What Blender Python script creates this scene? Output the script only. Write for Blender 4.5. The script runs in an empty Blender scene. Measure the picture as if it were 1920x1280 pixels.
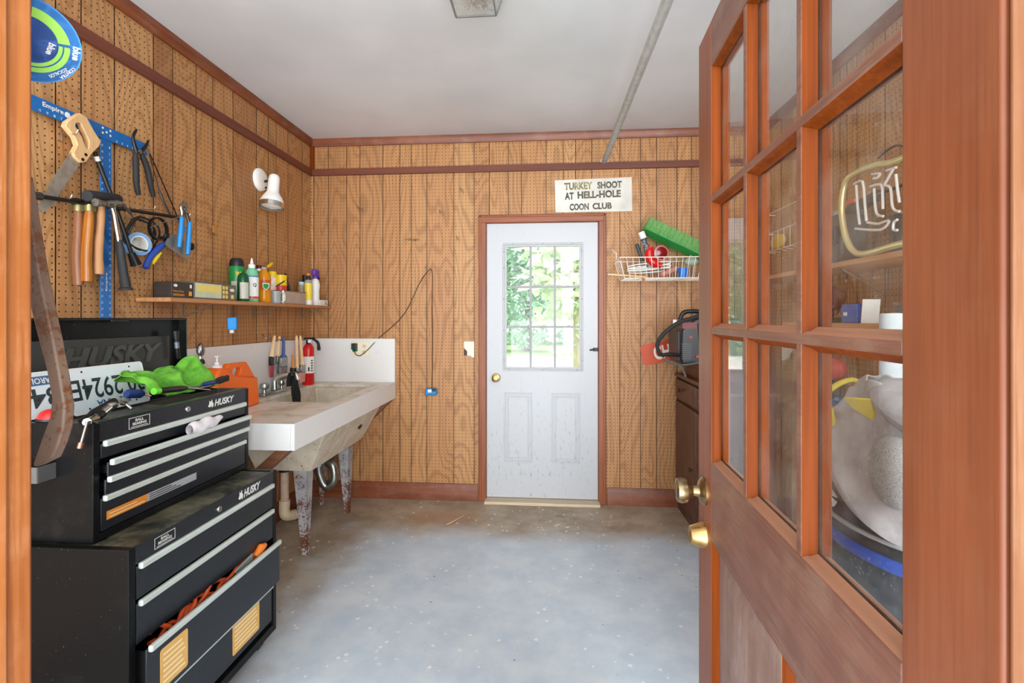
import bpy, bmesh, math, random
from mathutils import Vector, Matrix, noise

random.seed(7)
sc = bpy.context.scene
COL = sc.collection
PI = math.pi

# ------------------------------------------------------------------ camera
EYE = 1.36
F = 906.0
TH = math.atan(70.0 / F)
CT, ST = math.cos(TH), math.sin(TH)
cam_data = bpy.data.cameras.new('camera')
cam_data.sensor_width = 36.0
cam_data.lens = F / 1920.0 * 36.0
cam_data.shift_y = -44.0 / 1920.0
cam_data.clip_start = 0.02
cam = bpy.data.objects.new('camera', cam_data)
cam.location = (0, 0, EYE)
cam.rotation_euler = (PI / 2, 0, TH)
COL.objects.link(cam)
sc.camera = cam

# ------------------------------------------------------------------ daylight and added fill lamps
w = bpy.data.worlds.new('sky')
sc.world = w
w.use_nodes = True
bg = w.node_tree.nodes['Background']
bg.inputs[0].default_value = (0.86, 0.94, 1.0, 1)
bg.inputs[1].default_value = 2.9


def area(name, loc, rot, sx, sy, power, col=(1, 1, 1)):
    d = bpy.data.lights.new(name, 'AREA')
    d.shape = 'RECTANGLE'
    d.size, d.size_y, d.energy, d.color = sx, sy, power, col
    o = bpy.data.objects.new(name, d)
    o.location, o.rotation_euler = loc, rot
    COL.objects.link(o)
    return o


area('front_daylight_fill', (2.6, -5.0, 2.4), (math.radians(85), 0, math.radians(24)), 5.0, 4.0, 420, (0.97, 0.985, 1.0))  # added unseen lamp, fills in front daylight to brighten the west wall
area('ceiling_bounce_fill', (-0.3, -3.2, 0.1), (math.radians(112), 0, 0), 5.0, 2.6, 230, (0.96, 0.985, 1.0))  # added unseen lamp aimed upward to brighten the ceiling
sd = bpy.data.lights.new('sun', 'SUN')
sd.energy = 5.5
sd.angle = 0.01
sd.color = (1.0, 0.96, 0.9)
sun = bpy.data.objects.new('sun', sd)
sun.rotation_euler = Vector((0.55, 0.0, 0.83)).to_track_quat('Z', 'Y').to_euler()
COL.objects.link(sun)
vs = sc.view_settings
vs.view_transform = 'Standard'
vs.look = 'None'
vs.exposure = 0.38
vs.gamma = 1.0
vs.use_curve_mapping = False


# ------------------------------------------------------------------ measuring helpers
def ray(u, v):
    a = (u - 960.0) / F
    return Vector((a * CT - ST, a * ST + CT, (596.0 - v) / F))


def PX(u, v, x):
    r = ray(u, v)
    t = x / r.x
    return Vector((x, r.y * t, EYE + r.z * t))


def PY(u, v, y):
    r = ray(u, v)
    t = y / r.y
    return Vector((r.x * t, y, EYE + r.z * t))


def PZ(u, v, z):
    r = ray(u, v)
    t = (z - EYE) / r.z
    return Vector((r.x * t, r.y * t, z))


def lin(c):
    return tuple(((x / 255.0) / 12.92 if x <= 10 else (((x / 255.0) + 0.055) / 1.055) ** 2.4) for x in c) + (1.0,)


def frame(o, right, up):
    r = Vector(right).normalized()
    u = Vector(up)
    u = (u - r * u.dot(r)).normalized()
    n = r.cross(u)
    m = Matrix.Identity(4)
    for i in range(3):
        m[i][0], m[i][1], m[i][2], m[i][3] = r[i], u[i], n[i], o[i]
    return m


def FL(x):        # a plane parallel to the west wall, seen from the room: 2D = (y, z)
    return frame((x, 0, 0), (0, 1, 0), (0, 0, 1))


def FB(y):        # a plane parallel to the back wall: 2D = (x, z)
    return frame((0, y, 0), (1, 0, 0), (0, 0, 1))


def FR(x):        # east wall plane: 2D = (-y, z)
    return frame((x, 0, 0), (0, -1, 0), (0, 0, 1))


def UPF(o):       # axis straight up
    return frame(o, (1, 0, 0), (0, 1, 0))


def axis_frame(p, q):
    d = (Vector(q) - Vector(p)).normalized()
    s = Vector((0, 0, 1)) if abs(d.z) < 0.9 else Vector((0, 1, 0))
    r = s.cross(d).normalized()
    u = d.cross(r)
    m = Matrix.Identity(4)
    for i in range(3):
        m[i][0], m[i][1], m[i][2], m[i][3] = r[i], u[i], d[i], p[i]
    return m


def smooth(pts, n=6, closed=False):
    P = [Vector(p) for p in pts]
    out = []
    N = len(P)
    for i in range(N if closed else N - 1):
        p0 = P[(i - 1) % N] if (closed or i > 0) else P[0]
        p1, p2 = P[i], P[(i + 1) % N]
        p3 = P[(i + 2) % N] if (closed or i + 2 < N) else P[-1]
        for k in range(n):
            t = k / n
            out.append(0.5 * ((2 * p1) + (p2 - p0) * t + (2 * p0 - 5 * p1 + 4 * p2 - p3) * t * t + (3 * p1 - p0 - 3 * p2 + p3) * t ** 3))
    if not closed:
        out.append(P[-1])
    return out


# ------------------------------------------------------------------ mesh builder
class M:
    def __init__(s):
        s.v, s.f, s.mi, s.seed = [], [], [], []

    def add(s, vs_, fs, mi=0, seed=0.0):
        b = len(s.v)
        s.v += [Vector(p) for p in vs_]
        for f in fs:
            s.f.append([b + i for i in f])
            s.mi.append(mi)
            s.seed.append(seed)
        return s

    def boxmm(s, lo, hi, mi=0, fr=None):
        x0, y0, z0 = lo
        x1, y1, z1 = hi
        p = [(x0, y0, z0), (x1, y0, z0), (x1, y1, z0), (x0, y1, z0), (x0, y0, z1), (x1, y0, z1), (x1, y1, z1), (x0, y1, z1)]
        if fr is not None:
            p = [fr @ Vector(q) for q in p]
        return s.add(p, [(0, 3, 2, 1), (4, 5, 6, 7), (0, 1, 5, 4), (1, 2, 6, 5), (2, 3, 7, 6), (3, 0, 4, 7)], mi)

    def box(s, c, d, rot=None, mi=0):
        fr = Matrix.Translation(Vector(c))
        if rot is not None:
            fr = fr @ rot.to_4x4()
        return s.boxmm((-d[0] / 2, -d[1] / 2, -d[2] / 2), (d[0] / 2, d[1] / 2, d[2] / 2), mi, fr)

    def bar(s, p, q, w_, h, mi=0, roll=0):
        fr = axis_frame(p, q) @ Matrix.Rotation(roll, 4, 'Z')
        L = (Vector(q) - Vector(p)).length
        return s.boxmm((-w_ / 2, -h / 2, 0), (w_ / 2, h / 2, L), mi, fr)

    def prism(s, pts, fr, d0, d1, mi=0):
        n = len(pts)
        a = [fr @ Vector((p[0], p[1], d0)) for p in pts]
        b = [fr @ Vector((p[0], p[1], d1)) for p in pts]
        return s.add(a + b, [tuple(range(n - 1, -1, -1)), tuple(range(n, 2 * n))] + [(i, (i + 1) % n, n + (i + 1) % n, n + i) for i in range(n)], mi)

    def ringprism(s, outer, inner, fr, d0, d1, mi=0):
        n = len(outer)
        A = [fr @ Vector((p[0], p[1], d)) for d in (d0, d1) for p in outer]
        B = [fr @ Vector((p[0], p[1], d)) for d in (d0, d1) for p in inner]
        fs = []
        for i in range(n):
            j = (i + 1) % n
            fs += [(i, j, n + j, n + i), (2 * n + j, 2 * n + i, 3 * n + i, 3 * n + j), (n + i, n + j, 3 * n + j, 3 * n + i), (j, i, 2 * n + i, 2 * n + j)]
        return s.add(A + B, fs, mi)

    def tube(s, pts, r, n=8, closed=False, mi=0, flat=1.0):
        P = [Vector(p) for p in pts]
        N = len(P)
        rs = r if isinstance(r, (list, tuple)) else [r] * N
        if len(rs) != N:
            rs = [rs[min(len(rs) - 1, int(round(i * (len(rs) - 1) / max(1, N - 1))))] for i in range(N)]
        vs_, fs = [], []
        up = None
        for i in range(N):
            d = (P[(i + 1) % N] - P[i - 1]) if closed else (P[min(i + 1, N - 1)] - P[max(i - 1, 0)])
            if d.length < 1e-9:
                d = Vector((0, 0, 1))
            d.normalize()
            if up is None:
                up = Vector((0, 0, 1)) if abs(d.z) < 0.9 else Vector((0, 1, 0))
            rt = d.cross(up)
            if rt.length < 1e-6:
                rt = d.orthogonal()
            rt.normalize()
            up = rt.cross(d).normalized()
            for k in range(n):
                a = 2 * PI * k / n
                vs_.append(P[i] + (rt * math.cos(a) + up * math.sin(a) * flat) * rs[i])
        for i in range(N if closed else N - 1):
            j = (i + 1) % N
            for k in range(n):
                l = (k + 1) % n
                fs.append((i * n + k, i * n + l, j * n + l, j * n + k))
        if not closed:
            fs.append(tuple(range(n - 1, -1, -1)))
            fs.append(tuple((N - 1) * n + k for k in range(n)))
        return s.add(vs_, fs, mi)

    def lathe(s, prof, fr, n=20, mi=0, a0=0.0, a1=2 * PI, sx=1.0, sy=1.0):
        full = abs(a1 - a0 - 2 * PI) < 1e-6
        m = n if full else n + 1
        vs_, fs = [], []
        for (r, h) in prof:
            for k in range(m):
                a = a0 + (a1 - a0) * k / n
                vs_.append(fr @ Vector((r * math.cos(a) * sx, r * math.sin(a) * sy, h)))
        for i in range(len(prof) - 1):
            for k in range(n):
                l = (k + 1) % m
                fs.append((i * m + k, i * m + l, (i + 1) * m + l, (i + 1) * m + k))
        if full:
            if prof[0][0] > 1e-5:
                fs.append(tuple(range(m - 1, -1, -1)))
            if prof[-1][0] > 1e-5:
                fs.append(tuple((len(prof) - 1) * m + k for k in range(m)))
        return s.add(vs_, fs, mi)

    def ball(s, c, r, n=14, mi=0, rot=None):
        r = r if isinstance(r, (tuple, list)) else (r, r, r)
        fr = Matrix.Translation(Vector(c))
        if rot is not None:
            fr = fr @ rot.to_4x4()
        prof = [(math.sin(PI * i / 10), -math.cos(PI * i / 10)) for i in range(11)]
        vs_, fs = [], []
        for (q, h) in prof:
            for k in range(n):
                a = 2 * PI * k / n
                vs_.append(fr @ Vector((q * math.cos(a) * r[0], q * math.sin(a) * r[1], h * r[2])))
        for i in range(10):
            for k in range(n):
                l = (k + 1) % n
                fs.append((i * n + k, i * n + l, (i + 1) * n + l, (i + 1) * n + k))
        return s.add(vs_, fs, mi)

    def sheet(s, fn, nu, nv, mi=0):
        vs_ = [fn(i / nu, j / nv) for j in range(nv + 1) for i in range(nu + 1)]
        fs = [(j * (nu + 1) + i, j * (nu + 1) + i + 1, (j + 1) * (nu + 1) + i + 1, (j + 1) * (nu + 1) + i) for j in range(nv) for i in range(nu)]
        return s.add(vs_, fs, mi)

    def text(s, body, fr, x0, y0, w_, h, d=0.0006, flip=False, bold=0.0, lean=0.0, mi=0):
        cu = bpy.data.curves.new('t', 'FONT')
        cu.body = body
        cu.size = 1.0
        cu.extrude = 0.0
        cu.offset = bold
        cu.shear = lean
        cu.resolution_u = 3
        ob = bpy.data.objects.new('t', cu)
        COL.objects.link(ob)
        me = bpy.data.meshes.new_from_object(ob)
        V = [v.co.copy() for v in me.vertices]
        FS = [tuple(p.vertices) for p in me.polygons]
        bpy.data.objects.remove(ob)
        bpy.data.curves.remove(cu)
        bpy.data.meshes.remove(me)
        if not V:
            return s
        ax, bx = min(v.x for v in V), max(v.x for v in V)
        ay, by = min(v.y for v in V), max(v.y for v in V)
        out = []
        for v in V:
            px, py = (v.x - ax) / (bx - ax), (v.y - ay) / max(by - ay, 1e-6)
            if flip:
                px, py = 1 - px, 1 - py
            out.append(fr @ Vector((x0 + px * w_, y0 + py * h, d)))
        return s.add(out, FS, mi)


def root_of(o):
    L = Vector((0, 0, 0))
    while o is not None:
        L += o.location
        o = o.parent
    return L


def build(name, m, mats, parent=None, bevel=0.0, local=False, sharp=38, subsurf=0, solid=0.0, origin=None, recalc=True, seeds=False):
    me = bpy.data.meshes.new(name)
    off = Vector((0, 0, 0))
    o = bpy.data.objects.new(name, me)
    COL.objects.link(o)
    if parent is not None:
        o.parent = parent
        if not local:
            off = root_of(parent)
    elif origin is not None:
        o.location = origin
        off = Vector(origin)
    me.from_pydata([tuple(p - off) for p in m.v], [], m.f)
    mats = mats if isinstance(mats, (list, tuple)) else [mats]
    for k in mats:
        me.materials.append(k)
    me.polygons.foreach_set('material_index', m.mi)
    if seeds:
        at = me.attributes.new('seed', 'FLOAT', 'FACE')
        at.data.foreach_set('value', m.seed)
    bm = bmesh.new()
    bm.from_mesh(me)
    if recalc:
        bmesh.ops.recalc_face_normals(bm, faces=bm.faces[:])
    lim = math.radians(sharp)
    for f in bm.faces:
        f.smooth = True
    for e in bm.edges:
        e.smooth = not (len(e.link_faces) != 2 or e.calc_face_angle(0) > lim)
    bm.to_mesh(me)
    bm.free()
    if bevel > 0:
        b = o.modifiers.new('bevel', 'BEVEL')
        b.width, b.segments, b.limit_method, b.angle_limit = bevel, 2, 'ANGLE', math.radians(40)
        b.harden_normals = False
    if solid > 0:
        b = o.modifiers.new('solid', 'SOLIDIFY')
        b.thickness = solid
    if subsurf:
        b = o.modifiers.new('sub', 'SUBSURF')
        b.levels = b.render_levels = subsurf
    return o


def tag(o, label, cat, group=None):
    o['label'], o['category'] = label, cat
    if group:
        o['group'] = group
    return o


def thing(name, label, cat, loc, group=None):
    o = bpy.data.objects.new(name, None)
    o.empty_display_size = 0.02
    o.location = loc
    COL.objects.link(o)
    return tag(o, label, cat, group)


def single(name, m, mats, label, cat, group=None, **k):
    xs = [p for p in m.v]
    c = Vector((sum(p.x for p in xs) / len(xs), sum(p.y for p in xs) / len(xs), min(p.z for p in xs)))
    return tag(build(name, m, mats, origin=c, **k), label, cat, group)


def struct(name, m, mats, **k):
    o = build(name, m, mats, **k)
    o['kind'] = 'structure'
    return o


# ------------------------------------------------------------------ materials
class NT:
    def __init__(s, name):
        s.m = bpy.data.materials.new(name)
        s.m.use_nodes = True
        s.t = s.m.node_tree
        s.b = s.t.nodes['Principled BSDF']
        s.out = s.t.nodes['Material Output']

    def n(s, ty, **k):
        q = s.t.nodes.new(ty)
        for a, v in k.items():
            setattr(q, a, v)
        return q

    def l(s, a, b):
        s.t.links.new(a, b)

    def math(s, op, a, b=None, c=None, clamp=False):
        q = s.n('ShaderNodeMath', operation=op)
        q.use_clamp = clamp
        for i, x in enumerate((a, b, c)):
            if x is None:
                continue
            if isinstance(x, (int, float)):
                q.inputs[i].default_value = x
            else:
                s.l(x, q.inputs[i])
        return q.outputs[0]

    def mix(s, fac, a, b, mode='MIX'):
        q = s.n('ShaderNodeMix', data_type='RGBA', blend_type=mode)
        for x, i in ((fac, 0), (a, 6), (b, 7)):
            if isinstance(x, (int, float)):
                q.inputs[i].default_value = x
            elif isinstance(x, tuple):
                q.inputs[i].default_value = x
            else:
                s.l(x, q.inputs[i])
        return q.outputs[2]

    def noise(s, vec, scale, detail=3, rough=0.55, dist=0.0):
        q = s.n('ShaderNodeTexNoise')
        q.inputs['Scale'].default_value = scale
        q.inputs['Detail'].default_value = detail
        q.inputs['Roughness'].default_value = rough
        q.inputs['Distortion'].default_value = dist
        if vec is not None:
            s.l(vec, q.inputs['Vector'])
        return q.outputs['Fac']

    def coords(s):
        return s.n('ShaderNodeTexCoord').outputs['Object']

    def scaled(s, vec, sc3):
        q = s.n('ShaderNodeVectorMath', operation='MULTIPLY')
        s.l(vec, q.inputs[0])
        q.inputs[1].default_value = sc3
        return q.outputs[0]

    def step(s, x, a, b):
        q = s.n('ShaderNodeMapRange', interpolation_type='SMOOTHSTEP')
        s.l(x, q.inputs[0])
        q.inputs[1].default_value, q.inputs[2].default_value = a, b
        return q.outputs[0]

    def bump(s, h, strength, dist=0.002):
        q = s.n('ShaderNodeBump')
        q.inputs['Strength'].default_value = strength
        q.inputs['Distance'].default_value = dist
        s.l(h, q.inputs['Height'])
        s.l(q.outputs[0], s.b.inputs['Normal'])


_cache = {}


def mat(name, col, rough=0.5, metal=0.0, var=0.25, scale=18.0, col2=None, bump=0.0, bscale=120.0, trans=0.0, specks=None, coat=0.0):
    if name in _cache:
        return _cache[name]
    T = NT(name)
    c = T.coords()
    col2 = col2 or tuple(x * 0.72 for x in col)
    n = T.noise(c, scale, 4)
    f = T.math('MULTIPLY', T.step(n, 0.35, 0.7), var)
    cc = T.mix(f, lin(col), lin(col2))
    if specks:
        vz = T.noise(c, specks[1], 2)
        cc = T.mix(T.step(vz, specks[2], specks[2] + 0.05), cc, lin(specks[0]))
    T.l(cc, T.b.inputs['Base Color'])
    T.b.inputs['Roughness'].default_value = rough
    T.b.inputs['Metallic'].default_value = metal
    T.b.inputs['Transmission Weight'].default_value = trans
    T.b.inputs['Coat Weight'].default_value = coat
    if bump:
        T.bump(T.noise(c, bscale, 3), bump)
    _cache[name] = T.m
    return T.m


def wood(name, c1, c2, axis='z', rough=0.5, across=30.0, along=1.6, dust=None, dust_amt=0.4, fine=0.35):
    T = NT(name)
    c = T.coords()
    s3 = {'x': (along, across, across), 'y': (across, along, across), 'z': (across, across, along)}[axis]
    a = T.noise(T.scaled(c, s3), 1.0, 5, 0.6, 0.4)
    b = T.noise(T.scaled(c, tuple(q * 6 if q == across else q * 2.5 for q in s3)), 1.0, 2, 0.5)
    f = T.math('ADD', T.math('MULTIPLY', T.step(a, 0.3, 0.72), 1.0 - fine), T.math('MULTIPLY', T.step(b, 0.35, 0.7), fine))
    cc = T.mix(f, lin(c1), lin(c2))
    if dust:
        d = T.noise(c, 9.0, 6, 0.65)
        d2 = T.noise(T.scaled(c, tuple(q * 8 for q in s3)), 1.0, 2)
        m = T.math('MULTIPLY', T.math('MULTIPLY', T.step(d, 0.4, 0.75), T.step(d2, 0.3, 0.6)), dust_amt)
        cc = T.mix(m, cc, lin(dust))
    T.l(cc, T.b.inputs['Base Color'])
    T.b.inputs['Roughness'].default_value = rough
    T.bump(b, 0.12, 0.001)
    return T.m


def plank_material(name, axis, tones):
    """printed wood-grain pegboard: cathedral grain per plank and one-inch holes"""
    T = NT(name)
    sp = T.n('ShaderNodeSeparateXYZ')
    T.l(T.coords(), sp.inputs[0])
    s = sp.outputs[0 if axis == 'x' else 1]
    z = sp.outputs[2]
    at = T.n('ShaderNodeAttribute', attribute_name='seed')
    sd_ = at.outputs['Fac']

    def vec(a, b, c):
        q = T.n('ShaderNodeCombineXYZ')
        for i, x in enumerate((a, b, c)):
            if isinstance(x, float):
                q.inputs[i].default_value = x
            else:
                T.l(x, q.inputs[i])
        return q.outputs[0]
    sk = T.math('MULTIPLY', sd_, 41.3)
    big = T.noise(vec(T.math('MULTIPLY', s, 4.2), sk, T.math('MULTIPLY', z, 1.0)), 1.0, 1.5, 0.4, 0.25)
    ph = T.math('SINE', T.math('MULTIPLY', big, 115.0))
    lines = T.step(ph, 0.0, 1.0)
    fine = T.noise(vec(T.math('MULTIPLY', s, 160.0), sk, T.math('MULTIPLY', z, 5.0)), 1.0, 3, 0.6)
    ramp = T.n('ShaderNodeValToRGB')
    T.l(sd_, ramp.inputs[0])
    e = ramp.color_ramp.elements
    e[0].position, e[0].color = 0.0, lin(tones[0])
    e[1].position, e[1].color = 1.0, lin(tones[-1])
    for i, t in enumerate(tones[1:-1]):
        q = e.new((i + 1) / (len(tones) - 1))
        q.color = lin(t)
    low = T.noise(vec(T.math('MULTIPLY', s, 2.0), sk, T.math('MULTIPLY', z, 1.2)), 1.0, 3)
    c = T.mix(T.math('MULTIPLY', T.step(low, 0.35, 0.7), 0.55), ramp.outputs[0], lin(tones[1]))
    c = T.mix(T.math('MULTIPLY', lines, 0.36), c, lin((118, 72, 36)))
    c = T.mix(T.math('MULTIPLY', T.step(fine, 0.45, 0.75), 0.35), c, lin((140, 90, 50)))
    c = T.mix(T.math('MULTIPLY', T.step(fine, 0.45, 0.2), 0.25), c, lin((208, 160, 106)))
    hs = T.math('SUBTRACT', T.math('FRACT', T.math('MULTIPLY', s, 1 / 0.0254)), 0.5)
    hz = T.math('SUBTRACT', T.math('FRACT', T.math('MULTIPLY', z, 1 / 0.0254)), 0.5)
    r = T.math('SQRT', T.math('ADD', T.math('MULTIPLY', hs, hs), T.math('MULTIPLY', hz, hz)))
    hole = T.step(r, 0.15, 0.10)
    c = T.mix(hole, c, lin((62, 36, 20)))
    T.l(c, T.b.inputs['Base Color'])
    T.b.inputs['Roughness'].default_value = 0.5
    T.bump(hole, -0.5, 0.004)
    return T.m


def glass_material(name, dust=0.10, tint=(0.93, 0.96, 0.95), ior=1.5, dust_col=(190, 190, 185)):
    T = NT(name)
    T.t.nodes.remove(T.b)
    tr = T.n('ShaderNodeBsdfTransparent')
    tr.inputs[0].default_value = tint + (1,)
    gl = T.n('ShaderNodeBsdfGlossy')
    gl.inputs['Roughness'].default_value = 0.02
    fr = T.n('ShaderNodeFresnel')
    fr.inputs[0].default_value = ior
    gm = T.n('ShaderNodeNewGeometry')       # the inner skin of a pane adds no mirror of its own
    m1 = T.n('ShaderNodeMixShader')
    T.l(T.math('MULTIPLY', T.math('MULTIPLY', fr.outputs[0], 1.5), T.math('SUBTRACT', 1.0, gm.outputs['Backfacing']), clamp=True), m1.inputs[0])
    T.l(tr.outputs[0], m1.inputs[1])
    T.l(gl.outputs[0], m1.inputs[2])
    df = T.n('ShaderNodeBsdfDiffuse')
    df.inputs[0].default_value = lin(dust_col)
    c = T.coords()
    a = T.noise(c, 7.0, 5, 0.7)
    b = T.noise(c, 160.0, 2, 0.6)
    f = T.math('ADD', T.math('MULTIPLY', T.step(a, 0.35, 0.75), dust), T.math('MULTIPLY', T.step(b, 0.62, 0.75), dust * 1.8))
    m2 = T.n('ShaderNodeMixShader')
    T.l(f, m2.inputs[0])
    T.l(m1.outputs[0], m2.inputs[1])
    T.l(df.outputs[0], m2.inputs[2])
    T.l(m2.outputs[0], T.out.inputs['Surface'])
    return T.m


def clear_plastic(name, col, fac=0.55, rough=0.15):
    """translucent coloured plastic: see-through tint under a glossy skin"""
    T = NT(name)
    tr = T.n('ShaderNodeBsdfTransparent')
    tr.inputs[0].default_value = lin(col)
    T.b.inputs['Base Color'].default_value = lin(col)
    T.b.inputs['Roughness'].default_value = rough
    n = T.noise(T.coords(), 30.0, 3)
    f = T.math('ADD', T.math('MULTIPLY', n, 0.2), fac - 0.1)
    m = T.n('ShaderNodeMixShader')
    T.l(f, m.inputs[0])
    T.l(tr.outputs[0], m.inputs[1])
    T.l(T.b.outputs[0], m.inputs[2])
    T.l(m.outputs[0], T.out.inputs['Surface'])
    return T.m


def floor_material():
    T = NT('painted_concrete')
    c = T.coords()
    sp = T.n('ShaderNodeSeparateXYZ')
    T.l(c, sp.inputs[0])
    x, y = sp.outputs[0], sp.outputs[1]
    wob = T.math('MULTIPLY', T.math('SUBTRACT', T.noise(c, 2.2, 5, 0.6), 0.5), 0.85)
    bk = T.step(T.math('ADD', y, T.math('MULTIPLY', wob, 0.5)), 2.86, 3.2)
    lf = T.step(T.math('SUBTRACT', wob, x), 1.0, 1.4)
    dirt_and_shade = T.math('MAXIMUM', bk, lf)  # partly real dirt, partly the daylight cutoff put into the floor colour
    mott = T.noise(c, 5.0, 6, 0.65)
    blue = T.mix(T.step(mott, 0.35, 0.7), lin((186, 199, 210)), lin((205, 215, 222)))
    wear = T.noise(c, 1.6, 4, 0.6)
    blue = T.mix(T.math('MULTIPLY', T.step(wear, 0.5, 0.72), 0.55), blue, lin((224, 226, 224)))
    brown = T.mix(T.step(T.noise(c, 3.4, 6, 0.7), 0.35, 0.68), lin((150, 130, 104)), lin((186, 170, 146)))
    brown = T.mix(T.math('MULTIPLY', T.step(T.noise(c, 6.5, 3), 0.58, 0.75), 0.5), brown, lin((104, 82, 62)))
    # rusty stain by the back wall
    dx = T.math('ADD', x, 0.75)
    dy = T.math('MULTIPLY', T.math('SUBTRACT', y, 3.25), 1.6)
    rr = T.math('ADD', T.math('SQRT', T.math('ADD', T.math('MULTIPLY', dx, dx), T.math('MULTIPLY', dy, dy))), T.math('MULTIPLY', wob, 0.35))
    brown = T.mix(T.math('MULTIPLY', T.step(rr, 0.36, 0.06), 0.55), brown, lin((160, 112, 66)))
    cc = T.mix(T.math('MULTIPLY', dirt_and_shade, 0.93), blue, brown)
    dk = T.noise(c, 26.0, 5, 0.7)
    cc = T.mix(T.math('MULTIPLY', T.step(dk, 0.63, 0.75), 0.45), cc, lin((110, 108, 104)))
    vo = T.n('ShaderNodeTexVoronoi')
    vo.inputs['Scale'].default_value = 17.0
    T.l(c, vo.inputs['Vector'])
    gate = T.step(T.noise(c, 3.0, 3), 0.42, 0.55)
    rad = T.math('MULTIPLY', T.noise(c, 40.0, 2), 0.28)
    sp1 = T.math('MULTIPLY', T.math('LESS_THAN', vo.outputs['Distance'], rad), gate)
    cc = T.mix(T.math('MULTIPLY', sp1, 0.9), cc, lin((232, 234, 232)))
    vo2 = T.n('ShaderNodeTexVoronoi')
    vo2.inputs['Scale'].default_value = 9.0
    T.l(c, vo2.inputs['Vector'])
    sp2 = T.math('LESS_THAN', vo2.outputs['Distance'], T.math('MULTIPLY', T.noise(c, 55.0, 2), 0.09))
    cc = T.mix(T.math('MULTIPLY', sp2, 0.7), cc, lin((70, 62, 56)))
    T.l(cc, T.b.inputs['Base Color'])
    T.b.inputs['Roughness'].default_value = 0.5
    T.bump(mott, 0.15, 0.003)
    return T.m


def rust_material(name, base, rust, amt=0.5, scale=60.0, rough=0.7, low=None):
    T = NT(name)
    c = T.coords()
    n = T.noise(c, scale, 5, 0.65)
    big = T.noise(c, scale / 7, 3)
    v = T.math('ADD', T.math('MULTIPLY', n, 0.65), T.math('MULTIPLY', big, 0.35))
    if low:
        sp = T.n('ShaderNodeSeparateXYZ')
        T.l(c, sp.inputs[0])
        v = T.math('ADD', v, T.math('MULTIPLY', T.step(sp.outputs[2], low, 0.0), 0.12))
    f = T.step(v, 0.62 - amt * 0.2, 0.68 - amt * 0.2)
    cc = T.mix(f, T.mix(T.step(big, 0.3, 0.7), lin(base), lin(tuple(q * 0.85 for q in base))), T.mix(n, lin(rust), lin(tuple(q * 0.6 for q in rust))))
    T.l(cc, T.b.inputs['Base Color'])
    T.b.inputs['Roughness'].default_value = rough
    T.bump(v, 0.3, 0.002)
    return T.m


def leaf_material(name, c1, c2, tr=0.35):
    T = NT(name)
    n = T.noise(T.coords(), 1.4, 3)
    r = T.n('ShaderNodeNewGeometry')
    cc = T.mix(T.math('MULTIPLY', T.math('ADD', n, r.outputs['Random Per Island']), 0.5), lin(c1), lin(c2))
    T.l(cc, T.b.inputs['Base Color'])
    T.b.inputs['Roughness'].default_value = 0.55
    tl = T.n('ShaderNodeBsdfTranslucent')
    T.l(cc, tl.inputs[0])
    m = T.n('ShaderNodeMixShader')
    m.inputs[0].default_value = tr
    T.l(T.b.outputs[0], m.inputs[1])
    T.l(tl.outputs[0], m.inputs[2])
    T.l(m.outputs[0], T.out.inputs['Surface'])
    return T.m


TONES = [(180, 130, 80), (188, 137, 86), (170, 118, 72), (197, 150, 98), (165, 114, 70), (184, 132, 83)]
PLANK_X = plank_material('pegboard_x', 'x', TONES)
PLANK_Y = plank_material('pegboard_y', 'y', TONES)
DARKGROOVE = mat('groove', (26, 17, 11), 0.8)
TRIM_X = wood('trim_wood_x', (138, 72, 38), (96, 46, 24), 'x', 0.4, dust=(170, 140, 120), dust_amt=0.25)
TRIM_Y = wood('trim_wood_y', (138, 72, 38), (96, 46, 24), 'y', 0.4, dust=(170, 140, 120), dust_amt=0.25)
TRIM_Z = wood('trim_wood_z', (162, 92, 52), (120, 62, 34), 'z', 0.42)
RAIL_X = wood('rail_wood_x', (118, 62, 42), (92, 44, 30), 'x', 0.5)
RAIL_Y = wood('rail_wood_y', (118, 62, 42), (92, 44, 30), 'y', 0.5)
CASE_X = wood('casing_wood_x', (160, 90, 52), (118, 60, 34), 'x', 0.42)
DOOR_X = wood('door_wood_rail', (126, 82, 64), (98, 60, 46), 'x', 0.45, dust=(160, 134, 112), dust_amt=0.4)
DOOR_Z = wood('door_wood_stile', (136, 74, 42), (110, 56, 30), 'z', 0.42, dust=(140, 100, 74), dust_amt=0.25)
WEATHERED = wood('door_wood_weathered', (142, 112, 98), (112, 82, 70), 'z', 0.5, dust=(170, 156, 150), dust_amt=0.5)
BEAD = wood('varnished_bead', (132, 62, 16), (100, 44, 10), 'z', 0.5)
def settle_dust(m_, col, amt):
    """dust lying on the upward faces of mouldings"""
    t_ = m_.node_tree
    b_ = t_.nodes['Principled BSDF']
    b_.inputs['Specular IOR Level'].default_value = 0.1
    lk = b_.inputs['Base Color'].links[0]
    src = lk.from_socket
    g = t_.nodes.new('ShaderNodeNewGeometry')
    s_ = t_.nodes.new('ShaderNodeSeparateXYZ')
    t_.links.new(g.outputs['True Normal'], s_.inputs[0])
    r_ = t_.nodes.new('ShaderNodeMapRange')
    r_.inputs[1].default_value, r_.inputs[2].default_value, r_.inputs[4].default_value = 0.1, 0.5, amt
    t_.links.new(s_.outputs[2], r_.inputs[0])
    x_ = t_.nodes.new('ShaderNodeMix')
    x_.data_type = 'RGBA'
    t_.links.new(r_.outputs[0], x_.inputs[0])
    t_.links.new(src, x_.inputs[6])
    x_.inputs[7].default_value = lin(col)
    t_.links.new(x_.outputs[2], b_.inputs['Base Color'])


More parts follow.
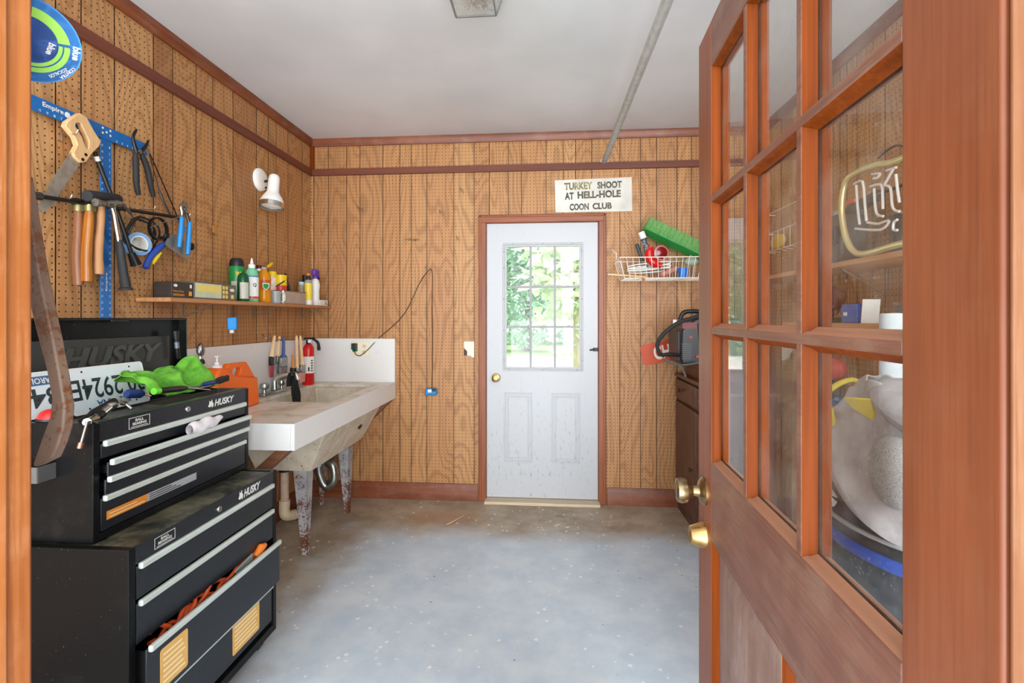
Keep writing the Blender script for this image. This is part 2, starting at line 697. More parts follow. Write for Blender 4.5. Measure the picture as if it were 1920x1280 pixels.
settle_dust(BEAD, (168, 124, 98), 0.75)
CHROME = mat('chrome', (205, 207, 205), 0.18, 1.0, 0.2)
STEEL = mat('steel', (150, 150, 146), 0.32, 1.0, 0.4, 30)
WIRE = mat('wire', (170, 165, 155), 0.35, 0.9)
BLACKP = mat('black_plastic', (26, 26, 27), 0.45, 0, 0.4)
RUBBER = mat('black_rubber', (34, 34, 35), 0.7, 0, 0.4)
BLACKM = mat('black_metal', (30, 29, 28), 0.35, 0.4, 0.5)
WHITEM = mat('white_enamel', (240, 238, 232), 0.25, 0, 0.08)
WHITEP = mat('white_plastic', (232, 232, 228), 0.35, 0, 0.12)
BRASS = mat('brass', (190, 160, 100), 0.28, 1.0, 0.5, 40, (120, 100, 70))
ALUM = mat('aluminium_trim', (212, 222, 214), 0.35, 0.25, 0.15)
PAPER = mat('paper_label', (235, 233, 226), 0.6, 0, 0.1)
INK = mat('ink', (28, 28, 28), 0.6, 0, 0.0)
WHITE_INK = mat('white_ink', (225, 228, 222), 0.5, 0, 0.0)

# ================================================================== THE SETTING
WX, BY, EX, CZ = -1.82, 3.57, 1.52, 2.72      # west wall, back wall, east wall, ceiling


def planks(m, fr, rects, grooves, rnd):
    gs = sorted(grooves)
    edges = [-99] + gs + [99]
    seeds = [rnd.random() for _ in edges]
    for (a, b, z0, z1) in rects:
        for i in range(len(edges) - 1):
            p, q = max(a, edges[i] + 0.0023), min(b, edges[i + 1] - 0.0023)
            if q - p > 0.001:
                m.add([fr @ Vector((p, z0, 0)), fr @ Vector((q, z0, 0)), fr @ Vector((q, z1, 0)), fr @ Vector((p, z1, 0))], [(0, 1, 2, 3)], 0, seeds[i])
        for g in gs:
            if a < g < b:
                l, r, d = g - 0.0023, g + 0.0023, -0.005
                P = [fr @ Vector(t) for t in ((l, z0, 0), (l, z1, 0), (l, z1, d), (l, z0, d), (r, z0, 0), (r, z1, 0), (r, z1, d), (r, z0, d))]
                m.add(P, [(0, 1, 2, 3), (3, 2, 6, 7), (7, 6, 5, 4)], 1)


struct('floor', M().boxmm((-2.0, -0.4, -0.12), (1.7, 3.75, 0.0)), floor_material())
T = NT('ceiling_paint')
cn = T.coords()
T.l(T.mix(T.step(T.noise(cn, 1.3, 4), 0.3, 0.7), lin((222, 224, 227)), lin((208, 210, 213))), T.b.inputs['Base Color'])
T.b.inputs['Roughness'].default_value = 0.42
struct('ceiling', M().boxmm((-2.0, 0.1, CZ), (1.7, 3.75, CZ + 0.1)), T.m)

# west wall
gl = [PX(u, 600, WX).y for u in (104, 152, 214.5, 287.5, 324, 367.5, 399, 437, 480.5, 502.5, 518, 540, 566.5)] + [1.42, 1.25, 1.1, 0.95, 0.8]
m = M()
planks(m, FL(WX), [(0.25, BY, 0, CZ)], gl, random.Random(11))
m.boxmm((WX - 0.12, 0.25, 0), (WX - 0.006, BY + 0.16, CZ), 1)
struct('wall_west', m, [PLANK_Y, DARKGROOVE], seeds=True, recalc=False)
# back wall, around the door opening
DX0, DX1, DZ0, DZ1 = -0.465, 0.355, 0.028, 2.062
gb = [PY(u, 600, BY).x for u in (588.5, 616, 650, 675, 718, 750, 771, 800.5, 851, 889, 917.5, 953, 978, 1024, 1056, 1079.5, 1109.5, 1162, 1201, 1231, 1269.5, 1296)] + [1.12, 1.2, 1.32, 1.45]
m = M()
planks(m, FB(BY), [(WX, DX0 - 0.01, 0, CZ), (DX0 - 0.01, DX1 + 0.01, DZ1 + 0.01, CZ), (DX1 + 0.01, EX, 0, CZ)], gb, random.Random(5))
m.boxmm((WX, BY + 0.006, 0), (DX0 - 0.01, BY + 0.15, CZ), 1)
m.boxmm((DX1 + 0.01, BY + 0.006, 0), (EX + 0.1, BY + 0.15, CZ), 1)
m.boxmm((DX0 - 0.01, BY + 0.006, DZ1 + 0.01), (DX1 + 0.01, BY + 0.15, CZ), 1)
struct('wall_back', m, [PLANK_X, DARKGROOVE], seeds=True, recalc=False)
# east wall
ge = [-PX(u, 300, EX).y for u in (1575, 1607, 1660)] + [-0.62, -0.76, -0.9, -1.05, -2.6, -2.72, -2.9, -3.02, -3.16, -3.3, -3.45]
m = M()
planks(m, FR(EX), [(-BY, -0.3, 0, CZ)], ge, random.Random(3))
m.boxmm((EX + 0.006, 0.3, 0), (EX + 0.12, BY + 0.15, CZ), 1)
struct('wall_east', m, [PLANK_Y, DARKGROOVE], seeds=True, recalc=False)
# front wall stubs either side of the doorway
m = M()
m.boxmm((-0.98, 0.24, 0), (-0.66, 0.39, CZ))
m.boxmm((0.45, 0.2, 0), (0.62, 0.385, CZ))
struct('wall_front', m, TRIM_Z)

# trim
struct('trim_1', M().prism([(WX, CZ), (WX + 0.03, CZ), (WX + 0.03, CZ - 0.025), (WX + 0.014, CZ - 0.055), (WX, CZ - 0.055)], frame((0, 0.4, 0), (1, 0, 0), (0, 0, 1)), 0, -(BY - 0.4)), TRIM_Y)
struct('trim_2', M().prism([(BY, CZ), (BY - 0.03, CZ), (BY - 0.03, CZ - 0.025), (BY - 0.014, CZ - 0.055), (BY, CZ - 0.055)], frame((WX, 0, 0), (0, 1, 0), (0, 0, 1)), 0, EX - WX), TRIM_X)
struct('trim_3', M().boxmm((WX, 0.4, 2.443), (WX + 0.02, BY, 2.492)), RAIL_Y, bevel=0.003)
struct('trim_4', M().boxmm((WX, BY - 0.02, 2.443), (EX, BY, 2.492)), RAIL_X, bevel=0.003)
struct('trim_5', M().boxmm((WX, BY - 0.016, 2.492), (WX + 0.03, BY, CZ - 0.05)), BEAD)
struct('trim_6', M().prism([(EX, CZ), (EX - 0.03, CZ), (EX - 0.03, CZ - 0.025), (EX - 0.014, CZ - 0.055), (EX, CZ - 0.055)], frame((0, 0.4, 0), (1, 0, 0), (0, 0, 1)), 0, -(BY - 0.4)), TRIM_Y)


def base_prof(s0, s1):
    return [(0, 0), (0, 0.125), (-0.008, 0.125), (-0.018, 0.105), (-0.018, 0)]


m = M()
for (x0, x1) in ((WX, DX0 - 0.065), (DX1 + 0.065, EX)):
    m.prism([(BY + p[0], p[1]) for p in base_prof(0, 0)], frame((x0, 0, 0), (0, 1, 0), (0, 0, 1)), 0, x1 - x0)
struct('baseboard_back', m, TRIM_X)
struct('baseboard_west', M().prism([(WX - p[0], p[1]) for p in base_prof(0, 0)], frame((0, 0.4, 0), (1, 0, 0), (0, 0, 1)), 0, -(BY - 0.4)), TRIM_Y)

# ---- door_1 : white back door in its casing
m = M()
cw = 0.058
for (a, b) in ((DX0 - cw, DX0 - 0.004), (DX1 + 0.004, DX1 + cw)):
    m.boxmm((a, BY - 0.018, 0), (b, BY + 0.01, DZ1 + 0.004))
    m.boxmm((a + 0.006 if a < 0 else b - 0.020, BY - 0.024, 0), (a + 0.020 if a < 0 else b - 0.006, BY - 0.017, DZ1 + 0.004 + cw - 0.006))
for (a, b) in ((DX0 - 0.01, DX0 - 0.002), (DX1 + 0.002, DX1 + 0.01)):
    m.boxmm((a, BY - 0.005, 0), (b, BY + 0.15, DZ1 + 0.01))
struct('trim_7', m, TRIM_Z, bevel=0.003)
m = M()
m.boxmm((DX0 - cw, BY - 0.018, DZ1 + 0.004), (DX1 + cw, BY + 0.01, DZ1 + 0.004 + cw))
m.boxmm((DX0 - cw + 0.006, BY - 0.024, DZ1 + cw - 0.016), (DX1 + cw - 0.006, BY - 0.017, DZ1 + cw - 0.002))
m.boxmm((DX0 - 0.01, BY - 0.005, DZ1 + 0.002), (DX1 + 0.01, BY + 0.15, DZ1 + 0.01))
struct('trim_8', m, CASE_X, bevel=0.003)
struct('trim_9', M().boxmm((DX0 - 0.01, BY - 0.075, 0), (DX1 + 0.01, BY + 0.15, 0.022)), wood('sill_wood', (224, 208, 182), (190, 168, 138), 'x', 0.6), bevel=0.004)

T = NT('white_door_paint')
c = T.coords()
sp = T.n('ShaderNodeSeparateXYZ')
T.l(c, sp.inputs[0])
d = T.noise(T.scaled(c, (1, 1, 0.35)), 55.0, 4, 0.7)
low = T.step(sp.outputs[2], 1.0, 0.1)
f = T.math('MULTIPLY', T.step(d, 0.55, 0.72), T.math('ADD', T.math('MULTIPLY', low, 0.55), 0.12))
T.l(T.mix(f, lin((192, 194, 197)), lin((118, 114, 110))), T.b.inputs['Base Color'])
T.b.inputs['Roughness'].default_value = 0.4
DOORW = T.m
d1 = bpy.data.objects.new('door_1', None)
d1.location = ((DX0 + DX1) / 2, BY + 0.03, DZ0)
d1['kind'] = 'structure'
COL.objects.link(d1)
WX0, WX1, WZ0, WZ1 = -0.344, 0.246, 0.971, 1.914
YF = BY + 0.012
m = M()
m.boxmm((DX0, YF, DZ0), (WX0 + 0.02, YF + 0.042, DZ1))
m.boxmm((WX1 - 0.02, YF, DZ0), (DX1, YF + 0.042, DZ1))
m.boxmm((WX0 + 0.02, YF, WZ1 - 0.02), (WX1 - 0.02, YF + 0.042, DZ1))
m.boxmm((WX0 + 0.02, YF, DZ0), (WX1 - 0.02, YF + 0.042, WZ0 + 0.02))
build('slab', m, DOORW, d1)
for (a, b) in ((-0.336, -0.126), (0.016, 0.226)):
    z0, z1 = 0.29, 0.805
    m = M()

    def rect(i, a=a, b=b, z0=z0, z1=z1):
        return [(a + i, z0 + i), (b - i, z0 + i), (b - i, z1 - i), (a + i, z1 - i)]
    m.ringprism(rect(0), rect(0.010), FB(YF), -0.002, 0.008)
    m.ringprism(rect(0.010), rect(0.016), FB(YF), -0.002, 0.004)
    m.ringprism(rect(0.026), rect(0.034), FB(YF), -0.002, 0.007)
    m.prism(rect(0.034), FB(YF), -0.002, 0.004)
    build('raised_panel', m, DOORW, d1, bevel=0.0015)
m = M()


def wrect(i):
    return [(WX0 + i, WZ0 + i), (WX1 - i, WZ0 + i), (WX1 - i, WZ1 - i), (WX0 + i, WZ1 - i)]


m.ringprism(wrect(0), wrect(0.012), FB(YF), -0.002, 0.012)
m.ringprism(wrect(0.012), wrect(0.026), FB(YF), -0.03, 0.006)
wf = build('window_frame', m, mat('window_frame_shaded', (182, 182, 184), 0.4, 0, 0.12), d1, bevel=0.002)  # frame tone darkened to stand for its shadow border
m = M()
for i in range(3):
    for q in ((WX0 + (WX1 - WX0) * (0.08 + 0.42 * i), WZ0 + 0.007), (WX0 + (WX1 - WX0) * (0.13 + 0.37 * i), WZ1 - 0.007)):
        m.lathe([(0.003, 0.0), (0.003, 0.0135)], FB(YF) @ Matrix.Translation((q[0], q[1], 0)), 8)
for z in (1.05, 1.27, 1.5, 1.73, 1.85):
    for x in (WX0 + 0.007, WX1 - 0.007):
        m.lathe([(0.003, 0.0), (0.003, 0.0135)], FB(YF) @ Matrix.Translation((x, z, 0)), 8)
build('frame_screw', m, BLACKM, wf)
m = M()
gx = [WX0 + 0.026 + (WX1 - WX0 - 0.052) * k / 3 for k in range(4)]
gz = [WZ0 + 0.026 + (WZ1 - WZ0 - 0.052) * k / 3 for k in range(4)]
for x in gx[1:3]:
    m.boxmm((x - 0.008, YF + 0.012, WZ0 + 0.02), (x + 0.008, YF + 0.03, WZ1 - 0.02))
for z in gz[1:3]:
    m.boxmm((WX0 + 0.02, YF + 0.0125, z - 0.008), (WX1 - 0.02, YF + 0.0295, z + 0.008))
build('muntin', m, mat('muntin_backlit_grey', (150, 150, 150), 0.45, 0, 0.1), wf)  # white bars greyed, their backlit shade is put into the colour
GLASS1 = glass_material('door_glass_hazed', 0.10, (0.96, 0.98, 0.97), 1.45, (235, 240, 240))  # near-white film puts the hazy outdoor glare into the glass
for i in range(3):
    for j in range(3):
        build('pane', M().boxmm((gx[i], YF + 0.02, gz[j]), (gx[i + 1], YF + 0.023, gz[j + 1])), GLASS1, wf)
kp = PY(930, 708, YF)
kf = FB(YF) @ Matrix.Translation((kp.x, kp.z, 0))
kn = build('door_knob', M().lathe([(0.033, 0), (0.033, 0.004), (0.028, 0.012), (0.013, 0.016), (0.012, 0.034), (0.022, 0.042), (0.0265, 0.054), (0.025, 0.064), (0.012, 0.069), (0.0, 0.069)], kf, 24), BRASS, d1)
build('keyhole', M().boxmm((-0.0015, -0.005, 0.0665), (0.0015, 0.005, 0.0705), 0, kf), BLACKM, kn)
hp = PY(1113, 655, YF)
m = M().boxmm((hp.x - 0.006, YF - 0.016, hp.z - 0.012), (hp.x + 0.03, YF + 0.001, hp.z + 0.012))
m.tube([(hp.x - 0.03, YF - 0.012, hp.z - 0.004), (hp.x + 0.01, YF - 0.012, hp.z + 0.002)], 0.006)
build('door_catch', m, BLACKM, d1, bevel=0.002)

# ---- door_2 : open nine-light wooden door, built flat and swung on its hinge
A = Vector((0.3442, 0.3957, 0.035))
B = Vector((0.3885, 1.2948, 0.035))
d2 = bpy.data.objects.new('door_2', None)
d2.location = A
d2.rotation_euler = (0, 0, math.atan2(B.y - A.y, B.x - A.x))
d2['kind'] = 'structure'
COL.objects.link(d2)
W2, H2, TK, SW = 0.90, 2.032, 0.044, 0.115
GX0, GX1, GZ0, GZ1 = SW, W2 - SW, 1.016 - 0.035, 1.957 - 0.035


def D(name, m, mt, par=None, **k):
    return build(name, m, mt, par or d2, local=True, **k)


D('stile', M().boxmm((0, -TK, 0), (SW, 0, H2)), DOOR_Z, bevel=0.003)
D('stile', M().boxmm((W2 - SW, -TK, 0), (W2, 0, H2)), DOOR_Z, bevel=0.003)
D('rail', M().boxmm((SW, -TK + 0.0003, GZ1), (W2 - SW, -0.0003, H2)), DOOR_X, bevel=0.002)
LR = 0.83 - 0.035
D('rail', M().boxmm((SW, -TK + 0.0003, LR), (W2 - SW, -0.0003, GZ0)), DOOR_X, bevel=0.002)
D('rail', M().boxmm((SW, -TK + 0.0003, 0), (W2 - SW, -0.0003, 0.22)), DOOR_X, bevel=0.002)
MS0, MS1 = W2 / 2 - 0.055, W2 / 2 + 0.055
D('mullion', M().boxmm((MS0, -TK + 0.0003, 0.22), (MS1, -0.0003, LR)), WEATHERED, bevel=0.002)
px = [GX0 + (GX1 - GX0) * k / 3 for k in range(4)]
pz = [GZ0 + (GZ1 - GZ0) * k / 3 for k in range(4)]
mh = 0.0075
m = M()
for x in px[1:3]:
    m.boxmm((x - mh, -TK + 0.001, GZ0), (x + mh, -0.001, GZ1))
for z in pz[1:3]:
    m.boxmm((GX0, -TK + 0.0014, z - mh), (GX1, -0.0006, z + mh))
D('muntin_grid', m, DOOR_X, bevel=0.001)
GLASS2 = glass_material('old_dusty_glass', 0.095, (0.95, 0.96, 0.95), 1.5, (200, 198, 190))
for i in range(3):
    for j in range(3):
        x0 = px[i] + (mh if i else 0)
        x1 = px[i + 1] - (mh if i < 2 else 0)
        z0 = pz[j] + (mh if j else 0)
        z1 = pz[j + 1] - (mh if j < 2 else 0)

        def rr(k):
            return [(x0 + k, z0 + k), (x1 - k, z0 + k), (x1 - k, z1 - k), (x0 + k, z1 - k)]
        m = M()
        for (ys) in ((-0.002, -0.007, -0.012, -0.019), (-TK + 0.002, -TK + 0.007, -TK + 0.012, -0.0245)):
            rings = [(0.0, ys[0]), (0.004, ys[1]), (0.0045, ys[2]), (0.0105, ys[3])]
            vv, ff = [], []
            for (k, y) in rings:
                vv += [(p[0], y, p[1]) for p in rr(k)]
            for a in range(3):
                for b in range(4):
                    ff.append((a * 4 + b, a * 4 + (b + 1) % 4, a * 4 + 4 + (b + 1) % 4, a * 4 + 4 + b))
            m.add(vv, ff)
        D('glazing_bead', m, BEAD, recalc=False)
        D('pane', M().boxmm((x0, -0.0235, z0), (x1, -0.020, z1)), GLASS2)
for (x0, x1) in ((SW, MS0), (MS1, W2 - SW)):
    z0, z1 = 0.22, LR

    def rr(k):
        return [(x0 + k, z0 + k), (x1 - k, z0 + k), (x1 - k, z1 - k), (x0 + k, z1 - k)]
    m = M()
    for (y0, y1, y2) in ((-0.001, -0.008, -0.016), (-TK + 0.001, -TK + 0.008, -TK + 0.016)):
        vv, ff = [], []
        for (k, y) in ((0, y0), (0.008, y1), (0.014, y2)):
            vv += [(p[0], y, p[1]) for p in rr(k)]
        for a in range(2):
            for b in range(4):
                ff.append((a * 4 + b, a * 4 + (b + 1) % 4, a * 4 + 4 + (b + 1) % 4, a * 4 + 4 + b))
        m.add(vv, ff)
    D('panel_moulding', m, BEAD, recalc=False)
    m = M()
    for sgn in (0, 1):
        ya, yb = (-0.016, -0.009) if not sgn else (-TK + 0.016, -TK + 0.009)
        vv = [(p[0], ya, p[1]) for p in rr(0.012)] + [(p[0], yb, p[1]) for p in rr(0.05)]
        m.add(vv, [(b, (b + 1) % 4, 4 + (b + 1) % 4, 4 + b) for b in range(4)] + [(4, 5, 6, 7)])
    D('lower_panel', m, WEATHERED, recalc=False)
KF = frame((0.845, 0, 0.893), (1, 0, 0), (0, 0, 1))     # axis = -y local; turn it outward
KF = Matrix.Translation((0.845, 0, 0.893)) @ Matrix.Rotation(-PI / 2, 4, 'X')
k = D('door_knob', M().lathe([(0.034, -0.001), (0.034, 0.004), (0.026, 0.011), (0.014, 0.014), (0.012, 0.028), (0.018, 0.034), (0.029, 0.044), (0.031, 0.056), (0.028, 0.066), (0.019, 0.069), (0.017, 0.067), (0.0, 0.067)], KF, 28), mat('aged_brass', (176, 150, 108), 0.32, 1.0, 0.6, 60, (110, 100, 84)))
KF2 = Matrix.Translation((0.845, 0, 0.783)) @ Matrix.Rotation(-PI / 2, 4, 'X')
k = D('deadbolt', M().lathe([(0.032, -0.001), (0.031, 0.006), (0.022, 0.032), (0.020, 0.035), (0.014, 0.034), (0.0, 0.034)], KF2, 28), mat('worn_brass', (212, 170, 108), 0.3, 1.0, 0.4, 50))
D('keyhole', M().boxmm((-0.001, -0.006, 0.033), (0.001, 0.006, 0.0355), 0, KF2), BLACKM, k)
for z in (0.25, 1.0, 1.8):
    D('hinge', M().tube([(-0.002, -TK - 0.004, z - 0.045), (-0.002, -TK - 0.004, z + 0.045)], 0.005, 10), BRASS)

# ---- doorway jambs the camera looks between
JAMB = wood('jamb_wood', (172, 106, 54), (138, 76, 36), 'z', 0.4, dust=(214, 160, 118), dust_amt=0.4)
JAMB2 = wood('jamb_wood_worn', (180, 124, 88), (150, 96, 62), 'z', 0.5, dust=(200, 156, 124), dust_amt=0.5)
m = M()
m.boxmm((-0.66, 0.3, 0), (-0.555, 0.48, 2.2))
m.boxmm((-0.6, 0.28, 0), (-0.5503, 0.4535, 2.2))
struct('trim_10', m, JAMB, bevel=0.004)
m = M()
m.boxmm((0.3445, 0.2, 0), (0.45, 0.3935, 2.2))
struct('trim_11', m, JAMB2, bevel=0.006)

# ================================================================== OUTSIDE THE BACK DOOR
GRASS = mat('lawn', (118, 150, 84), 0.9, 0, 0.8, 2.0, (84, 120, 60))
struct('ground', M().boxmm((-16, BY + 0.16, -0.2), (18, 46, -0.12)), GRASS)
m = M()
m.prism([(-6, 13.2), (1.2, 13.6), (5.2, 14.6), (5.2, 16.4), (-6, 20)], UPF((0, 0, 0)), -0.125, -0.1)
o = single('gravel_drive', m, mat('pale_gravel', (226, 214, 204), 0.9, 0, 0.3, 6), 'pale gravel driveway beyond the back door window', 'driveway')


def leaves(m, c, r, n, size, rnd, shell=0.6, aspect=0.55):
    for _ in range(n):
        while True:
            p = Vector((rnd.uniform(-1, 1), rnd.uniform(-1, 1), rnd.uniform(-1, 1)))
            if shell < p.length < 1:
                break
        p = Vector((c[0] + p.x * r[0], c[1] + p.y * r[1], c[2] + p.z * r[2]))
        d = Vector((rnd.uniform(-1, 1), rnd.uniform(-1, 1), rnd.uniform(-1, 0.4))).normalized()
        q = d.cross(Vector((rnd.uniform(-1, 1), rnd.uniform(-1, 1), 1))).normalized()
        nn = d.cross(q)
        s = size * rnd.uniform(0.6, 1.3)
        m.add([p, p + d * s * 0.5 + q * s * aspect * 0.5 + nn * s * 0.08, p + d * s, p + d * s * 0.5 - q * s * aspect * 0.5 + nn * s * 0.08], [(0, 1, 2, 3)])


BUSH = [leaf_material('bush_leaf', (150, 186, 140), (104, 150, 104)), leaf_material('bush_leaf_pale', (172, 206, 168), (128, 172, 138))]
rnd = random.Random(21)
for i, (x, y, rx, h, lab) in enumerate((
        (-4.4, 21.0, 1.1, 7.0, 'tall leafy green bush at the far west end of the row outside'),
        (-1.0, 21.6, 1.15, 8.0, 'broad green bush behind the gravel drive seen through the middle of the door window'),
        (2.45, 21.2, 1.1, 7.2, 'rounded green bush behind the thin tree trunk outside'),
        (5.9, 21.0, 1.1, 7.4, 'dense green bush at the east end of the outdoor row'))):
    t = thing('garden_bush', lab, 'bush', (x, y, -0.12), 'bushes beyond the gravel drive')
    m = M()
    for (cx, cz, q) in ((0, 0.35, 1.0), (-0.25, 0.62, 0.8), (0.25, 0.6, 0.8), (0.0, 0.85, 0.6)):
        leaves(m, (x + cx * rx, y, h * cz), (rx * q, 1.1 * q, h * 0.36), 1100, 0.34, rnd)
    build('foliage', m, BUSH[i % 2], t, recalc=False)
    build('stem', M().tube([(x, y, -0.12), (x + 0.1, y, h * 0.5), (x, y, h * 0.8)], [0.16, 0.1, 0.03], 8), wood('bush_stem', (110, 90, 66), (80, 62, 44), 'z', 0.8), t)
m = M()
for i in range(11):
    leaves(m, (-9 + i * 1.9, 27 + (i % 3) * 0.6, 2.6 + (i % 2)), (1.7, 1.2, 3.4 + (i % 3) * 0.8), 520, 0.5, rnd)
hd = single('hedge', m, leaf_material('hedge_leaf', (160, 196, 158), (110, 156, 122)), 'long pale green hedge closing the view behind the garden bushes', 'hedge', recalc=False)
hd['kind'] = 'stuff'
t = thing('garden_tree', 'slim tree with large sunlit leaves just outside the back door', 'tree', (0.62, 9.2, -0.12))
tr = PY(1080, 600, 9.2)
build('trunk', M().tube(smooth([(tr.x + 0.1, 9.2, -0.12), (tr.x, 9.2, 1.2), (tr.x - 0.06, 9.2, 2.6), (tr.x + 0.1, 9.2, 4.2)], 5), [0.12, 0.09, 0.07, 0.05], 10), wood('tree_bark', (196, 180, 150), (150, 130, 100), 'z', 0.85), t)
m = M()
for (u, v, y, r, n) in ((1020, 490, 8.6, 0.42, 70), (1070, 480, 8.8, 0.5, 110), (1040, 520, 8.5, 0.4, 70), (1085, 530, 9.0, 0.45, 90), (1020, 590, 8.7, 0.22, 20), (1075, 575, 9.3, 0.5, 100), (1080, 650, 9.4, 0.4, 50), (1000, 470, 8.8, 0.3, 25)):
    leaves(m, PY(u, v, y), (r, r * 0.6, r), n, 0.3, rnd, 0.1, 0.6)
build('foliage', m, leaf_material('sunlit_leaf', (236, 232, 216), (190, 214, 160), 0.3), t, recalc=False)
m = M()
for (u, v) in ((1000, 480), (1035, 510), (1088, 490), (1070, 560)):
    p = PY(u, v, 8.9)
    m.tube(smooth([(tr.x, 9.2, 2.2), ((tr.x + p.x) / 2, 9.1, p.z + 0.15), p], 4), [0.04, 0.012], 6)
build('branch', m, wood('tree_branch', (170, 150, 120), (130, 110, 84), 'x', 0.85), t)

# ================================================================== TOOLS ON THE WEST WALL
def W(pts, x):
    return [(PX(u, v, x).y, PX(u, v, x).z) for (u, v) in pts]


def W3(pts, x):
    return [PX(u, v, x) for (u, v) in pts]


BLUE_SQ = mat('square_blue', (22, 108, 184), 0.35, 0.2, 0.15)
# drywall square
t = thing('drywall_square', 'long blue T-shaped drywall square hung behind the tools', 'square', (-1.80, 1.835, 0.9))
hz = 2.113
build('blade', M().boxmm((-1.803, 1.809, 0.92), (-1.8, 1.861, hz)), BLUE_SQ, t)
build('head', M().boxmm((-1.803, 1.50, hz - 0.026), (-1.798, 2.035, hz + 0.026)), BLUE_SQ, t)
m = M()
for k in range(1, 46):
    z = hz - 0.03 - 0.0254 * k
    m.text(str(k), FL(-1.8), 1.848, z - 0.004, 0.004 if k < 10 else 0.008, 0.009)
    m.text(str(48 - k), FL(-1.8), 1.8135, z - 0.004, 0.008, 0.009)
    for j in range(4):
        for (a, b) in ((1.8095, 1.8125), (1.858, 1.8605)):
            m.boxmm((-1.8, a, z + j * 0.00635), (-1.7996, b, z + j * 0.00635 + 0.001))
for k in range(1, 19):
    y = 2.03 - 0.0254 * k
    if not 1.80 < y < 1.87:
        m.text(str(abs(int(round((y - 1.835) / 0.0254)))), FL(-1.798), y, hz - 0.022, 0.007, 0.009)
for (y, z) in ((1.818, 2.128), (1.818, 2.108), (1.835, 2.116), (1.852, 2.128), (1.852, 2.108)):
    m.lathe([(0.0045, 0), (0.0045, 0.0006), (0, 0.0006)], FL(-1.798) @ Matrix.Translation((y, z, 0)), 10)
build('markings', m, WHITE_INK, t)
build('lettering', M().text('Empire', FL(-1.798), 1.585, hz - 0.004, 0.075, 0.022, bold=0.02), WHITE_INK, t)
build('emblem', M().lathe([(0.011, 0), (0.011, 0.0006), (0, 0.0006)], FL(-1.798) @ Matrix.Translation((1.675, hz + 0.006, 0)), 12), WHITE_INK, t)
build('lettering', M().text('Empire', FL(-1.8) @ Matrix.Translation((1.839, 1.47, 0)) @ Matrix.Rotation(PI / 2, 4, 'Z'), 0, -0.003, 0.075, 0.01, bold=0.02), WHITE_INK, t)


# hand saw
t = thing('hand_saw', 'hand saw with pale wooden handle hanging over the blue square', 'saw', PX(75, 390, -1.775))
xs = -1.778
m = M().prism(W([(132, 285), (150, 307), (120, 350), (96, 388), (80, 398), (68, 394), (70, 388), (95, 340)], xs), FL(xs), -0.0008, 0.0008)
build('blade', m, mat('saw_steel', (176, 172, 162), 0.4, 0.7, 0.5, 40, (140, 130, 115)), t)
hp_ = [(146, 212), (158, 220), (172, 246), (185, 265), (182, 274), (166, 290), (156, 305), (147, 305), (136, 295), (133, 288), (141, 272), (136, 258), (118, 236), (121, 228)]
hi_ = [(146, 230), (149, 234), (152, 241), (158, 253), (163, 264), (163, 275), (161, 280), (158, 278), (155, 272), (152, 264), (148, 254), (141, 243), (137, 237), (138, 231)]
m = M().ringprism(W(hp_, xs), W(hi_, xs), FL(xs), -0.011, 0.011)
h = build('handle', m, wood('birch_handle', (226, 186, 136), (208, 162, 110), 'z', 0.45, 40), t, bevel=0.006)
m = M()
for (u, v) in ((156, 290), (150, 299)):
    p = PX(u, v, xs)
    m.lathe([(0.006, 0.0105), (0.006, 0.0122), (0, 0.0122)], FL(xs) @ Matrix.Translation((p.y, p.z, 0)), 12)
build('handle_screw', m, BLACKM, h)

# grooved pliers with black grips
xs = -1.77
t = thing('pliers', 'large black gripped pliers hanging open jaws up', 'pliers', PX(262, 365, xs))
m = M()
m.tube(smooth(W3([(258, 288), (252, 270), (250, 255), (256, 243)], xs), 4), [0.008, 0.007, 0.006, 0.005], 8)
m.tube(smooth(W3([(262, 286), (272, 276), (278, 264)], xs), 4), [0.008, 0.007, 0.005], 8)
build('jaw', m, BLACKM, t)
m = M().lathe([(0.009, -0.006), (0.009, 0.011), (0.006, 0.013), (0, 0.013)], FL(xs) @ Matrix.Translation((PX(259, 284, xs).y, PX(259, 284, xs).z, 0)), 14)
m.bar(PX(252, 287, xs), PX(278, 280, xs), 0.01, 0.016)
build('pivot_bolt', m, STEEL, t)
for pts in ([(254, 288), (255, 315), (256, 345), (260, 366)], [(265, 288), (276, 315), (282, 345), (288, 369)]):
    build('handle', M().tube(smooth(W3(pts, xs), 5), [0.009, 0.012, 0.012, 0.011, 0.009], 10), RUBBER, t)

# long black bar resting along the wall
xs = -1.755
t = thing('breaker_bar', 'long black steel bar lying level across the pegboard hooks', 'bar', PX(200, 400, xs))
build('shaft', M().tube([PX(50, 364, xs), PX(140, 378, xs), PX(338, 408, xs)], 0.0078, 10), BLACKM, t)
m = M().tube([PX(56, 365, xs), PX(76, 368, xs)], 0.0145, 12)
build('socket', m, mat('dark_chrome', (90, 92, 92), 0.25, 1.0), t)
# lug wrench
t = thing('lug_wrench', 'black lug wrench leaning diagonally in front of the blue square', 'wrench', PX(252, 497, -1.74))
build('shaft', M().tube(smooth([PX(177, 284, -1.79), PX(190, 318, -1.785), PX(222, 402, -1.755), PX(249, 482, -1.735)], 4), 0.0078, 10), BLACKM, t)
build('socket', M().tube([PX(246, 474, -1.737), PX(256, 497, -1.731)], [0.014, 0.021], 14), BLACKM, t)
build('price_sticker', M().tube([PX(180.5, 293, -1.788), PX(184, 302, -1.788)], 0.009, 10), PAPER, t)

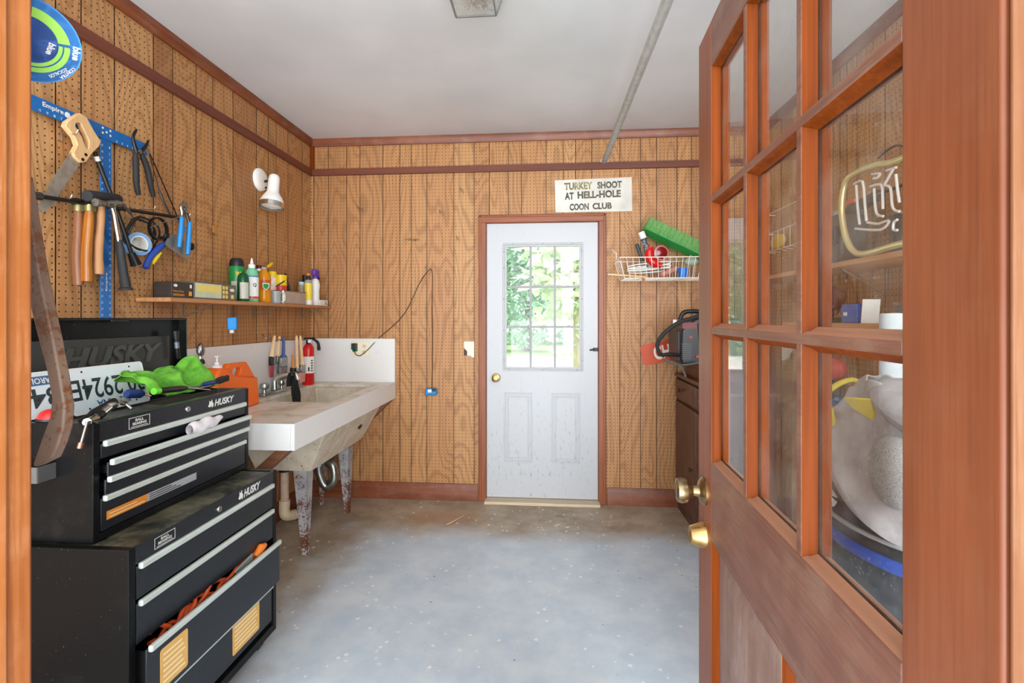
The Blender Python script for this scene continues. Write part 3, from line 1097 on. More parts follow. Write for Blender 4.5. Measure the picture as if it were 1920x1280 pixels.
# hammers
WH = [('sledge_hammer', 'hammer with weathered brown handle, paint rubbed off its neck', [(147, 388), (146, 430), (144, 480), (147, 534)], [0.014, 0.016, 0.017, 0.018], (142, 90, 56), (110, 66, 40), -1.772, 0.4),
      ('ball_peen_hammer', 'hammer with glossy amber varnished handle', [(168, 388), (165, 430), (162, 480), (163, 527)], [0.015, 0.018, 0.019, 0.02], (176, 108, 32), (130, 72, 18), -1.745, 0.18)]
for (nm, lab, pts, rad, c1, c2, xs, ro) in WH:
    t = thing(nm, lab, 'hammer', PX(pts[-1][0], pts[-1][1], xs))
    build('handle', M().tube(smooth(W3(pts, xs), 5), rad, 14, flat=0.8), wood(nm + '_wood', c1, c2, 'z', ro, 40), t)
    c = PX(pts[0][0], pts[0][1] - 8, xs)
    fr = axis_frame(c - Vector((0.0, 0.02, 0.0)), c + Vector((0.0, 0.055, 0.012)))
    build('head', M().lathe([(0.0, 0), (0.013, 0.0), (0.015, 0.012), (0.011, 0.03), (0.013, 0.05), (0.016, 0.055), (0.016, 0.075), (0, 0.076)], fr, 14), BLACKM, t)
    build('neck_band', M().tube([c - Vector((0, 0, 0.008)), c - Vector((0, 0, 0.034))], 0.0185, 12), mat('neck_metal', (150, 140, 96), 0.4, 0.8, 0.5), t)
xs = -1.735
t = thing('rubber_mallet', 'rubber mallet with black head and pale bare handle', 'mallet', PX(184, 514, xs))
build('handle', M().tube(smooth(W3([(190, 380), (188, 420), (184, 465), (184, 514)], xs), 5), [0.014, 0.0155, 0.018, 0.0205], 14, flat=0.85), wood('mallet_wood', (184, 136, 92), (164, 114, 72), 'z', 0.6, 40), t)
a, b = PX(163, 367, xs + 0.01), PX(221, 374, xs - 0.02)
build('head', M().lathe([(0, -0.001), (0.019, 0.0), (0.022, 0.004), (0.022, (b - a).length - 0.004), (0.019, (b - a).length), (0, (b - a).length)], axis_frame(a, b), 18), RUBBER, t)
# claw hammer
xs = -1.70
t = thing('claw_hammer', 'claw hammer with shiny steel neck and dark rubber grip', 'hammer', PX(236, 545, xs))
m = M()
m.tube(smooth(W3([(208, 378), (214, 400), (219, 430), (223, 452)], xs), 4), [0.011, 0.0085, 0.009, 0.0095], 12)
build('neck', m, CHROME, t)
m = M()
f0 = PX(178, 379, xs + 0.005)
m.lathe([(0, 0), (0.0145, 0.001), (0.0155, 0.004), (0.0155, 0.014), (0.012, 0.022), (0.012, 0.04)], axis_frame(f0, PX(206, 383, xs)), 16)
m.tube(smooth(W3([(196, 382), (208, 383), (220, 380)], xs), 4), [0.013, 0.016, 0.013], 12)
for dx in (-0.008, 0.008):
    m.tube(smooth([PX(214, 380, xs + dx), PX(228, 382, xs + dx * 1.3), PX(240, 394, xs + dx * 1.5), PX(250, 408, xs + dx * 1.6)], 5), [0.010, 0.009, 0.006, 0.003], 8)
build('head', m, STEEL, t)
build('grip', M().tube(smooth(W3([(223, 449), (227, 480), (231, 510), (235, 532), (236, 544)], xs), 5), [0.0125, 0.0165, 0.018, 0.02, 0.027], 14, flat=0.75), RUBBER, t)

# rolls, coils and wrenches
xs = -1.755
c = PX(262, 458, xs)
t = thing('tape_roll', 'roll of pale blue tape with white core hanging behind the lug wrench', 'tape', (xs, c.y, c.z - 0.05))
fr = frame((xs - 0.03, c.y, c.z), (0.35, 1, 0), (0, 0, 1))
build('tape', M().lathe([(0.034, 0.0), (0.049, 0.0), (0.049, 0.045), (0.034, 0.045), (0.034, 0.0)], fr, 32), mat('tape_blue', (122, 168, 214), 0.5, 0, 0.2), t, sharp=30)
build('core', M().lathe([(0.030, 0.001), (0.034, 0.001), (0.034, 0.046), (0.030, 0.046), (0.030, 0.001)], fr, 32), PAPER, t, sharp=30)
t = thing('cable_coil', 'coiled black cable looped over the steel bar', 'cable', (xs, c.y, c.z - 0.05))
for k, (r, dx) in enumerate(((0.072, 0.0), (0.066, 0.012), (0.078, 0.004))):
    cc = PX(262 + k * 4, 432, xs + dx)
    m = M().tube([(xs + dx + 0.012 * math.sin(3 * a), cc.y + r * math.cos(a), cc.z - 0.02 + r * 1.0 * math.sin(a)) for a in [2 * PI * i / 36 for i in range(36)]], 0.004, 6, closed=True)
    build('loop', m, BLACKP, t)
xs = -1.735
t = thing('filter_wrench', 'black ring oil filter wrench with blue and yellow grip', 'wrench', PX(275, 503, xs))
c = PX(297, 429, xs)


def circ(c, r, n=28, a0=0.0, a1=2 * PI):
    return [(c.y + r * math.cos(a0 + (a1 - a0) * i / n), c.z + r * math.sin(a0 + (a1 - a0) * i / n)) for i in range(n)]


build('band', M().ringprism(circ(c, 0.052), circ(c, 0.045), FL(xs), -0.007, 0.007), BLACKM, t)
m = M().tube(W3([(303, 446), (311, 448), (314, 438)], xs), [0.009, 0.011, 0.009], 8)
m.tube(W3([(312, 440), (310, 458), (303, 464)], xs), [0.011, 0.01, 0.008], 8)
build('pivot', m, BLACKM, t)
g = build('grip', M().tube(smooth(W3([(308, 457), (292, 470), (280, 485), (272, 502)], xs), 5), [0.010, 0.0135, 0.013, 0.012, 0.013], 10), mat('grip_blue', (32, 70, 160), 0.5), t)
build('grip_inlay', M().tube(smooth([p + Vector((0.004, 0.006, -0.006)) for p in W3([(298, 471), (288, 482), (283, 492)], xs)], 5), [0.006, 0.009, 0.006], 8), mat('grip_yellow', (226, 196, 40), 0.5), g)
xs = -1.72
t = thing('putty_knife', 'putty knife with a wide grey steel blade hanging by the light blue pliers', 'scraper', PX(352, 490, xs))
build('blade', M().prism(W([(309, 459), (313, 448), (324, 440), (334, 440), (347, 455), (355, 491)], xs), FL(xs), -0.001, 0.001), mat('blade_grey', (150, 142, 130), 0.45, 0.7, 0.4), t)
build('handle', M().tube(W3([(334, 448), (345, 425)], xs - 0.012), 0.009, 8), mat('bright_blue_grip', (28, 134, 204), 0.45), t)
p = PX(359, 462, xs - 0.03)
single('black_ball', M().ball(p, (0.012, 0.016, 0.019)), BLACKM, 'small round black ball end poking out beside the light blue pliers', 'ball')
xs = -1.70
t = thing('pliers', 'adjustable pliers with a pair of light blue grips, tips up', 'pliers', PX(345, 475, xs))
m = M()
m.tube(smooth(W3([(341, 412), (342, 398), (340, 388), (346, 380), (352, 384)], xs), 4), [0.008, 0.009, 0.008, 0.007, 0.004], 8)
m.tube(smooth(W3([(355, 416), (350, 402), (346, 392), (352, 388)], xs), 4), [0.008, 0.009, 0.008, 0.004], 8)
m.lathe([(0.007, -0.008), (0.007, 0.012), (0, 0.013)], FL(xs) @ Matrix.Translation((PX(345, 396, xs).y, PX(345, 396, xs).z, 0)), 10)
build('jaw', m, STEEL, t)
for pts in ([(341, 407), (339, 435), (336, 464)], [(356, 414), (354, 445), (352, 477)]):
    build('handle', M().tube(W3(pts, xs), [0.0095, 0.0105, 0.0095], 10), mat('bright_blue_grip', (28, 134, 204), 0.45), t)
xs = -1.775
t = thing('pickup_tool', 'thin chrome telescopic pickup tool leaning on the steel bar', 'pickup tool', PX(322, 408, xs))
build('rod', M().tube([PX(276, 275, xs), PX(300, 360, xs)], 0.0028, 8), CHROME, t)
build('handle', M().tube([PX(298, 355, xs), PX(305, 374, xs), PX(320, 404, xs)], [0.005, 0.0065, 0.004], 8), STEEL, t)
build('tip', M().tube([PX(274, 271, xs), PX(277, 281, xs)], 0.005, 8), WHITEP, t)
single('thin_rod', M().tube(W3([(281, 288), (312, 358), (335, 412), (342, 450)], -1.765), 0.0028, 6), BLACKM, 'thin black rod slanting from the pliers down to the light blue grips', 'rod')
single('leather_tag', M().prism(W([(398, 424), (402, 421), (407, 432), (404, 440), (398, 436)], -1.80), FL(-1.80), 0, 0.006), mat('tan_leather', (184, 126, 58), 0.6), 'small tan tag on the pegboard above the battery boxes', 'tag', bevel=0.002)
single('wire_tool', M().tube(smooth(W3([(282, 426), (320, 412), (342, 404)], -1.69), 4), 0.002, 6), STEEL, 'bare wire strut crossing the black wrench ring', 'wire')
# pegboard hooks that carry the tools
def peg_hook(p, nrm, drop, label, group, out=0.05):
    n_ = Vector(nrm)
    m = M()
    m.tube(smooth([p, p + n_ * 0.012, p + n_ * (out * 0.8) + Vector((0, 0, -0.004)), p + n_ * out + Vector((0, 0, 0.012))], 4), 0.0022, 6)
    m.tube(smooth([p + n_ * 0.006, p + n_ * 0.008 + Vector((0, 0, -drop)), p + Vector((0, 0, -drop - 0.004))], 4), 0.0022, 6)
    return single('peg_hook', m, WIRE, label, 'hook', group)


for (u, v, lab) in ((112, 250, 'wire hook carrying the hand saw handle'), (100, 372, 'wire hook under the socket end of the long bar'), (262, 392, 'wire hook under the long bar beside the claw hammer'), (330, 405, 'wire hook at the far end of the long black bar')):
    peg_hook(PX(u, v, WX), (1, 0, 0), 0.025, lab, 'hooks holding tools on the west wall', 0.075)

# wall lamp
t = thing('wall_lamp', 'white adjustable spotlight lamp on a round wall plate', 'lamp', PX(487, 360, WX))
c = PX(487, 337, WX)
fr = FL(WX) @ Matrix.Translation((c.y, c.z, 0))
build('wall_plate', M().lathe([(0.072, 0.0), (0.071, 0.008), (0.062, 0.018), (0.04, 0.022), (0.0, 0.023)], fr, 32), WHITEM, t)
hx = -1.715
top, bot = PX(515, 327, hx), PX(509, 389, hx)
m = M().tube([(WX + 0.02, c.y + 0.02, c.z - 0.005), (hx + 0.0, top.y - 0.015, c.z - 0.01)], 0.008, 10)
build('swivel', m, BLACKM, t)
L = (bot - top).length
af = axis_frame(top, bot)
build('shade', M().lathe([(0.0, 0), (0.018, 0.002), (0.029, 0.012), (0.033, 0.03), (0.034, L * 0.45), (0.037, L * 0.56), (0.052, L * 0.66), (0.066, L * 0.78), (0.070, L * 0.88)], af, 28), WHITEM, t)
build('rim', M().lathe([(0.0705, L * 0.87), (0.071, L), (0.067, L), (0.066, L * 0.87)], af, 28), CHROME, t)
build('bulb', M().lathe([(0.05, L * 0.9), (0.058, L * 0.95), (0.04, L * 0.985), (0.0, L * 0.995)], af, 24), mat('frosted_bulb', (244, 240, 230), 0.3, 0, 0.0), t)
build('switch', M().tube([(WX + 0.018, c.y + 0.025, c.z - 0.042), (WX + 0.034, c.y + 0.025, c.z - 0.044)], 0.005, 8), BLACKM, t)

# ------------------------------------------------------------------ shelf on the west wall
SZ = 1.451
SF = -1.655
t = thing('wall_shelf', 'rough wooden board shelf carrying bottles and boxes', 'shelf', (-1.74, 2.8, 1.37))
build('board', M().boxmm((WX + 0.002, 1.995, SZ - 0.019), (SF, BY - 0.004, SZ)), wood('shelf_wood', (196, 138, 90), (158, 104, 62), 'y', 0.6, 40), t, bevel=0.002)
for u in (342, 473, 563):
    y = PX(u, 590, WX).y
    m = M()
    for dy in (-0.004, 0.004):
        m.tube([(WX + 0.004, y + dy, SZ - 0.02), (WX + 0.004, y + dy, 1.374), (WX + 0.012, y + dy, 1.368), (SF - 0.01, y + dy, SZ - 0.022)], 0.0026, 6)
    build('wire_bracket', m, WIRE, t)


def at_shelf(u, x):
    r = ray(u, 570)
    return Vector((x, r.y * x / r.x, SZ))


def bottle(name, lab, cat, u, x, prof, mt, parts=()):
    p = at_shelf(u, x)
    t = thing(name, lab, cat, p)
    build('body', M().lathe(prof, UPF(p), 22), mt, t)
    for (pn, pr, pm) in parts:
        q = build(pn, M().lathe(pr, UPF(p), 22), pm, t)
    return t, p


def front_patch(m, p, r, z0, z1, half=0.9, eps=0.0008):
    """a label wrapped on the side of a bottle that faces the room"""
    m.lathe([(r + eps, z0), (r + eps, z1)], UPF(p), 12, a0=-0.75 - half, a1=-0.75 + half)
    return m


def label_part(t, p, r, z0, z1, mt, name='label', half=0.95, eps=0.0008):
    return build(name, front_patch(M(), p, r, z0, z1, half, eps), mt, t)


# battery boxes
DARKBOX = mat('dark_carton', (52, 42, 36), 0.5, 0, 0.2)
GREYBOX = mat('grey_carton', (104, 98, 84), 0.5, 0, 0.2)
ORANGE_INK = mat('orange_ink', (226, 150, 44), 0.5, 0, 0)
y0, y1 = PX(322, 560, -1.675).y, PX(363, 560, -1.675).y
t = thing('battery_box', 'dark brown carton at the near end of the wall shelf', 'box', (-1.71, (y0 + y1) / 2, SZ), 'cartons on the wall shelf')
build('carton', M().boxmm((-1.76, y0, SZ), (-1.675, y1, SZ + 0.072)), DARKBOX, t, bevel=0.002)
m = M()
m.text('Heavy-Duty', FL(-1.675), y0 + 0.008, SZ + 0.024, 0.062, 0.012)
for k in range(2):
    m.boxmm((-1.675, y0 + 0.008, SZ + 0.01 + k * 0.006), (-1.6745, y0 + 0.075, SZ + 0.0125 + k * 0.006))
m.boxmm((-1.675, y1 - 0.03, SZ + 0.012), (-1.6745, y1 - 0.012, SZ + 0.032))
build('print', m, ORANGE_INK, t)
m = M().lathe([(0.011, 0), (0.011, 0.0006), (0, 0.0006)], FL(-1.675) @ Matrix.Translation((y0 + 0.022, SZ + 0.056, 0)) @ Matrix.Scale(0.6, 4, (0, 1, 0)), 16)
build('emblem', m, WHITE_INK, t)
build('size_mark', M().boxmm((-1.675, y1 - 0.024, SZ + 0.048), (-1.6744, y1 - 0.012, SZ + 0.064)), WHITE_INK, t)
y0, y1 = PX(364, 560, -1.672).y, PX(443, 560, -1.672).y
t = thing('battery_box', 'longer grey carton with yellow window panel on the wall shelf', 'box', (-1.71, (y0 + y1) / 2, SZ), 'cartons on the wall shelf')
build('carton', M().boxmm((-1.76, y0, SZ), (-1.672, y1, SZ + 0.083)), GREYBOX, t, bevel=0.002)
ww = y1 - y0
m = M().boxmm((-1.672, y0 + 0.006, SZ + 0.008), (-1.6713, y0 + ww * 0.62, SZ + 0.077))
build('window_panel', m, mat('pale_green_panel', (196, 206, 178), 0.3), t)
m = M().boxmm((-1.6713, y0 + ww * 0.06, SZ + 0.036), (-1.6708, y0 + ww * 0.6, SZ + 0.07))
for i in range(2):
    for j in range(3):
        m.boxmm((-1.672, y0 + ww * (0.65 + i * 0.075), SZ + 0.01 + j * 0.023), (-1.6712, y0 + ww * (0.70 + i * 0.075), SZ + 0.027 + j * 0.023))
m.boxmm((-1.672, y0 + ww * 0.86, SZ + 0.01), (-1.6712, y0 + ww * 0.93, SZ + 0.03))
build('print', m, mat('yellow_print', (232, 206, 108), 0.5, 0, 0.1), t)
build('emblem', M().lathe([(0.018, 0), (0.018, 0.0006), (0, 0.0006)], FL(-1.672) @ Matrix.Translation((y0 + ww * 0.89, SZ + 0.055, 0)) @ Matrix.Scale(0.45, 4, (0, 1, 0)), 16), WHITE_INK, t)

GREEN = mat('bottle_green', (26, 132, 62), 0.3, 0, 0.1)
DKGREEN = clear_plastic('bottle_dark_green', (18, 92, 54), 0.75)
MINT = clear_plastic('bottle_mint', (134, 208, 160), 0.8)
AMBER = clear_plastic('bottle_amber', (232, 150, 24), 0.72)
CLEARP = clear_plastic('clear_plastic', (214, 218, 214), 0.4)
YELLOW = mat('cap_yellow', (238, 204, 30), 0.35, 0, 0.08)
REDC = mat('can_red', (214, 62, 56), 0.35, 0, 0.15)
ORANGEC = mat('cap_orange', (236, 120, 60), 0.4)
PURPLE = mat('trigger_purple', (96, 58, 160), 0.35)
LABY = mat('label_yellow', (236, 206, 60), 0.45, 0, 0.12)
GREYLAB = mat('label_grey', (190, 188, 170), 0.45, 0, 0.3, 60, (150, 150, 140))

t, p = bottle('spray_can', 'green spray can with a domed black cap behind the grey carton', 'can', 444, -1.765, [(0.038, 0), (0.040, 0.004), (0.040, 0.195), (0.037, 0.203)], GREEN, (('cap', [(0.0385, 0.2), (0.0375, 0.215), (0.034, 0.235), (0.026, 0.246), (0, 0.248)], BLACKP),))
label_part(t, p, 0.04, 0.01, 0.115, GREYLAB)
m = M().text('W', frame((p.x + 0.029, p.y - 0.029, p.z), (0.7, 0.7, 0), (0, 0, 1)), -0.015, 0.145, 0.03, 0.025, bold=0.03)
build('emblem', m, YELLOW, t)
t, p = bottle('bottle', 'dark green translucent bottle with a round shoulder', 'bottle', 456, -1.69, [(0.028, 0), (0.030, 0.004), (0.030, 0.105), (0.027, 0.135), (0.018, 0.155), (0.0, 0.165)], DKGREEN)
label_part(t, p, 0.03, 0.015, 0.105, GREYLAB, half=0.8)
t, p = bottle('glue_bottle', 'mint green bottle with tall white nozzle and speckled white label', 'bottle', 472, -1.70, [(0.034, 0), (0.036, 0.004), (0.036, 0.15), (0.031, 0.178), (0.02, 0.19), (0.016, 0.196)], MINT, (('nozzle', [(0.018, 0.194), (0.018, 0.214), (0.009, 0.22), (0.006, 0.24), (0.003, 0.252), (0, 0.253)], WHITEP),))
lb = label_part(t, p, 0.036, 0.02, 0.15, mat('speckled_label', (232, 232, 226), 0.5, 0, 0.1, 20, None, 0, 1, 0, ((40, 40, 40), 220, 0.66)), half=1.1)
build('label_band', front_patch(M(), p, 0.036, 0.02, 0.032, 1.1, 0.0012), REDC, lb)
build('label_band', front_patch(M(), p, 0.036, 0.142, 0.15, 1.1, 0.0012), mat('band_blue', (60, 130, 190), 0.5), lb)
m = M().text('Q', frame((p.x + 0.0272, p.y - 0.0255, p.z), (0.68, 0.73, 0), (0, 0, 1)), -0.003, 0.085, 0.018, 0.022, bold=0.02)
build('lettering', m, INK, lb)
t, p = bottle('bottle', 'green bottle with white neck and dark red cap half hidden at the back', 'bottle', 486, -1.785, [(0.026, 0), (0.026, 0.17), (0.016, 0.2)], GREEN, (('neck', [(0.017, 0.198), (0.017, 0.212)], WHITEP), ('cap', [(0.016, 0.212), (0.016, 0.228), (0.012, 0.234), (0, 0.234)], mat('cap_maroon', (70, 16, 18), 0.4))))
t, p = bottle('soap_bottle', 'clear bottle of amber dish soap with a shield label', 'bottle', 495, -1.70, [(0.036, 0), (0.039, 0.006), (0.038, 0.05), (0.034, 0.09), (0.039, 0.14), (0.034, 0.168), (0.02, 0.19), (0.014, 0.2)], AMBER, (('cap', [(0.016, 0.198), (0.016, 0.212), (0, 0.213)], CLEARP),))
lb = label_part(t, p, 0.0385, 0.078, 0.135, mat('label_rust', (186, 84, 34), 0.4), half=0.75, eps=0.001)
fr = frame((p.x + 0.0295, p.y - 0.0275, p.z), (0.68, 0.73, 0), (0, 0, 1))
sh = [(-0.02, 0.115), (0.018, 0.115), (0.018, 0.095), (0.0, 0.072), (-0.018, 0.092)]
q = build('shield', M().prism(sh, fr, 0, 0.0012), WHITE_INK, lb)
build('shield_field', M().prism([(a * 0.8, 0.095 + (b - 0.095) * 0.8) for (a, b) in sh], fr, 0.0012, 0.002), GREEN, lb)
p = at_shelf(511, -1.77)
t = thing('squeeze_bottle', 'white squeeze bottle with flipped up yellow lid behind the amber soap', 'bottle', p)
build('body', M().lathe([(0.024, 0), (0.026, 0.004), (0.026, 0.165), (0.02, 0.182)], UPF(p), 20, sx=0.8), mat('squeeze_body', (240, 232, 214), 0.4, 0, 0.5, 30, (226, 120, 90)), t)
build('cap', M().lathe([(0.024, 0.172), (0.024, 0.2), (0.02, 0.207), (0, 0.207)], UPF(p), 20), YELLOW, t)
build('flip_lid', M().box((p.x + 0.0, p.y - 0.03, p.z + 0.245), (0.02, 0.05, 0.012), Matrix.Rotation(0.6, 3, 'X')), YELLOW, t, bevel=0.003)
t, p = bottle('spray_can', 'red spray can with a wide yellow cap', 'can', 526, -1.745, [(0.036, 0), (0.038, 0.004), (0.038, 0.118), (0.036, 0.124)], REDC, (('cap', [(0.0385, 0.12), (0.0385, 0.185), (0.036, 0.188), (0, 0.188)], YELLOW),))
p = at_shelf(541, -1.785)
t = thing('scrub_brush', 'black handled brush with blue bristles leaning behind the red can', 'brush', p)
build('handle', M().tube([p + Vector((0, 0.01, 0.03)), p + Vector((0, -0.01, 0.12)), p + Vector((0.0, -0.04, 0.21))], [0.02, 0.014, 0.008], 10, flat=0.6), BLACKP, t)
build('bristles', M().boxmm((p.x - 0.015, p.y - 0.01, p.z), (p.x + 0.015, p.y + 0.04, p.z + 0.035)), mat('bristle_blue', (40, 110, 160), 0.7), t, bevel=0.004)
p = at_shelf(516, -1.685)
t = thing('glass_mug', 'small clear mug between the amber soap and the metal pan', 'mug', p)
build('bowl', M().lathe([(0.0, 0.004), (0.03, 0.004), (0.034, 0.075), (0.036, 0.075), (0.033, 0.0), (0.0, 0.0)], UPF(p), 22), CLEARP, t)
build('handle', M().tube(smooth([p + Vector((0.02, 0.028, 0.068)), p + Vector((0.03, 0.05, 0.06)), p + Vector((0.03, 0.05, 0.02)), p + Vector((0.02, 0.026, 0.01))], 5), 0.005, 8), mat('handle_cream', (226, 222, 200), 0.3), t)
single('table_knife', M().prism([(0, 0), (0.1, -0.002), (0.11, 0.006), (0.0, 0.011)], frame((p.x + 0.035, p.y - 0.05, p.z + 0.095), (0, 0.92, 0.42), (0, -0.42, 0.92)), 0, 0.002), mat('dull_blade', (90, 86, 82), 0.5, 0.6), 'dull grey knife blade sticking out of the clear mug', 'knife')
y0, y1 = at_shelf(529, -1.69).y, at_shelf(571, -1.69).y
t = thing('metal_pan', 'small brushed aluminium loaf pan on the shelf', 'pan', (-1.72, (y0 + y1) / 2, SZ))


def rrect(x0, x1, y0, y1, r, n=4):
    o = []
    for (cx, cy, a) in ((x1 - r, y1 - r, 0), (x0 + r, y1 - r, PI / 2), (x0 + r, y0 + r, PI), (x1 - r, y0 + r, 1.5 * PI)):
        for k in range(n + 1):
            o.append((cx + r * math.cos(a + PI / 2 * k / n), cy + r * math.sin(a + PI / 2 * k / n)))
    return o


m = M().ringprism(rrect(-1.77, -1.675, y0, y1, 0.02), rrect(-1.768, -1.677, y0 + 0.002, y1 - 0.002, 0.018), UPF((0, 0, SZ)), 0.0, 0.082)
m.prism(rrect(-1.77, -1.675, y0, y1, 0.02), UPF((0, 0, SZ)), 0, 0.003)
build('tray', m, mat('brushed_aluminium', (196, 196, 196), 0.35, 0.7, 0.2), t)
build('rim', M().ringprism(rrect(-1.773, -1.672, y0 - 0.003, y1 + 0.003, 0.022), rrect(-1.769, -1.676, y0 + 0.001, y1 - 0.001, 0.018), UPF((0, 0, SZ)), 0.079, 0.084), STEEL, t)
t, p = bottle('glass_jar', 'clear jar with pale blue lid behind the yellow bottle', 'jar', 566, -1.76, [(0.027, 0), (0.028, 0.004), (0.028, 0.13), (0.021, 0.145)], mat('jar_contents', (170, 150, 120), 0.3, 0, 0.6, 30, (110, 90, 70)), (('lid', [(0.023, 0.145), (0.023, 0.166), (0, 0.167)], mat('lid_blue', (176, 206, 222), 0.4)),))
label_part(t, p, 0.028, 0.02, 0.075, mat('label_silver', (196, 198, 200), 0.4), half=1.0)
t, p = bottle('bottle', 'bottle with tall black and dark red cap by the purple spray trigger', 'bottle', 573, -1.79, [(0.024, 0), (0.024, 0.15), (0.018, 0.17)], mat('bottle_maroon', (90, 30, 34), 0.4), (('cap', [(0.021, 0.17), (0.021, 0.225), (0, 0.226)], BLACKP),))
t, p = bottle('lubricant_bottle', 'slim bottle with yellow label and round orange tip', 'bottle', 578, -1.70, [(0.025, 0), (0.026, 0.004), (0.026, 0.16), (0.02, 0.178)], CLEARP, (('cap', [(0.018, 0.176), (0.016, 0.2), (0.012, 0.208)], BLACKP), ('tip', [(0.011, 0.206), (0.014, 0.215), (0.011, 0.225), (0, 0.227)], ORANGEC)))
label_part(t, p, 0.026, 0.03, 0.155, LABY, half=1.4)
build('base_band', front_patch(M(), p, 0.026, 0.002, 0.034, 1.5, 0.001), WHITEP, t)
p = at_shelf(591, -1.70)
t = thing('spray_bottle', 'white spray bottle with purple trigger head near the corner', 'bottle', p)
build('body', M().lathe([(0.028, 0), (0.03, 0.004), (0.029, 0.11), (0.034, 0.15), (0.026, 0.18), (0.015, 0.195)], UPF(p), 22), WHITEP, t)
m = M().boxmm((p.x - 0.016, p.y - 0.035, p.z + 0.215), (p.x + 0.016, p.y + 0.04, p.z + 0.262))
m.lathe([(0.019, 0.193), (0.019, 0.218)], UPF(p), 14)
b = build('trigger_head', m, PURPLE, t, bevel=0.008)
build('trigger', M().bar(p + Vector((0, 0.035, 0.23)), p + Vector((0, 0.06, 0.195)), 0.012, 0.008), mat('trigger_dark', (60, 34, 90), 0.4), b)
y0 = at_shelf(597, -1.68).y
t = thing('small_carton', 'small flat white carton at the corner end of the wall shelf', 'box', (-1.70, y0 + 0.06, SZ))
build('carton', M().boxmm((-1.735, y0, SZ), (-1.668, y0 + 0.125, SZ + 0.042)), WHITEP, t, bevel=0.002)
m = M().text('XL', FL(-1.668), y0 + 0.07, SZ + 0.008, 0.045, 0.026, bold=0.02)
build('lettering', m, mat('navy_ink', (40, 50, 90), 0.5), t)

# foam brush hanging under the shelf
xs = -1.665
c = PX(436, 606, xs)
t = thing('foam_brush', 'bright blue foam block on two metal prongs below the shelf', 'brush', (xs, c.y, c.z - 0.05))
build('prong', M().tube(W3([(434, 574), (433, 596)], xs), 0.004, 6), CHROME, t)
build('prong', M().tube(W3([(441, 575), (439, 596)], xs), 0.004, 6), CHROME, t)
build('block', M().box(c, (0.042, 0.05, 0.064), Matrix.Rotation(0.5, 3, 'Z') @ Matrix.Rotation(0.08, 3, 'X')), mat('foam_blue', (30, 142, 216), 0.6), t, bevel=0.004)
q = PX(435, 621, xs)
build('tip', M().box(q, (0.02, 0.03, 0.02), Matrix.Rotation(0.5, 3, 'Z')), mat('pale_bristle', (216, 214, 206), 0.7), t, bevel=0.004)

# ================================================================== COUNTER AND LAUNDRY TUB IN THE CORNER
CX, CY, CTOP, CBOT = -1.157, 2.117, 0.877, 0.755
HX0, HX1, HY0, HY1 = -1.70, -1.255, 2.68, 3.41
T = NT('stained_laminate')
c = T.coords()
st = T.noise(c, 7.0, 6, 0.65)
cc = T.mix(T.step(st, 0.42, 0.72), lin((226, 218, 204)), lin((190, 172, 144)))
cc = T.mix(T.math('MULTIPLY', T.step(T.noise(c, 40, 4, 0.7), 0.6, 0.75), 0.5), cc, lin((150, 118, 84)))
T.l(cc, T.b.inputs['Base Color'])
T.b.inputs['Roughness'].default_value = 0.4
TOPM = T.m
T = NT('white_laminate')
c = T.coords()
cc = T.mix(T.math('MULTIPLY', T.step(T.noise(c, 28, 5, 0.7), 0.6, 0.78), 0.4), lin((222, 221, 218)), lin((168, 142, 116)))
T.l(cc, T.b.inputs['Base Color'])
T.b.inputs['Roughness'].default_value = 0.35
LAM = T.m
t = thing('sink_counter', 'white laminate corner counter with tall backsplash', 'counter', (-1.49, 2.85, CBOT))
m = M()
m.boxmm((WX + 0.001, CY + 0.0195, CTOP - 0.02), (CX - 0.02, HY0, CTOP))
m.boxmm((WX, HY1, CTOP - 0.02), (CX - 0.02, BY, CTOP))
m.boxmm((WX, HY0, CTOP - 0.02), (HX0, HY1, CTOP))
m.boxmm((HX1, HY0, CTOP - 0.02), (CX - 0.02, HY1, CTOP))
build('countertop', m, TOPM, t)
build('apron', M().boxmm((CX - 0.02, CY, CBOT), (CX, BY - 0.001, CTOP)), LAM, t, bevel=0.0015)
build('apron', M().boxmm((WX, CY - 0.001, CBOT), (CX - 0.0205, CY + 0.019, CTOP)), LAM, t, bevel=0.0015)
build('backsplash', M().boxmm((WX + 0.001, CY, CTOP), (WX + 0.021, BY - 0.001, 1.205)), LAM, t, bevel=0.0015)
build('backsplash', M().boxmm((WX + 0.022, BY - 0.021, CTOP), (CX, BY - 0.001, 1.205)), LAM, t, bevel=0.0015)
BRACE = wood('brace_wood', (140, 92, 62), (104, 64, 44), 'x', 0.6)
build('brace', M().bar((-1.19, BY - 0.045, 0.76), (-1.76, BY - 0.045, 0.21), 0.045, 0.08, roll=PI / 2), BRACE, t)
build('brace', M().bar((-1.22, 2.2, 0.76), (-1.74, 2.2, 0.30), 0.045, 0.07, roll=PI / 2), BRACE, t)

t = thing('laundry_tub', 'old concrete laundry tub on rusty tapered legs under the counter', 'tub', (-1.5, 3.0, 0.0))


def ring(x0, x1, y0, y1, z):
    return [(x0, y0, z), (x1, y0, z), (x1, y1, z), (x0, y1, z)]


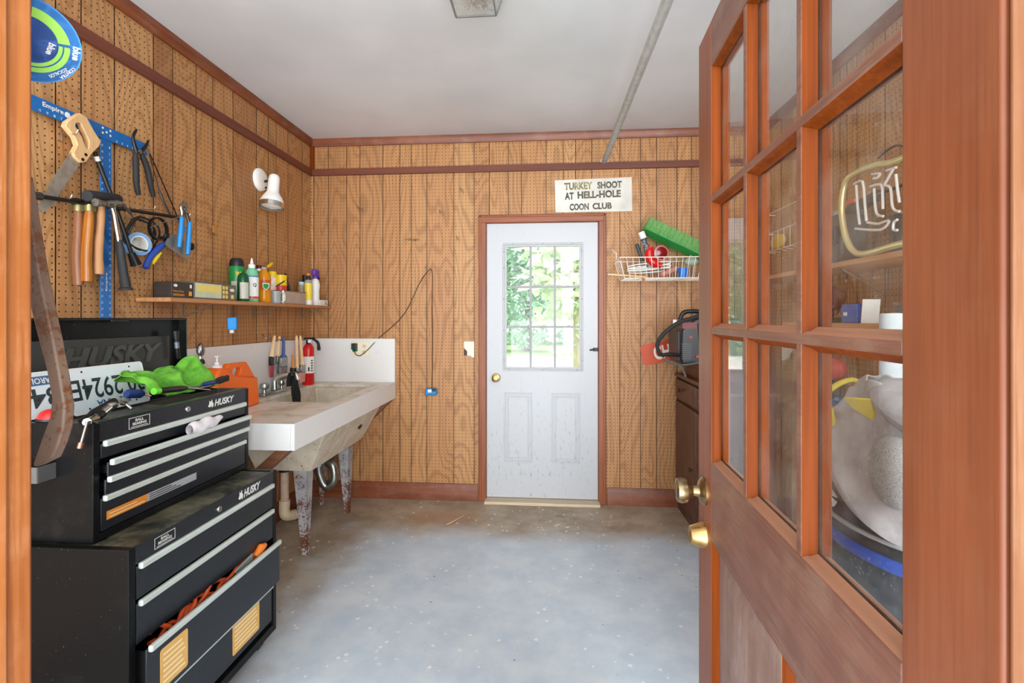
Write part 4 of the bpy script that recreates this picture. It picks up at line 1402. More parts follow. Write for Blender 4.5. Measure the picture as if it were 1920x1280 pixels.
R = [ring(-1.69, -1.36, 2.665, 3.43, 0.482), ring(-1.76, -1.225, 2.58, 3.50, 0.752), ring(-1.765, -1.215, 2.575, 3.51, 0.852), ring(HX0, HX1, HY0, HY1, 0.856), ring(-1.66, -1.37, 2.72, 3.37, 0.53)]
m = M()
vv = [p for r in R for p in r]
ff = [(3, 2, 1, 0)] + [(i * 4 + k, i * 4 + (k + 1) % 4, i * 4 + 4 + (k + 1) % 4, i * 4 + 4 + k) for i in range(4) for k in range(4)] + [(16, 17, 18, 19)]
m.add(vv, ff)
tb = build('basin', m, mat('tub_concrete', (214, 204, 184), 0.7, 0, 0.5, 12, (176, 158, 130), 0.2, 90, 0, ((96, 70, 48), 60, 0.68)), t, bevel=0.006)
lab_c = Vector((-1.262, 3.24, 0.63))
fr = frame((-1.285, 3.20, 0.62), (0, 1, 0), (0.4, 0, 1))
b = build('maker_badge', M().lathe([(0.022, 0.0), (0.022, 0.003), (0.018, 0.004), (0, 0.004)], fr, 20, sx=1.3, sy=0.75), BLACKM, t)
LEGM = rust_material('rusty_leg', (172, 170, 172), (132, 74, 42), 0.3, 80, 0.6, 0.5)
for (x, y) in ((-1.385, 2.672), (-1.39, 3.262)):
    m = M()
    h = 0.50
    # folded sheet leg: two tapering flanges meeting at the front corner
    m.prism([(x - 0.085, h), (x, h), (x, 0.0), (x - 0.032, 0.0)], FB(y), -0.003, 0.0)
    m.prism([(y, h), (y + 0.075, h), (y + 0.028, 0.0), (y, 0.0)], FL(x), -0.003, 0.0)
    build('leg', m, LEGM, t, bevel=0.001)
for (x, y) in ((-1.67, 2.672), (-1.67, 3.40)):
    build('leg', M().prism([(x, h), (x + 0.07, h), (x + 0.03, 0.0), (x, 0.0)], FB(y), -0.003, 0.0), LEGM, t)
# taps on the back deck
TAP = mat('worn_chrome', (176, 182, 176), 0.25, 0.9, 0.5, 50, (120, 130, 124))
fx = -1.755
f = thing('faucet', 'old chrome faucet with a long swing spout on the counter deck', 'faucet', (fx, 2.95, CTOP))
m = M().boxmm((fx - 0.025, 2.82, CTOP), (fx + 0.025, 3.08, CTOP + 0.022))
m.lathe([(0.022, 0.02), (0.018, 0.075), (0.013, 0.09), (0, 0.092)], UPF((fx, 2.97, CTOP)), 16)
build('base', m, TAP, f, bevel=0.006)
build('spout', M().tube(smooth([(fx, 2.97, CTOP + 0.08), (fx + 0.03, 2.972, CTOP + 0.108), (fx + 0.10, 2.98, CTOP + 0.125), (fx + 0.135, 2.985, CTOP + 0.122), (fx + 0.147, 2.985, CTOP + 0.088)], 6), [0.013, 0.0125, 0.0115, 0.012, 0.013], 12), mat('spout_dull', (200, 192, 170), 0.35, 0.6, 0.4), f)
for y in (2.86, 3.05):
    k = build('handle', M().lathe([(0.012, 0.02), (0.01, 0.04), (0.026, 0.048), (0.029, 0.066), (0.024, 0.078), (0, 0.082)], UPF((fx, y, CTOP)), 12), TAP, f)
# glove draped on the spout
xs = -1.60
c0 = PX(553, 702, xs)


def cloth(u, v):
    yy = 2.985 + (u - 0.5) * (0.05 + 0.085 * v) + 0.012 * math.sin(9 * v + 3 * u)
    zz = CTOP + 0.135 - v * 0.235
    xx = fx + 0.118 + 0.028 * v + 0.014 * math.sin(u * 9 + v * 4)
    if v < 0.08:
        xx -= 0.0
    return (xx, yy, zz)


m = M().sheet(cloth, 14, 18)
m.sheet(lambda u, v: (cloth(u, 0)[0] - 0.035 * math.sin(v * PI / 2), cloth(u, 0)[1], CTOP + 0.135 - 0.09 * v * v + 0.01 * math.sin(v * PI)), 14, 6)
single('cleaning_cloth', m, mat('black_cloth', (30, 28, 28), 0.95, 0, 0.3), 'black cloth draped over the faucet spout into the tub', 'cloth', solid=0.004, recalc=False)
# drain plumbing
t = thing('drain_pipe', 'dirty white plastic drain pipe with elbow under the counter', 'pipe', (-1.72, 3.0, 0.0))
PVC = mat('dirty_pvc', (214, 190, 168), 0.5, 0, 0.4, 20, (170, 130, 104))
dx, dy = PX(534, 900, -1.74).x, PX(534, 900, -1.74).y
build('riser', M().tube([(dx, dy, 0.10), (dx, dy, 0.37)], 0.026, 16), PVC, t)
build('elbow', M().tube(smooth([(dx, dy, 0.16), (dx, dy, 0.07), (dx + 0.025, dy + 0.04, 0.045), (dx + 0.06, dy + 0.09, 0.045)], 5), 0.034, 16), mat('elbow_cream', (224, 206, 170), 0.5, 0, 0.4), t)
build('coupling', M().tube([(dx + 0.045, dy + 0.068, 0.045), (dx + 0.085, dy + 0.125, 0.045)], 0.04, 16), BLACKP, t)
build('collar', M().tube([(dx, dy, 0.35), (dx, dy, 0.39)], 0.036, 16), BLACKM, t)
build('valve', M().tube([(dx - 0.03, dy - 0.04, 0.375), (dx + 0.03, dy - 0.02, 0.38)], 0.012, 10), mat('valve_green', (120, 170, 160), 0.5, 0.3), t)
t = thing('sink_trap', 'shiny curved metal trap pipe behind the near tub leg', 'pipe', (-1.48, 3.05, 0.2))
build('bend', M().tube(smooth([(-1.50, 3.05, 0.49), (-1.50, 3.05, 0.36), (-1.46, 3.06, 0.26), (-1.41, 3.07, 0.30), (-1.43, 3.08, 0.40), (-1.55, 3.1, 0.42), (-1.74, 3.12, 0.42)], 6), 0.028, 16), STEEL, t)
build('slip_nut', M().tube([(-1.50, 3.05, 0.40), (-1.50, 3.05, 0.435)], 0.038, 8), STEEL, t)

# things on and above the counter
xs = -1.70
c = PX(376, 656, xs)
t = thing('metal_muddler', 'tall silver rod with egg-shaped top standing on the counter', 'rod', (xs, c.y, CTOP))
build('head', M().ball(c, (0.019, 0.019, 0.034)), STEEL, t)
build('stem', M().tube([(xs, c.y, CTOP), (xs, c.y, c.z - 0.02)], 0.0095, 12), CHROME, t)
build('collar', M().lathe([(0.015, 0), (0.02, 0.006), (0.017, 0.02), (0.012, 0.026)], UPF((xs, c.y, PX(376, 683, xs).z)), 14), BLACKP, t)
# orange jug
xs = -1.67
p0 = PX(430, 755, xs)
t = thing('cleaner_jug', 'orange plastic jug with moulded handle and white pump', 'jug', (xs, p0.y, CTOP))
ORJ = mat('jug_orange', (240, 108, 24), 0.4, 0, 0.12)
q = W([(387, 760), (386, 716), (394, 695), (399, 690), (415, 690), (424, 704), (469, 706), (472, 757)], xs)
q[0], q[7] = (q[0][0], CTOP), (q[7][0], CTOP)
build('body', M().prism(q, FL(xs), -0.05, 0.05), ORJ, t, bevel=0.014)
jo = [(414, 706), (416, 690), (420, 682), (453, 678), (460, 689), (469, 706)]
ji = [(428, 703), (427, 694), (429, 690), (443, 688), (443, 694), (440, 703)]
build('handle', M().ringprism(W(jo, xs), W(ji, xs), FL(xs + 0.012), -0.016, 0.016), ORJ, t, bevel=0.006)
c = PX(407, 690, xs)
pc = build('pump_cap', M().lathe([(0.024, 0), (0.024, 0.012), (0.012, 0.018), (0.012, 0.03), (0.005, 0.032), (0.005, 0.055), (0.014, 0.057), (0.014, 0.062), (0, 0.063)], UPF(c), 16), WHITEP, t)
build('spout', M().tube([c + Vector((0, 0, 0.06)), c + Vector((0, 0.03, 0.06)), c + Vector((0, 0.035, 0.054))], 0.004, 8), WHITEP, pc)

# brushes on a rail
xs = -1.765
r0, r1 = PX(508, 636, xs), PX(572, 637, xs)
t = thing('brush_rail', 'bent wire rail above the backsplash where paint brushes hang', 'rail', (xs, (r0.y + r1.y) / 2, r0.z - 0.02))
build('wire', M().tube(smooth([(WX, r0.y, r0.z + 0.03), (xs, r0.y, r0.z), (xs, r1.y, r1.z), (WX, r1.y, r1.z + 0.02)], 5), 0.003, 6), STEEL, t)
BRWOOD = wood('brush_handle', (232, 196, 152), (214, 172, 124), 'z', 0.5, 40)


def brush(lab, u0, v0, u1, v1, wpx, vb, x, handle, ferr, bris, hang=0.0):
    """top of handle (u0,v0), ferrule (u1,v1), bristle end row vb"""
    a, b = PX(u0, v0, x), PX(u1, v1, x)
    e = PX(u1, vb, x)
    sc_ = (b.y / ray(u1, v1).y) / F
    wd = wpx * sc_
    t = thing('paint_brush', lab, 'paint brush', e, 'paint brushes hanging above the counter')
    mid = a.lerp(b, 0.55)
    build('handle', M().tube(smooth([a, a.lerp(b, 0.25), mid, b], 5), [0.007, 0.010, 0.010, 0.011, 0.2 * wd + 0.008], 10, flat=0.7), handle, t)
    h1 = b.z - (b.z - e.z) * 0.42
    build('ferrule', M().boxmm((x - 0.01, b.y - wd / 2, h1), (x + 0.01, b.y + wd / 2, b.z + 0.004)), ferr, t, bevel=0.004)
    m = M()
    m.add([(x - 0.009, b.y - wd * 0.48, h1), (x + 0.009, b.y - wd * 0.48, h1), (x + 0.009, b.y + wd * 0.48, h1), (x - 0.009, b.y + wd * 0.48, h1), (x - 0.003, b.y - wd * 0.52, e.z), (x + 0.003, b.y - wd * 0.52, e.z), (x + 0.003, b.y + wd * 0.52, e.z), (x - 0.003, b.y + wd * 0.52, e.z)], [(3, 2, 1, 0), (4, 5, 6, 7), (0, 1, 5, 4), (1, 2, 6, 5), (2, 3, 7, 6), (3, 0, 4, 7)])
    build('bristles', m, bris, t)
    return t


PINKB = mat('red_bristle', (168, 70, 78), 0.8, 0, 0.4, 60, (120, 44, 50))
GREYB = mat('grey_bristle', (140, 132, 128), 0.8, 0, 0.7, 90, (84, 78, 76))
brush('paint brush with pale handle and dark red bristles nearest the jug', 515, 629, 509, 669, 11, 707, -1.745, BRWOOD, BLACKM, PINKB)
brush('slim pale paint brush tucked behind the blue handled brush', 524, 630, 521, 668, 9, 700, -1.785, BRWOOD, STEEL, GREYB)
brush('wide paint brush with dark blue handle and grey bristles', 532, 632, 531, 670, 22, 711, -1.745, mat('handle_navy', (58, 84, 140), 0.45), STEEL, GREYB)
brush('short stubby brush with tan tapered handle and black bristles', 549, 664, 549, 690, 12, 706, -1.725, wood('tan_handle', (214, 144, 72), (180, 110, 50), 'z', 0.5), BLACKM, mat('black_bristle', (36, 32, 30), 0.8))
brush('paint brush with long pale handle and pink bristles beside the extinguisher', 563, 629, 567, 684, 15, 716, -1.70, BRWOOD, STEEL, mat('pink_bristle', (206, 128, 128), 0.8, 0, 0.5, 60, (216, 190, 176)))
brush('plain pale brush with matching pale bristles overlapping the pink one', 556, 629, 557, 690, 8, 714, -1.715, BRWOOD, STEEL, mat('pale_bristle', (216, 196, 160), 0.8))

# fire extinguisher
ex, ey = -1.745, 3.385
t = thing('fire_extinguisher', 'red fire extinguisher standing in the counter corner', 'fire extinguisher', (ex, ey, CTOP))
build('cylinder', M().lathe([(0.036, 0), (0.040, 0.006), (0.040, 0.245), (0.036, 0.27), (0.024, 0.29), (0.014, 0.296)], UPF((ex, ey, CTOP)), 28), mat('extinguisher_red', (208, 24, 28), 0.3, 0, 0.08), t)
lb = build('label', M().lathe([(0.0406, 0.085), (0.0406, 0.205)], UPF((ex, ey, CTOP)), 18, a0=-0.9 - 1.2, a1=-0.9 + 1.2), PAPER, t)
m = M()
fr = frame((ex + 0.0275, ey - 0.032, CTOP), (0.79, 0.61, 0), (0, 0, 1))
for k in range(5):
    m.boxmm((0.008, 0.1 + k * 0.018, -0.0005), (0.019, 0.109 + k * 0.018, 0.0008), 0, fr)
m.boxmm((-0.012, 0.1, -0.0005), (-0.002, 0.13, 0.0008), 0, fr)
build('pictogram', m, INK, lb)
m = M().tube([(ex, ey, CTOP + 0.29), (ex, ey, CTOP + 0.325)], 0.016, 12)
m.bar((ex - 0.01, ey - 0.03, CTOP + 0.335), (ex + 0.02, ey + 0.05, CTOP + 0.335), 0.02, 0.012)
build('valve', m, BLACKM, t, bevel=0.002)
build('gauge', M().lathe([(0.012, 0), (0.012, 0.008), (0, 0.009)], frame((ex + 0.014, ey - 0.014, CTOP + 0.315), (0.75, 0.66, 0), (0, 0, 1)), 16), WHITEP, t)
build('hose', M().tube(smooth([(ex + 0.02, ey + 0.03, CTOP + 0.33), (ex + 0.045, ey + 0.055, CTOP + 0.30), (ex + 0.05, ey + 0.06, CTOP + 0.245)], 6), [0.009, 0.01, 0.012], 10), RUBBER, t)

# socket, charger, cord and the blue battery pack
yb = BY - 0.021
c = PY(676, 654, yb)
t = thing('outlet_plate', 'cream double outlet plate on the white backsplash', 'outlet', (c.x, yb, c.z - 0.057))
CREAM = mat('cream_plastic', (236, 226, 200), 0.4, 0, 0.08)
build('plate', M().boxmm((c.x - 0.072, yb - 0.006, c.z - 0.057), (c.x + 0.072, yb, c.z + 0.057)), CREAM, t, bevel=0.003)
m = M()
for zz in (-0.022, 0.022):
    m.lathe([(0.016, 0), (0.016, 0.0015), (0, 0.0015)], FB(yb - 0.006) @ Matrix.Translation((c.x + 0.03, c.z + zz, 0)), 18)
s_ = build('socket', m, mat('socket_cream', (222, 208, 176), 0.4), t)
m = M()
for zz in (-0.022, 0.022):
    for xx in (-0.006, 0.006):
        m.boxmm((c.x + 0.03 + xx - 0.001, yb - 0.0085, c.z + zz - 0.004), (c.x + 0.03 + xx + 0.001, yb - 0.007, c.z + zz + 0.005))
build('slot', m, INK, s_)
c2 = PY(664, 651, yb - 0.03)
t = thing('wall_charger', 'black plug-in charger with a green light and long thin cord', 'charger', (c2.x, yb - 0.03, c2.z - 0.03))
build('body', M().boxmm((c2.x - 0.018, yb - 0.045, c2.z - 0.03), (c2.x + 0.018, yb - 0.006, c2.z + 0.03)), mat('charger_black', (34, 40, 38), 0.4), t, bevel=0.004)
T = NT('green_led')
T.b.inputs['Base Color'].default_value = lin((40, 220, 140))
T.b.inputs['Emission Color'].default_value = lin((40, 230, 140))
T.b.inputs['Emission Strength'].default_value = 2.0
build('indicator_light', M().boxmm((c2.x - 0.017, yb - 0.0462, c2.z - 0.028), (c2.x - 0.008, yb - 0.0445, c2.z - 0.018)), T.m, t)
yc = BY - 0.012
pts = [PY(665, 658, yb - 0.03), PY(667, 664, yb - 0.025), PY(676, 666, yb - 0.02), PY(690, 655, yb - 0.012), PY(712, 632, yc), PY(742, 606, yc), PY(763, 580, yc), PY(786, 532, yc), PY(800, 511, yc - 0.03), PY(808, 505, yc - 0.035), PY(811, 520, yc - 0.03), PY(810, 580, yc), PY(811, 640, yc), PY(810, 728, yc)]
build('cord', M().tube(smooth(pts, 6), 0.0032, 6), mat('brown_cord', (70, 44, 26), 0.5), t)
c3 = PY(809, 734, BY - 0.02)
t2 = thing('battery_pack', 'small blue device hanging from the cord on the back wall', 'battery pack', (c3.x, BY - 0.02, c3.z - 0.025))
build('body', M().boxmm((c3.x - 0.043, BY - 0.045, c3.z - 0.024), (c3.x + 0.043, BY - 0.003, c3.z + 0.026)), mat('pack_blue', (24, 130, 196), 0.4), t2, bevel=0.008)
build('label', M().boxmm((c3.x - 0.02, BY - 0.0462, c3.z - 0.002), (c3.x + 0.006, BY - 0.0445, c3.z + 0.02)), PAPER, t2)
build('contact', M().boxmm((c3.x + 0.01, BY - 0.047, c3.z + 0.006), (c3.x + 0.038, BY - 0.0445, c3.z + 0.027)), BLACKP, t2)
c = PZ(711, 713, CTOP)
t = thing('sink_strainer', 'dark wire strainer lying on the counter near the back wall', 'strainer', (c.x, c.y, CTOP))
build('rim', M().lathe([(0.03, 0.0), (0.034, 0.004), (0.034, 0.014), (0.028, 0.014), (0.028, 0.0)], UPF((c.x, c.y, CTOP)), 18), mat('strainer_grey', (96, 100, 98), 0.4, 0.7), t)
m = M()
for k in range(7):
    m.tube([(c.x - 0.028, c.y - 0.024 + k * 0.008, CTOP + 0.008), (c.x + 0.028, c.y - 0.024 + k * 0.008, CTOP + 0.008)], 0.0016, 5)
build('mesh', m, STEEL, t)

# ================================================================== TOOL CHESTS
T = NT('black_chest_paint')
c = T.coords()
n1 = T.noise(c, 5.0, 6, 0.7)
sc_ = T.noise(c, 150.0, 2, 0.6)
cc = T.mix(T.math('MULTIPLY', T.step(n1, 0.5, 0.75), 0.35), lin((19, 20, 21)), lin((52, 52, 50)))
cc = T.mix(T.math('MULTIPLY', T.step(sc_, 0.70, 0.76), 0.35), cc, lin((150, 150, 146)))
T.l(cc, T.b.inputs['Base Color'])
T.b.inputs['Roughness'].default_value = 0.3
T.b.inputs['Specular IOR Level'].default_value = 0.14
CHEST = T.m
T = NT('dusty_chest_top')
c = T.coords()
cc = T.mix(T.step(T.noise(c, 8.0, 6, 0.7), 0.4, 0.68), lin((30, 34, 30)), lin((116, 110, 88)))
T.l(cc, T.b.inputs['Base Color'])
T.b.inputs['Roughness'].default_value = 0.4
DUSTY = T.m
FRONT = mat('chest_front_sky_tint', (26, 30, 36), 0.32, 0.0, 0.3, 40, (38, 43, 50), 0, 120, 0, ((120, 122, 122), 170, 0.72))  # slight blue in the base stands for reflected sky
DOG = [(0.0, 0.28), (0.22, 0.5), (0.26, 0.92), (0.46, 0.68), (0.72, 1.0), (0.8, 0.62), (1.0, 0.46), (0.9, 0.05), (0.72, 0.0), (0.68, 0.32), (0.5, 0.12), (0.2, 0.1)]


def brand(parent, x, y0, z0, w_, h):
    """dog head emblem and slanted name on a chest front"""
    e = M().prism([(y0 + p[0] * w_ * 0.2, z0 - h * 0.05 + p[1] * h * 1.15) for p in DOG], FL(x), 0, 0.0008)
    build('dog_emblem', e, WHITE_INK, parent)
    build('lettering', M().text('HUSKY', FL(x), y0 + w_ * 0.23, z0, w_ * 0.77, h, 0.0008, bold=0.035, lean=0.25), WHITE_INK, parent)


def badge(parent, x, y0, z0, w_, h):
    def rc(k):
        return [(y0 + k, z0 + k), (y0 + w_ - k, z0 + k), (y0 + w_ - k, z0 + h - k), (y0 + k, z0 + h - k)]
    b = build('badge', M().prism(rc(0), FL(x), 0, 0.001), BLACKP, parent)
    build('border', M().ringprism(rc(0), rc(0.0015), FL(x), 0.001, 0.0014), WHITE_INK, b)
    m = M().text('BALL', FL(x), y0 + w_ * 0.3, z0 + h * 0.6, w_ * 0.4, h * 0.25, 0.0014, bold=0.03)
    m.text('BEARING', FL(x), y0 + w_ * 0.17, z0 + h * 0.28, w_ * 0.66, h * 0.25, 0.0014, bold=0.03)
    m.boxmm((x + 0.001, y0 + w_ * 0.1, z0 + h * 0.12), (x + 0.0014, y0 + w_ * 0.9, z0 + h * 0.17))
    build('lettering', m, WHITE_INK, b)


def lock(parent, x, y, z):
    k = build('lock', M().lathe([(0.0105, 0), (0.0105, 0.004), (0.009, 0.006), (0, 0.006)], FL(x) @ Matrix.Translation((y, z, 0)), 20), CHROME, parent)
    build('keyhole', M().boxmm((x + 0.0055, y - 0.0006, z - 0.004), (x + 0.0068, y + 0.0006, z + 0.004)), INK, k)


def drawer(parent, xf, y0, y1, zt, zb, depth=0.25, open_=0.0):
    x = xf + open_
    d = build('drawer', M().boxmm((x - 0.006, y0, zb), (x, y1, zt)), FRONT, parent, bevel=0.0015)
    if open_ > 0:
        m = M()
        m.boxmm((x - depth, y0 + 0.012, zb + 0.004), (x - 0.006, y0 + 0.014, zt - 0.012))
        m.boxmm((x - depth, y1 - 0.014, zb + 0.004), (x - 0.006, y1 - 0.012, zt - 0.012))
        m.boxmm((x - depth, y0 + 0.012, zb + 0.004), (x - 0.006, y1 - 0.012, zb + 0.006))
        build('tray', m, BLACKM, d)
    build('handle', M().boxmm((x - 0.002, y0 + 0.004, zt - 0.010), (x + 0.013, y1 - 0.004, zt + 0.0085)), ALUM, d, bevel=0.0045)
    return d


# --- rolling cabinet underneath
bx0, bx1, by0, by1, bz0, bz1 = -1.61, -1.15, 1.24, 1.958, 0.05, 0.722
t = thing('tool_cabinet', 'wide black lower tool cabinet with one drawer pulled open on orange cords', 'tool cabinet', ((bx0 + bx1) / 2, (by0 + by1) / 2, 0.0))
m = M()
m.boxmm((bx0, by0, bz0), (bx1, by0 + 0.022, bz1))
m.boxmm((bx0, by1 - 0.022, bz0), (bx1, by1, bz1))
m.boxmm((bx0, by0 + 0.022, bz0), (bx0 + 0.01, by1 - 0.022, bz1))
m.boxmm((bx0 + 0.01, by0 + 0.022, bz0), (bx1, by1 - 0.022, bz0 + 0.03))
build('body', m, CHEST, t, bevel=0.0015)
m = M().boxmm((bx0 + 0.01, by0 + 0.022, bz1 - 0.012), (bx1 - 0.003, by1 - 0.022, bz1 - 0.004))
build('top_panel', m, DUSTY, t)
m = M().boxmm((bx0 + 0.012, by0 + 0.022, 0.26), (bx1 - 0.13, by1 - 0.022, 0.67))
build('drawer_box', m, BLACKM, t)
build('fascia', M().boxmm((bx1 - 0.006, by0 + 0.022, 0.672), (bx1, by1 - 0.022, bz1)), FRONT, t)
m = M()
for (x, y) in ((bx0 + 0.05, by0 + 0.06), (bx1 - 0.05, by0 + 0.06), (bx0 + 0.05, by1 - 0.06), (bx1 - 0.05, by1 - 0.06)):
    m = M().tube([(x, y - 0.012, 0.025), (x, y + 0.012, 0.025)], 0.025, 14)
    m.boxmm((x - 0.012, y - 0.016, 0.025), (x + 0.012, y + 0.016, 0.052))
    build('caster', m, BLACKP, t)
dy0, dy1 = by0 + 0.026, by1 - 0.026
drawer(t, bx1, dy0, dy1, 0.665, 0.572)
drawer(t, bx1, dy0, dy1, 0.56, 0.446)
d3 = drawer(t, bx1, dy0, dy1, 0.433, 0.268, 0.42, 0.03)
d4 = drawer(t, bx1 - 0.004, dy0, dy1, 0.25, 0.10)
badge(t, bx1, PX(289, 1010, bx1).y, 0.683, 0.078, 0.032)
lock(t, bx1, PX(410, 955, bx1).y, 0.694)
brand(t, bx1, PX(447, 920, bx1).y, 0.682, 0.135, 0.03)
STICK = mat('amber_sticker', (228, 176, 92), 0.45, 0, 0.25, 30, (238, 206, 140))
STICKT = mat('amber_print', (250, 226, 176), 0.5, 0, 0)
for (dr, xx, u0, u1, z0, z1) in ((d3, bx1 + 0.03, 300, 352, 0.283, 0.40), (d4, bx1 - 0.004, 436, 486, 0.122, 0.238)):
    y0, y1 = PX(u0, 1200, xx).y, PX(u1, 1200, xx).y
    s_ = build('sticker', M().prism(rrect(y0, y1, z0, z1, 0.008), FL(xx), 0, 0.0006), STICK, dr)
    m = M()
    for k in range(6):
        m.boxmm((xx + 0.0006, y0 + 0.012, z0 + 0.014 + k * 0.016), (xx + 0.001, y1 - 0.012 - (k % 3) * 0.006, z0 + 0.020 + k * 0.016))
    build('print', m, STICKT, s_)

# orange cords in the open drawer
rnd = random.Random(4)
t2 = thing('extension_cord', 'bundle of orange extension cord stuffed in the open cabinet drawer', 'cord', (bx1 - 0.03, 1.6, 0.37))
CORD = mat('cord_orange', (206, 82, 34), 0.5, 0, 0.4, 30, (150, 44, 20))
for k in range(7):
    pts = []
    ph = rnd.uniform(0, 6)
    a0 = 1.30 + rnd.uniform(0, 0.1)
    for i in range(15):
        y = a0 + i * 0.036 + 0.012 * math.sin(i * 1.3 + ph)
        pts.append((bx1 + 0.004 - 0.018 * abs(math.sin(i * 0.8 + ph)), y, 0.385 + 0.026 * math.sin(i * 0.9 + ph) + 0.006 * k))
    build('strand', M().tube(smooth(pts, 3), 0.0065, 7), CORD, t2)
build('plug', M().tube([(bx1 + 0.008, 1.80, 0.43), (bx1 + 0.01, 1.835, 0.45), (bx1 + 0.01, 1.86, 0.448)], [0.012, 0.017, 0.01], 10), mat('plug_orange', (240, 128, 44), 0.4), t2)
t2 = thing('cord_reel', 'grey blade shaped tool lying over the orange cords', 'tool', (bx1 + 0.02, 1.75, 0.42))
build('blade', M().bar((bx1 + 0.006, 1.68, 0.425), (bx1 + 0.006, 1.785, 0.44), 0.006, 0.024), mat('blade_pale', (170, 186, 186), 0.4, 0.4), t2, bevel=0.002)
build('tip', M().bar((bx1 + 0.006, 1.655, 0.42), (bx1 + 0.006, 1.68, 0.425), 0.008, 0.012), BLACKP, t2)

# --- chest on top
tx0, tx1, ty0, ty1, tz0, tz1 = -1.585, -1.285, 1.27, 1.977, 0.722, 1.06
t = thing('tool_chest', 'black top tool chest with open lid and four slim drawers', 'tool chest', ((tx0 + tx1) / 2, (ty0 + ty1) / 2, tz0))
m = M()
m.boxmm((tx0, ty0, tz0), (tx1, ty0 + 0.02, tz1))
m.boxmm((tx0, ty1 - 0.02, tz0), (tx1, ty1, tz1))
m.boxmm((tx0, ty0 + 0.02, tz0), (tx0 + 0.008, ty1 - 0.02, tz1))
m.boxmm((tx0 + 0.008, ty0 + 0.02, tz0), (tx1, ty1 - 0.02, tz0 + 0.02))
build('body', m, CHEST, t, bevel=0.0015)
build('tray_floor', M().boxmm((tx0 + 0.008, ty0 + 0.02, 1.028), (tx1 - 0.006, ty1 - 0.02, 1.036)), mat('tray_grey', (92, 90, 84), 0.5, 0, 0.4), t)
build('drawer_box', M().boxmm((tx0 + 0.01, ty0 + 0.02, 0.75), (tx1 - 0.05, ty1 - 0.02, 1.02)), BLACKM, t)
build('fascia', M().boxmm((tx1 - 0.006, ty0 + 0.02, 1.006), (tx1, ty1 - 0.02, tz1)), FRONT, t)
build('front_lip', M().boxmm((tx1 - 0.022, ty0 + 0.012, tz1 - 0.002), (tx1, ty1 - 0.012, tz1 + 0.004)), mat('lip_green_black', (70, 84, 74), 0.25, 0.5, 0.4), t, bevel=0.001)
ey0, ey1 = ty0 + 0.024, ty1 - 0.024
drawer(t, tx1, ey0, ey1, 0.998, 0.955)
dr2 = drawer(t, tx1, ey0, ey1, 0.945, 0.905, 0.2, 0.022)
drawer(t, tx1, ey0, ey1, 0.895, 0.852, 0.2, 0.014)
dr4 = drawer(t, tx1, ey0, ey1, 0.840, 0.745)
y0, y1, y2 = PX(200, 960, tx1).y, PX(276, 930, tx1).y, PX(368, 895, tx1).y
s_ = build('sticker', M().boxmm((tx1, y0, 0.772), (tx1 + 0.0006, y1, 0.797)), mat('orange_sticker', (232, 146, 54), 0.45), dr4)
m = M()
for k in range(2):
    m.boxmm((tx1 + 0.0006, y0 + 0.008, 0.777 + k * 0.009), (tx1 + 0.001, y1 - 0.01 - k * 0.03, 0.7795 + k * 0.009))
build('print', m, STICKT, s_)
s_ = build('sticker', M().boxmm((tx1, y1, 0.772), (tx1 + 0.0006, y2, 0.797)), mat('grey_sticker', (170, 174, 178), 0.45), dr4)
m = M()
for k in range(3):
    m.boxmm((tx1 + 0.0006, y1 + 0.008, 0.776 + k * 0.007), (tx1 + 0.001, y1 + 0.14 - k * 0.02, 0.7785 + k * 0.007))
build('print', m, INK, s_)
badge(t, tx1, PX(241, 790, tx1).y, 1.018, 0.078, 0.034)
lock(t, tx1, PX(351, 768, tx1).y, 1.036)
brand(t, tx1, PX(390, 756, tx1).y, 1.02, 0.15, 0.026)
# lid standing open
lx0, lx1 = -1.603, -1.563
lid = build('lid', M().boxmm((lx0, ty0, 1.062), (lx0 + 0.004, ty1, 1.36)), CHEST, t)
m = M()
m.boxmm((lx0 + 0.004, ty0, 1.062), (lx1, ty0 + 0.004, 1.36))
m.boxmm((lx0 + 0.004, ty1 - 0.004, 1.062), (lx1, ty1, 1.36))
m.boxmm((lx0 + 0.004, ty0 + 0.004, 1.352), (lx1, ty1 - 0.004, 1.356))
build('rim', m, mat('rim_black', (38, 44, 40), 0.25, 0.4, 0.3), lid, bevel=0.001)
build('latch', M().boxmm((lx1 - 0.004, 1.61, 1.345), (lx1 + 0.006, 1.68, 1.356)), BLACKM, lid, bevel=0.002)
lp = -1.580
build('inner_panel', M().boxmm((lx0 + 0.004, ty0 + 0.012, 1.075), (lp, ty1 - 0.075, 1.288)), mat('panel_charcoal', (52, 52, 50), 0.5, 0, 0.2), lid, bevel=0.003)
LETT = mat('embossed_charcoal', (60, 60, 57), 0.35, 0, 0.2)
pa, pb = PX(112, 660, lp).y, PX(302, 660, lp).y
cu = M().text('HUSKY', FL(lp), pa, 1.188, pb - pa, 0.072, 0.0, bold=0.03, lean=0.28)
front = M()
nv = len(cu.v)
ec = {}
for f in cu.f:
    for i in range(len(f)):
        a, b = f[i], f[(i + 1) % len(f)]
        ec[(min(a, b), max(a, b))] = ec.get((min(a, b), max(a, b)), 0) + 1
up = [p + Vector((0.006, 0, 0)) for p in cu.v]
front.add(cu.v + up, [tuple(nv + i for i in f) for f in cu.f] + [(a, b, nv + b, nv + a) for (a, b), k in ec.items() if k == 1])
build('embossed_lettering', front, LETT, lid)
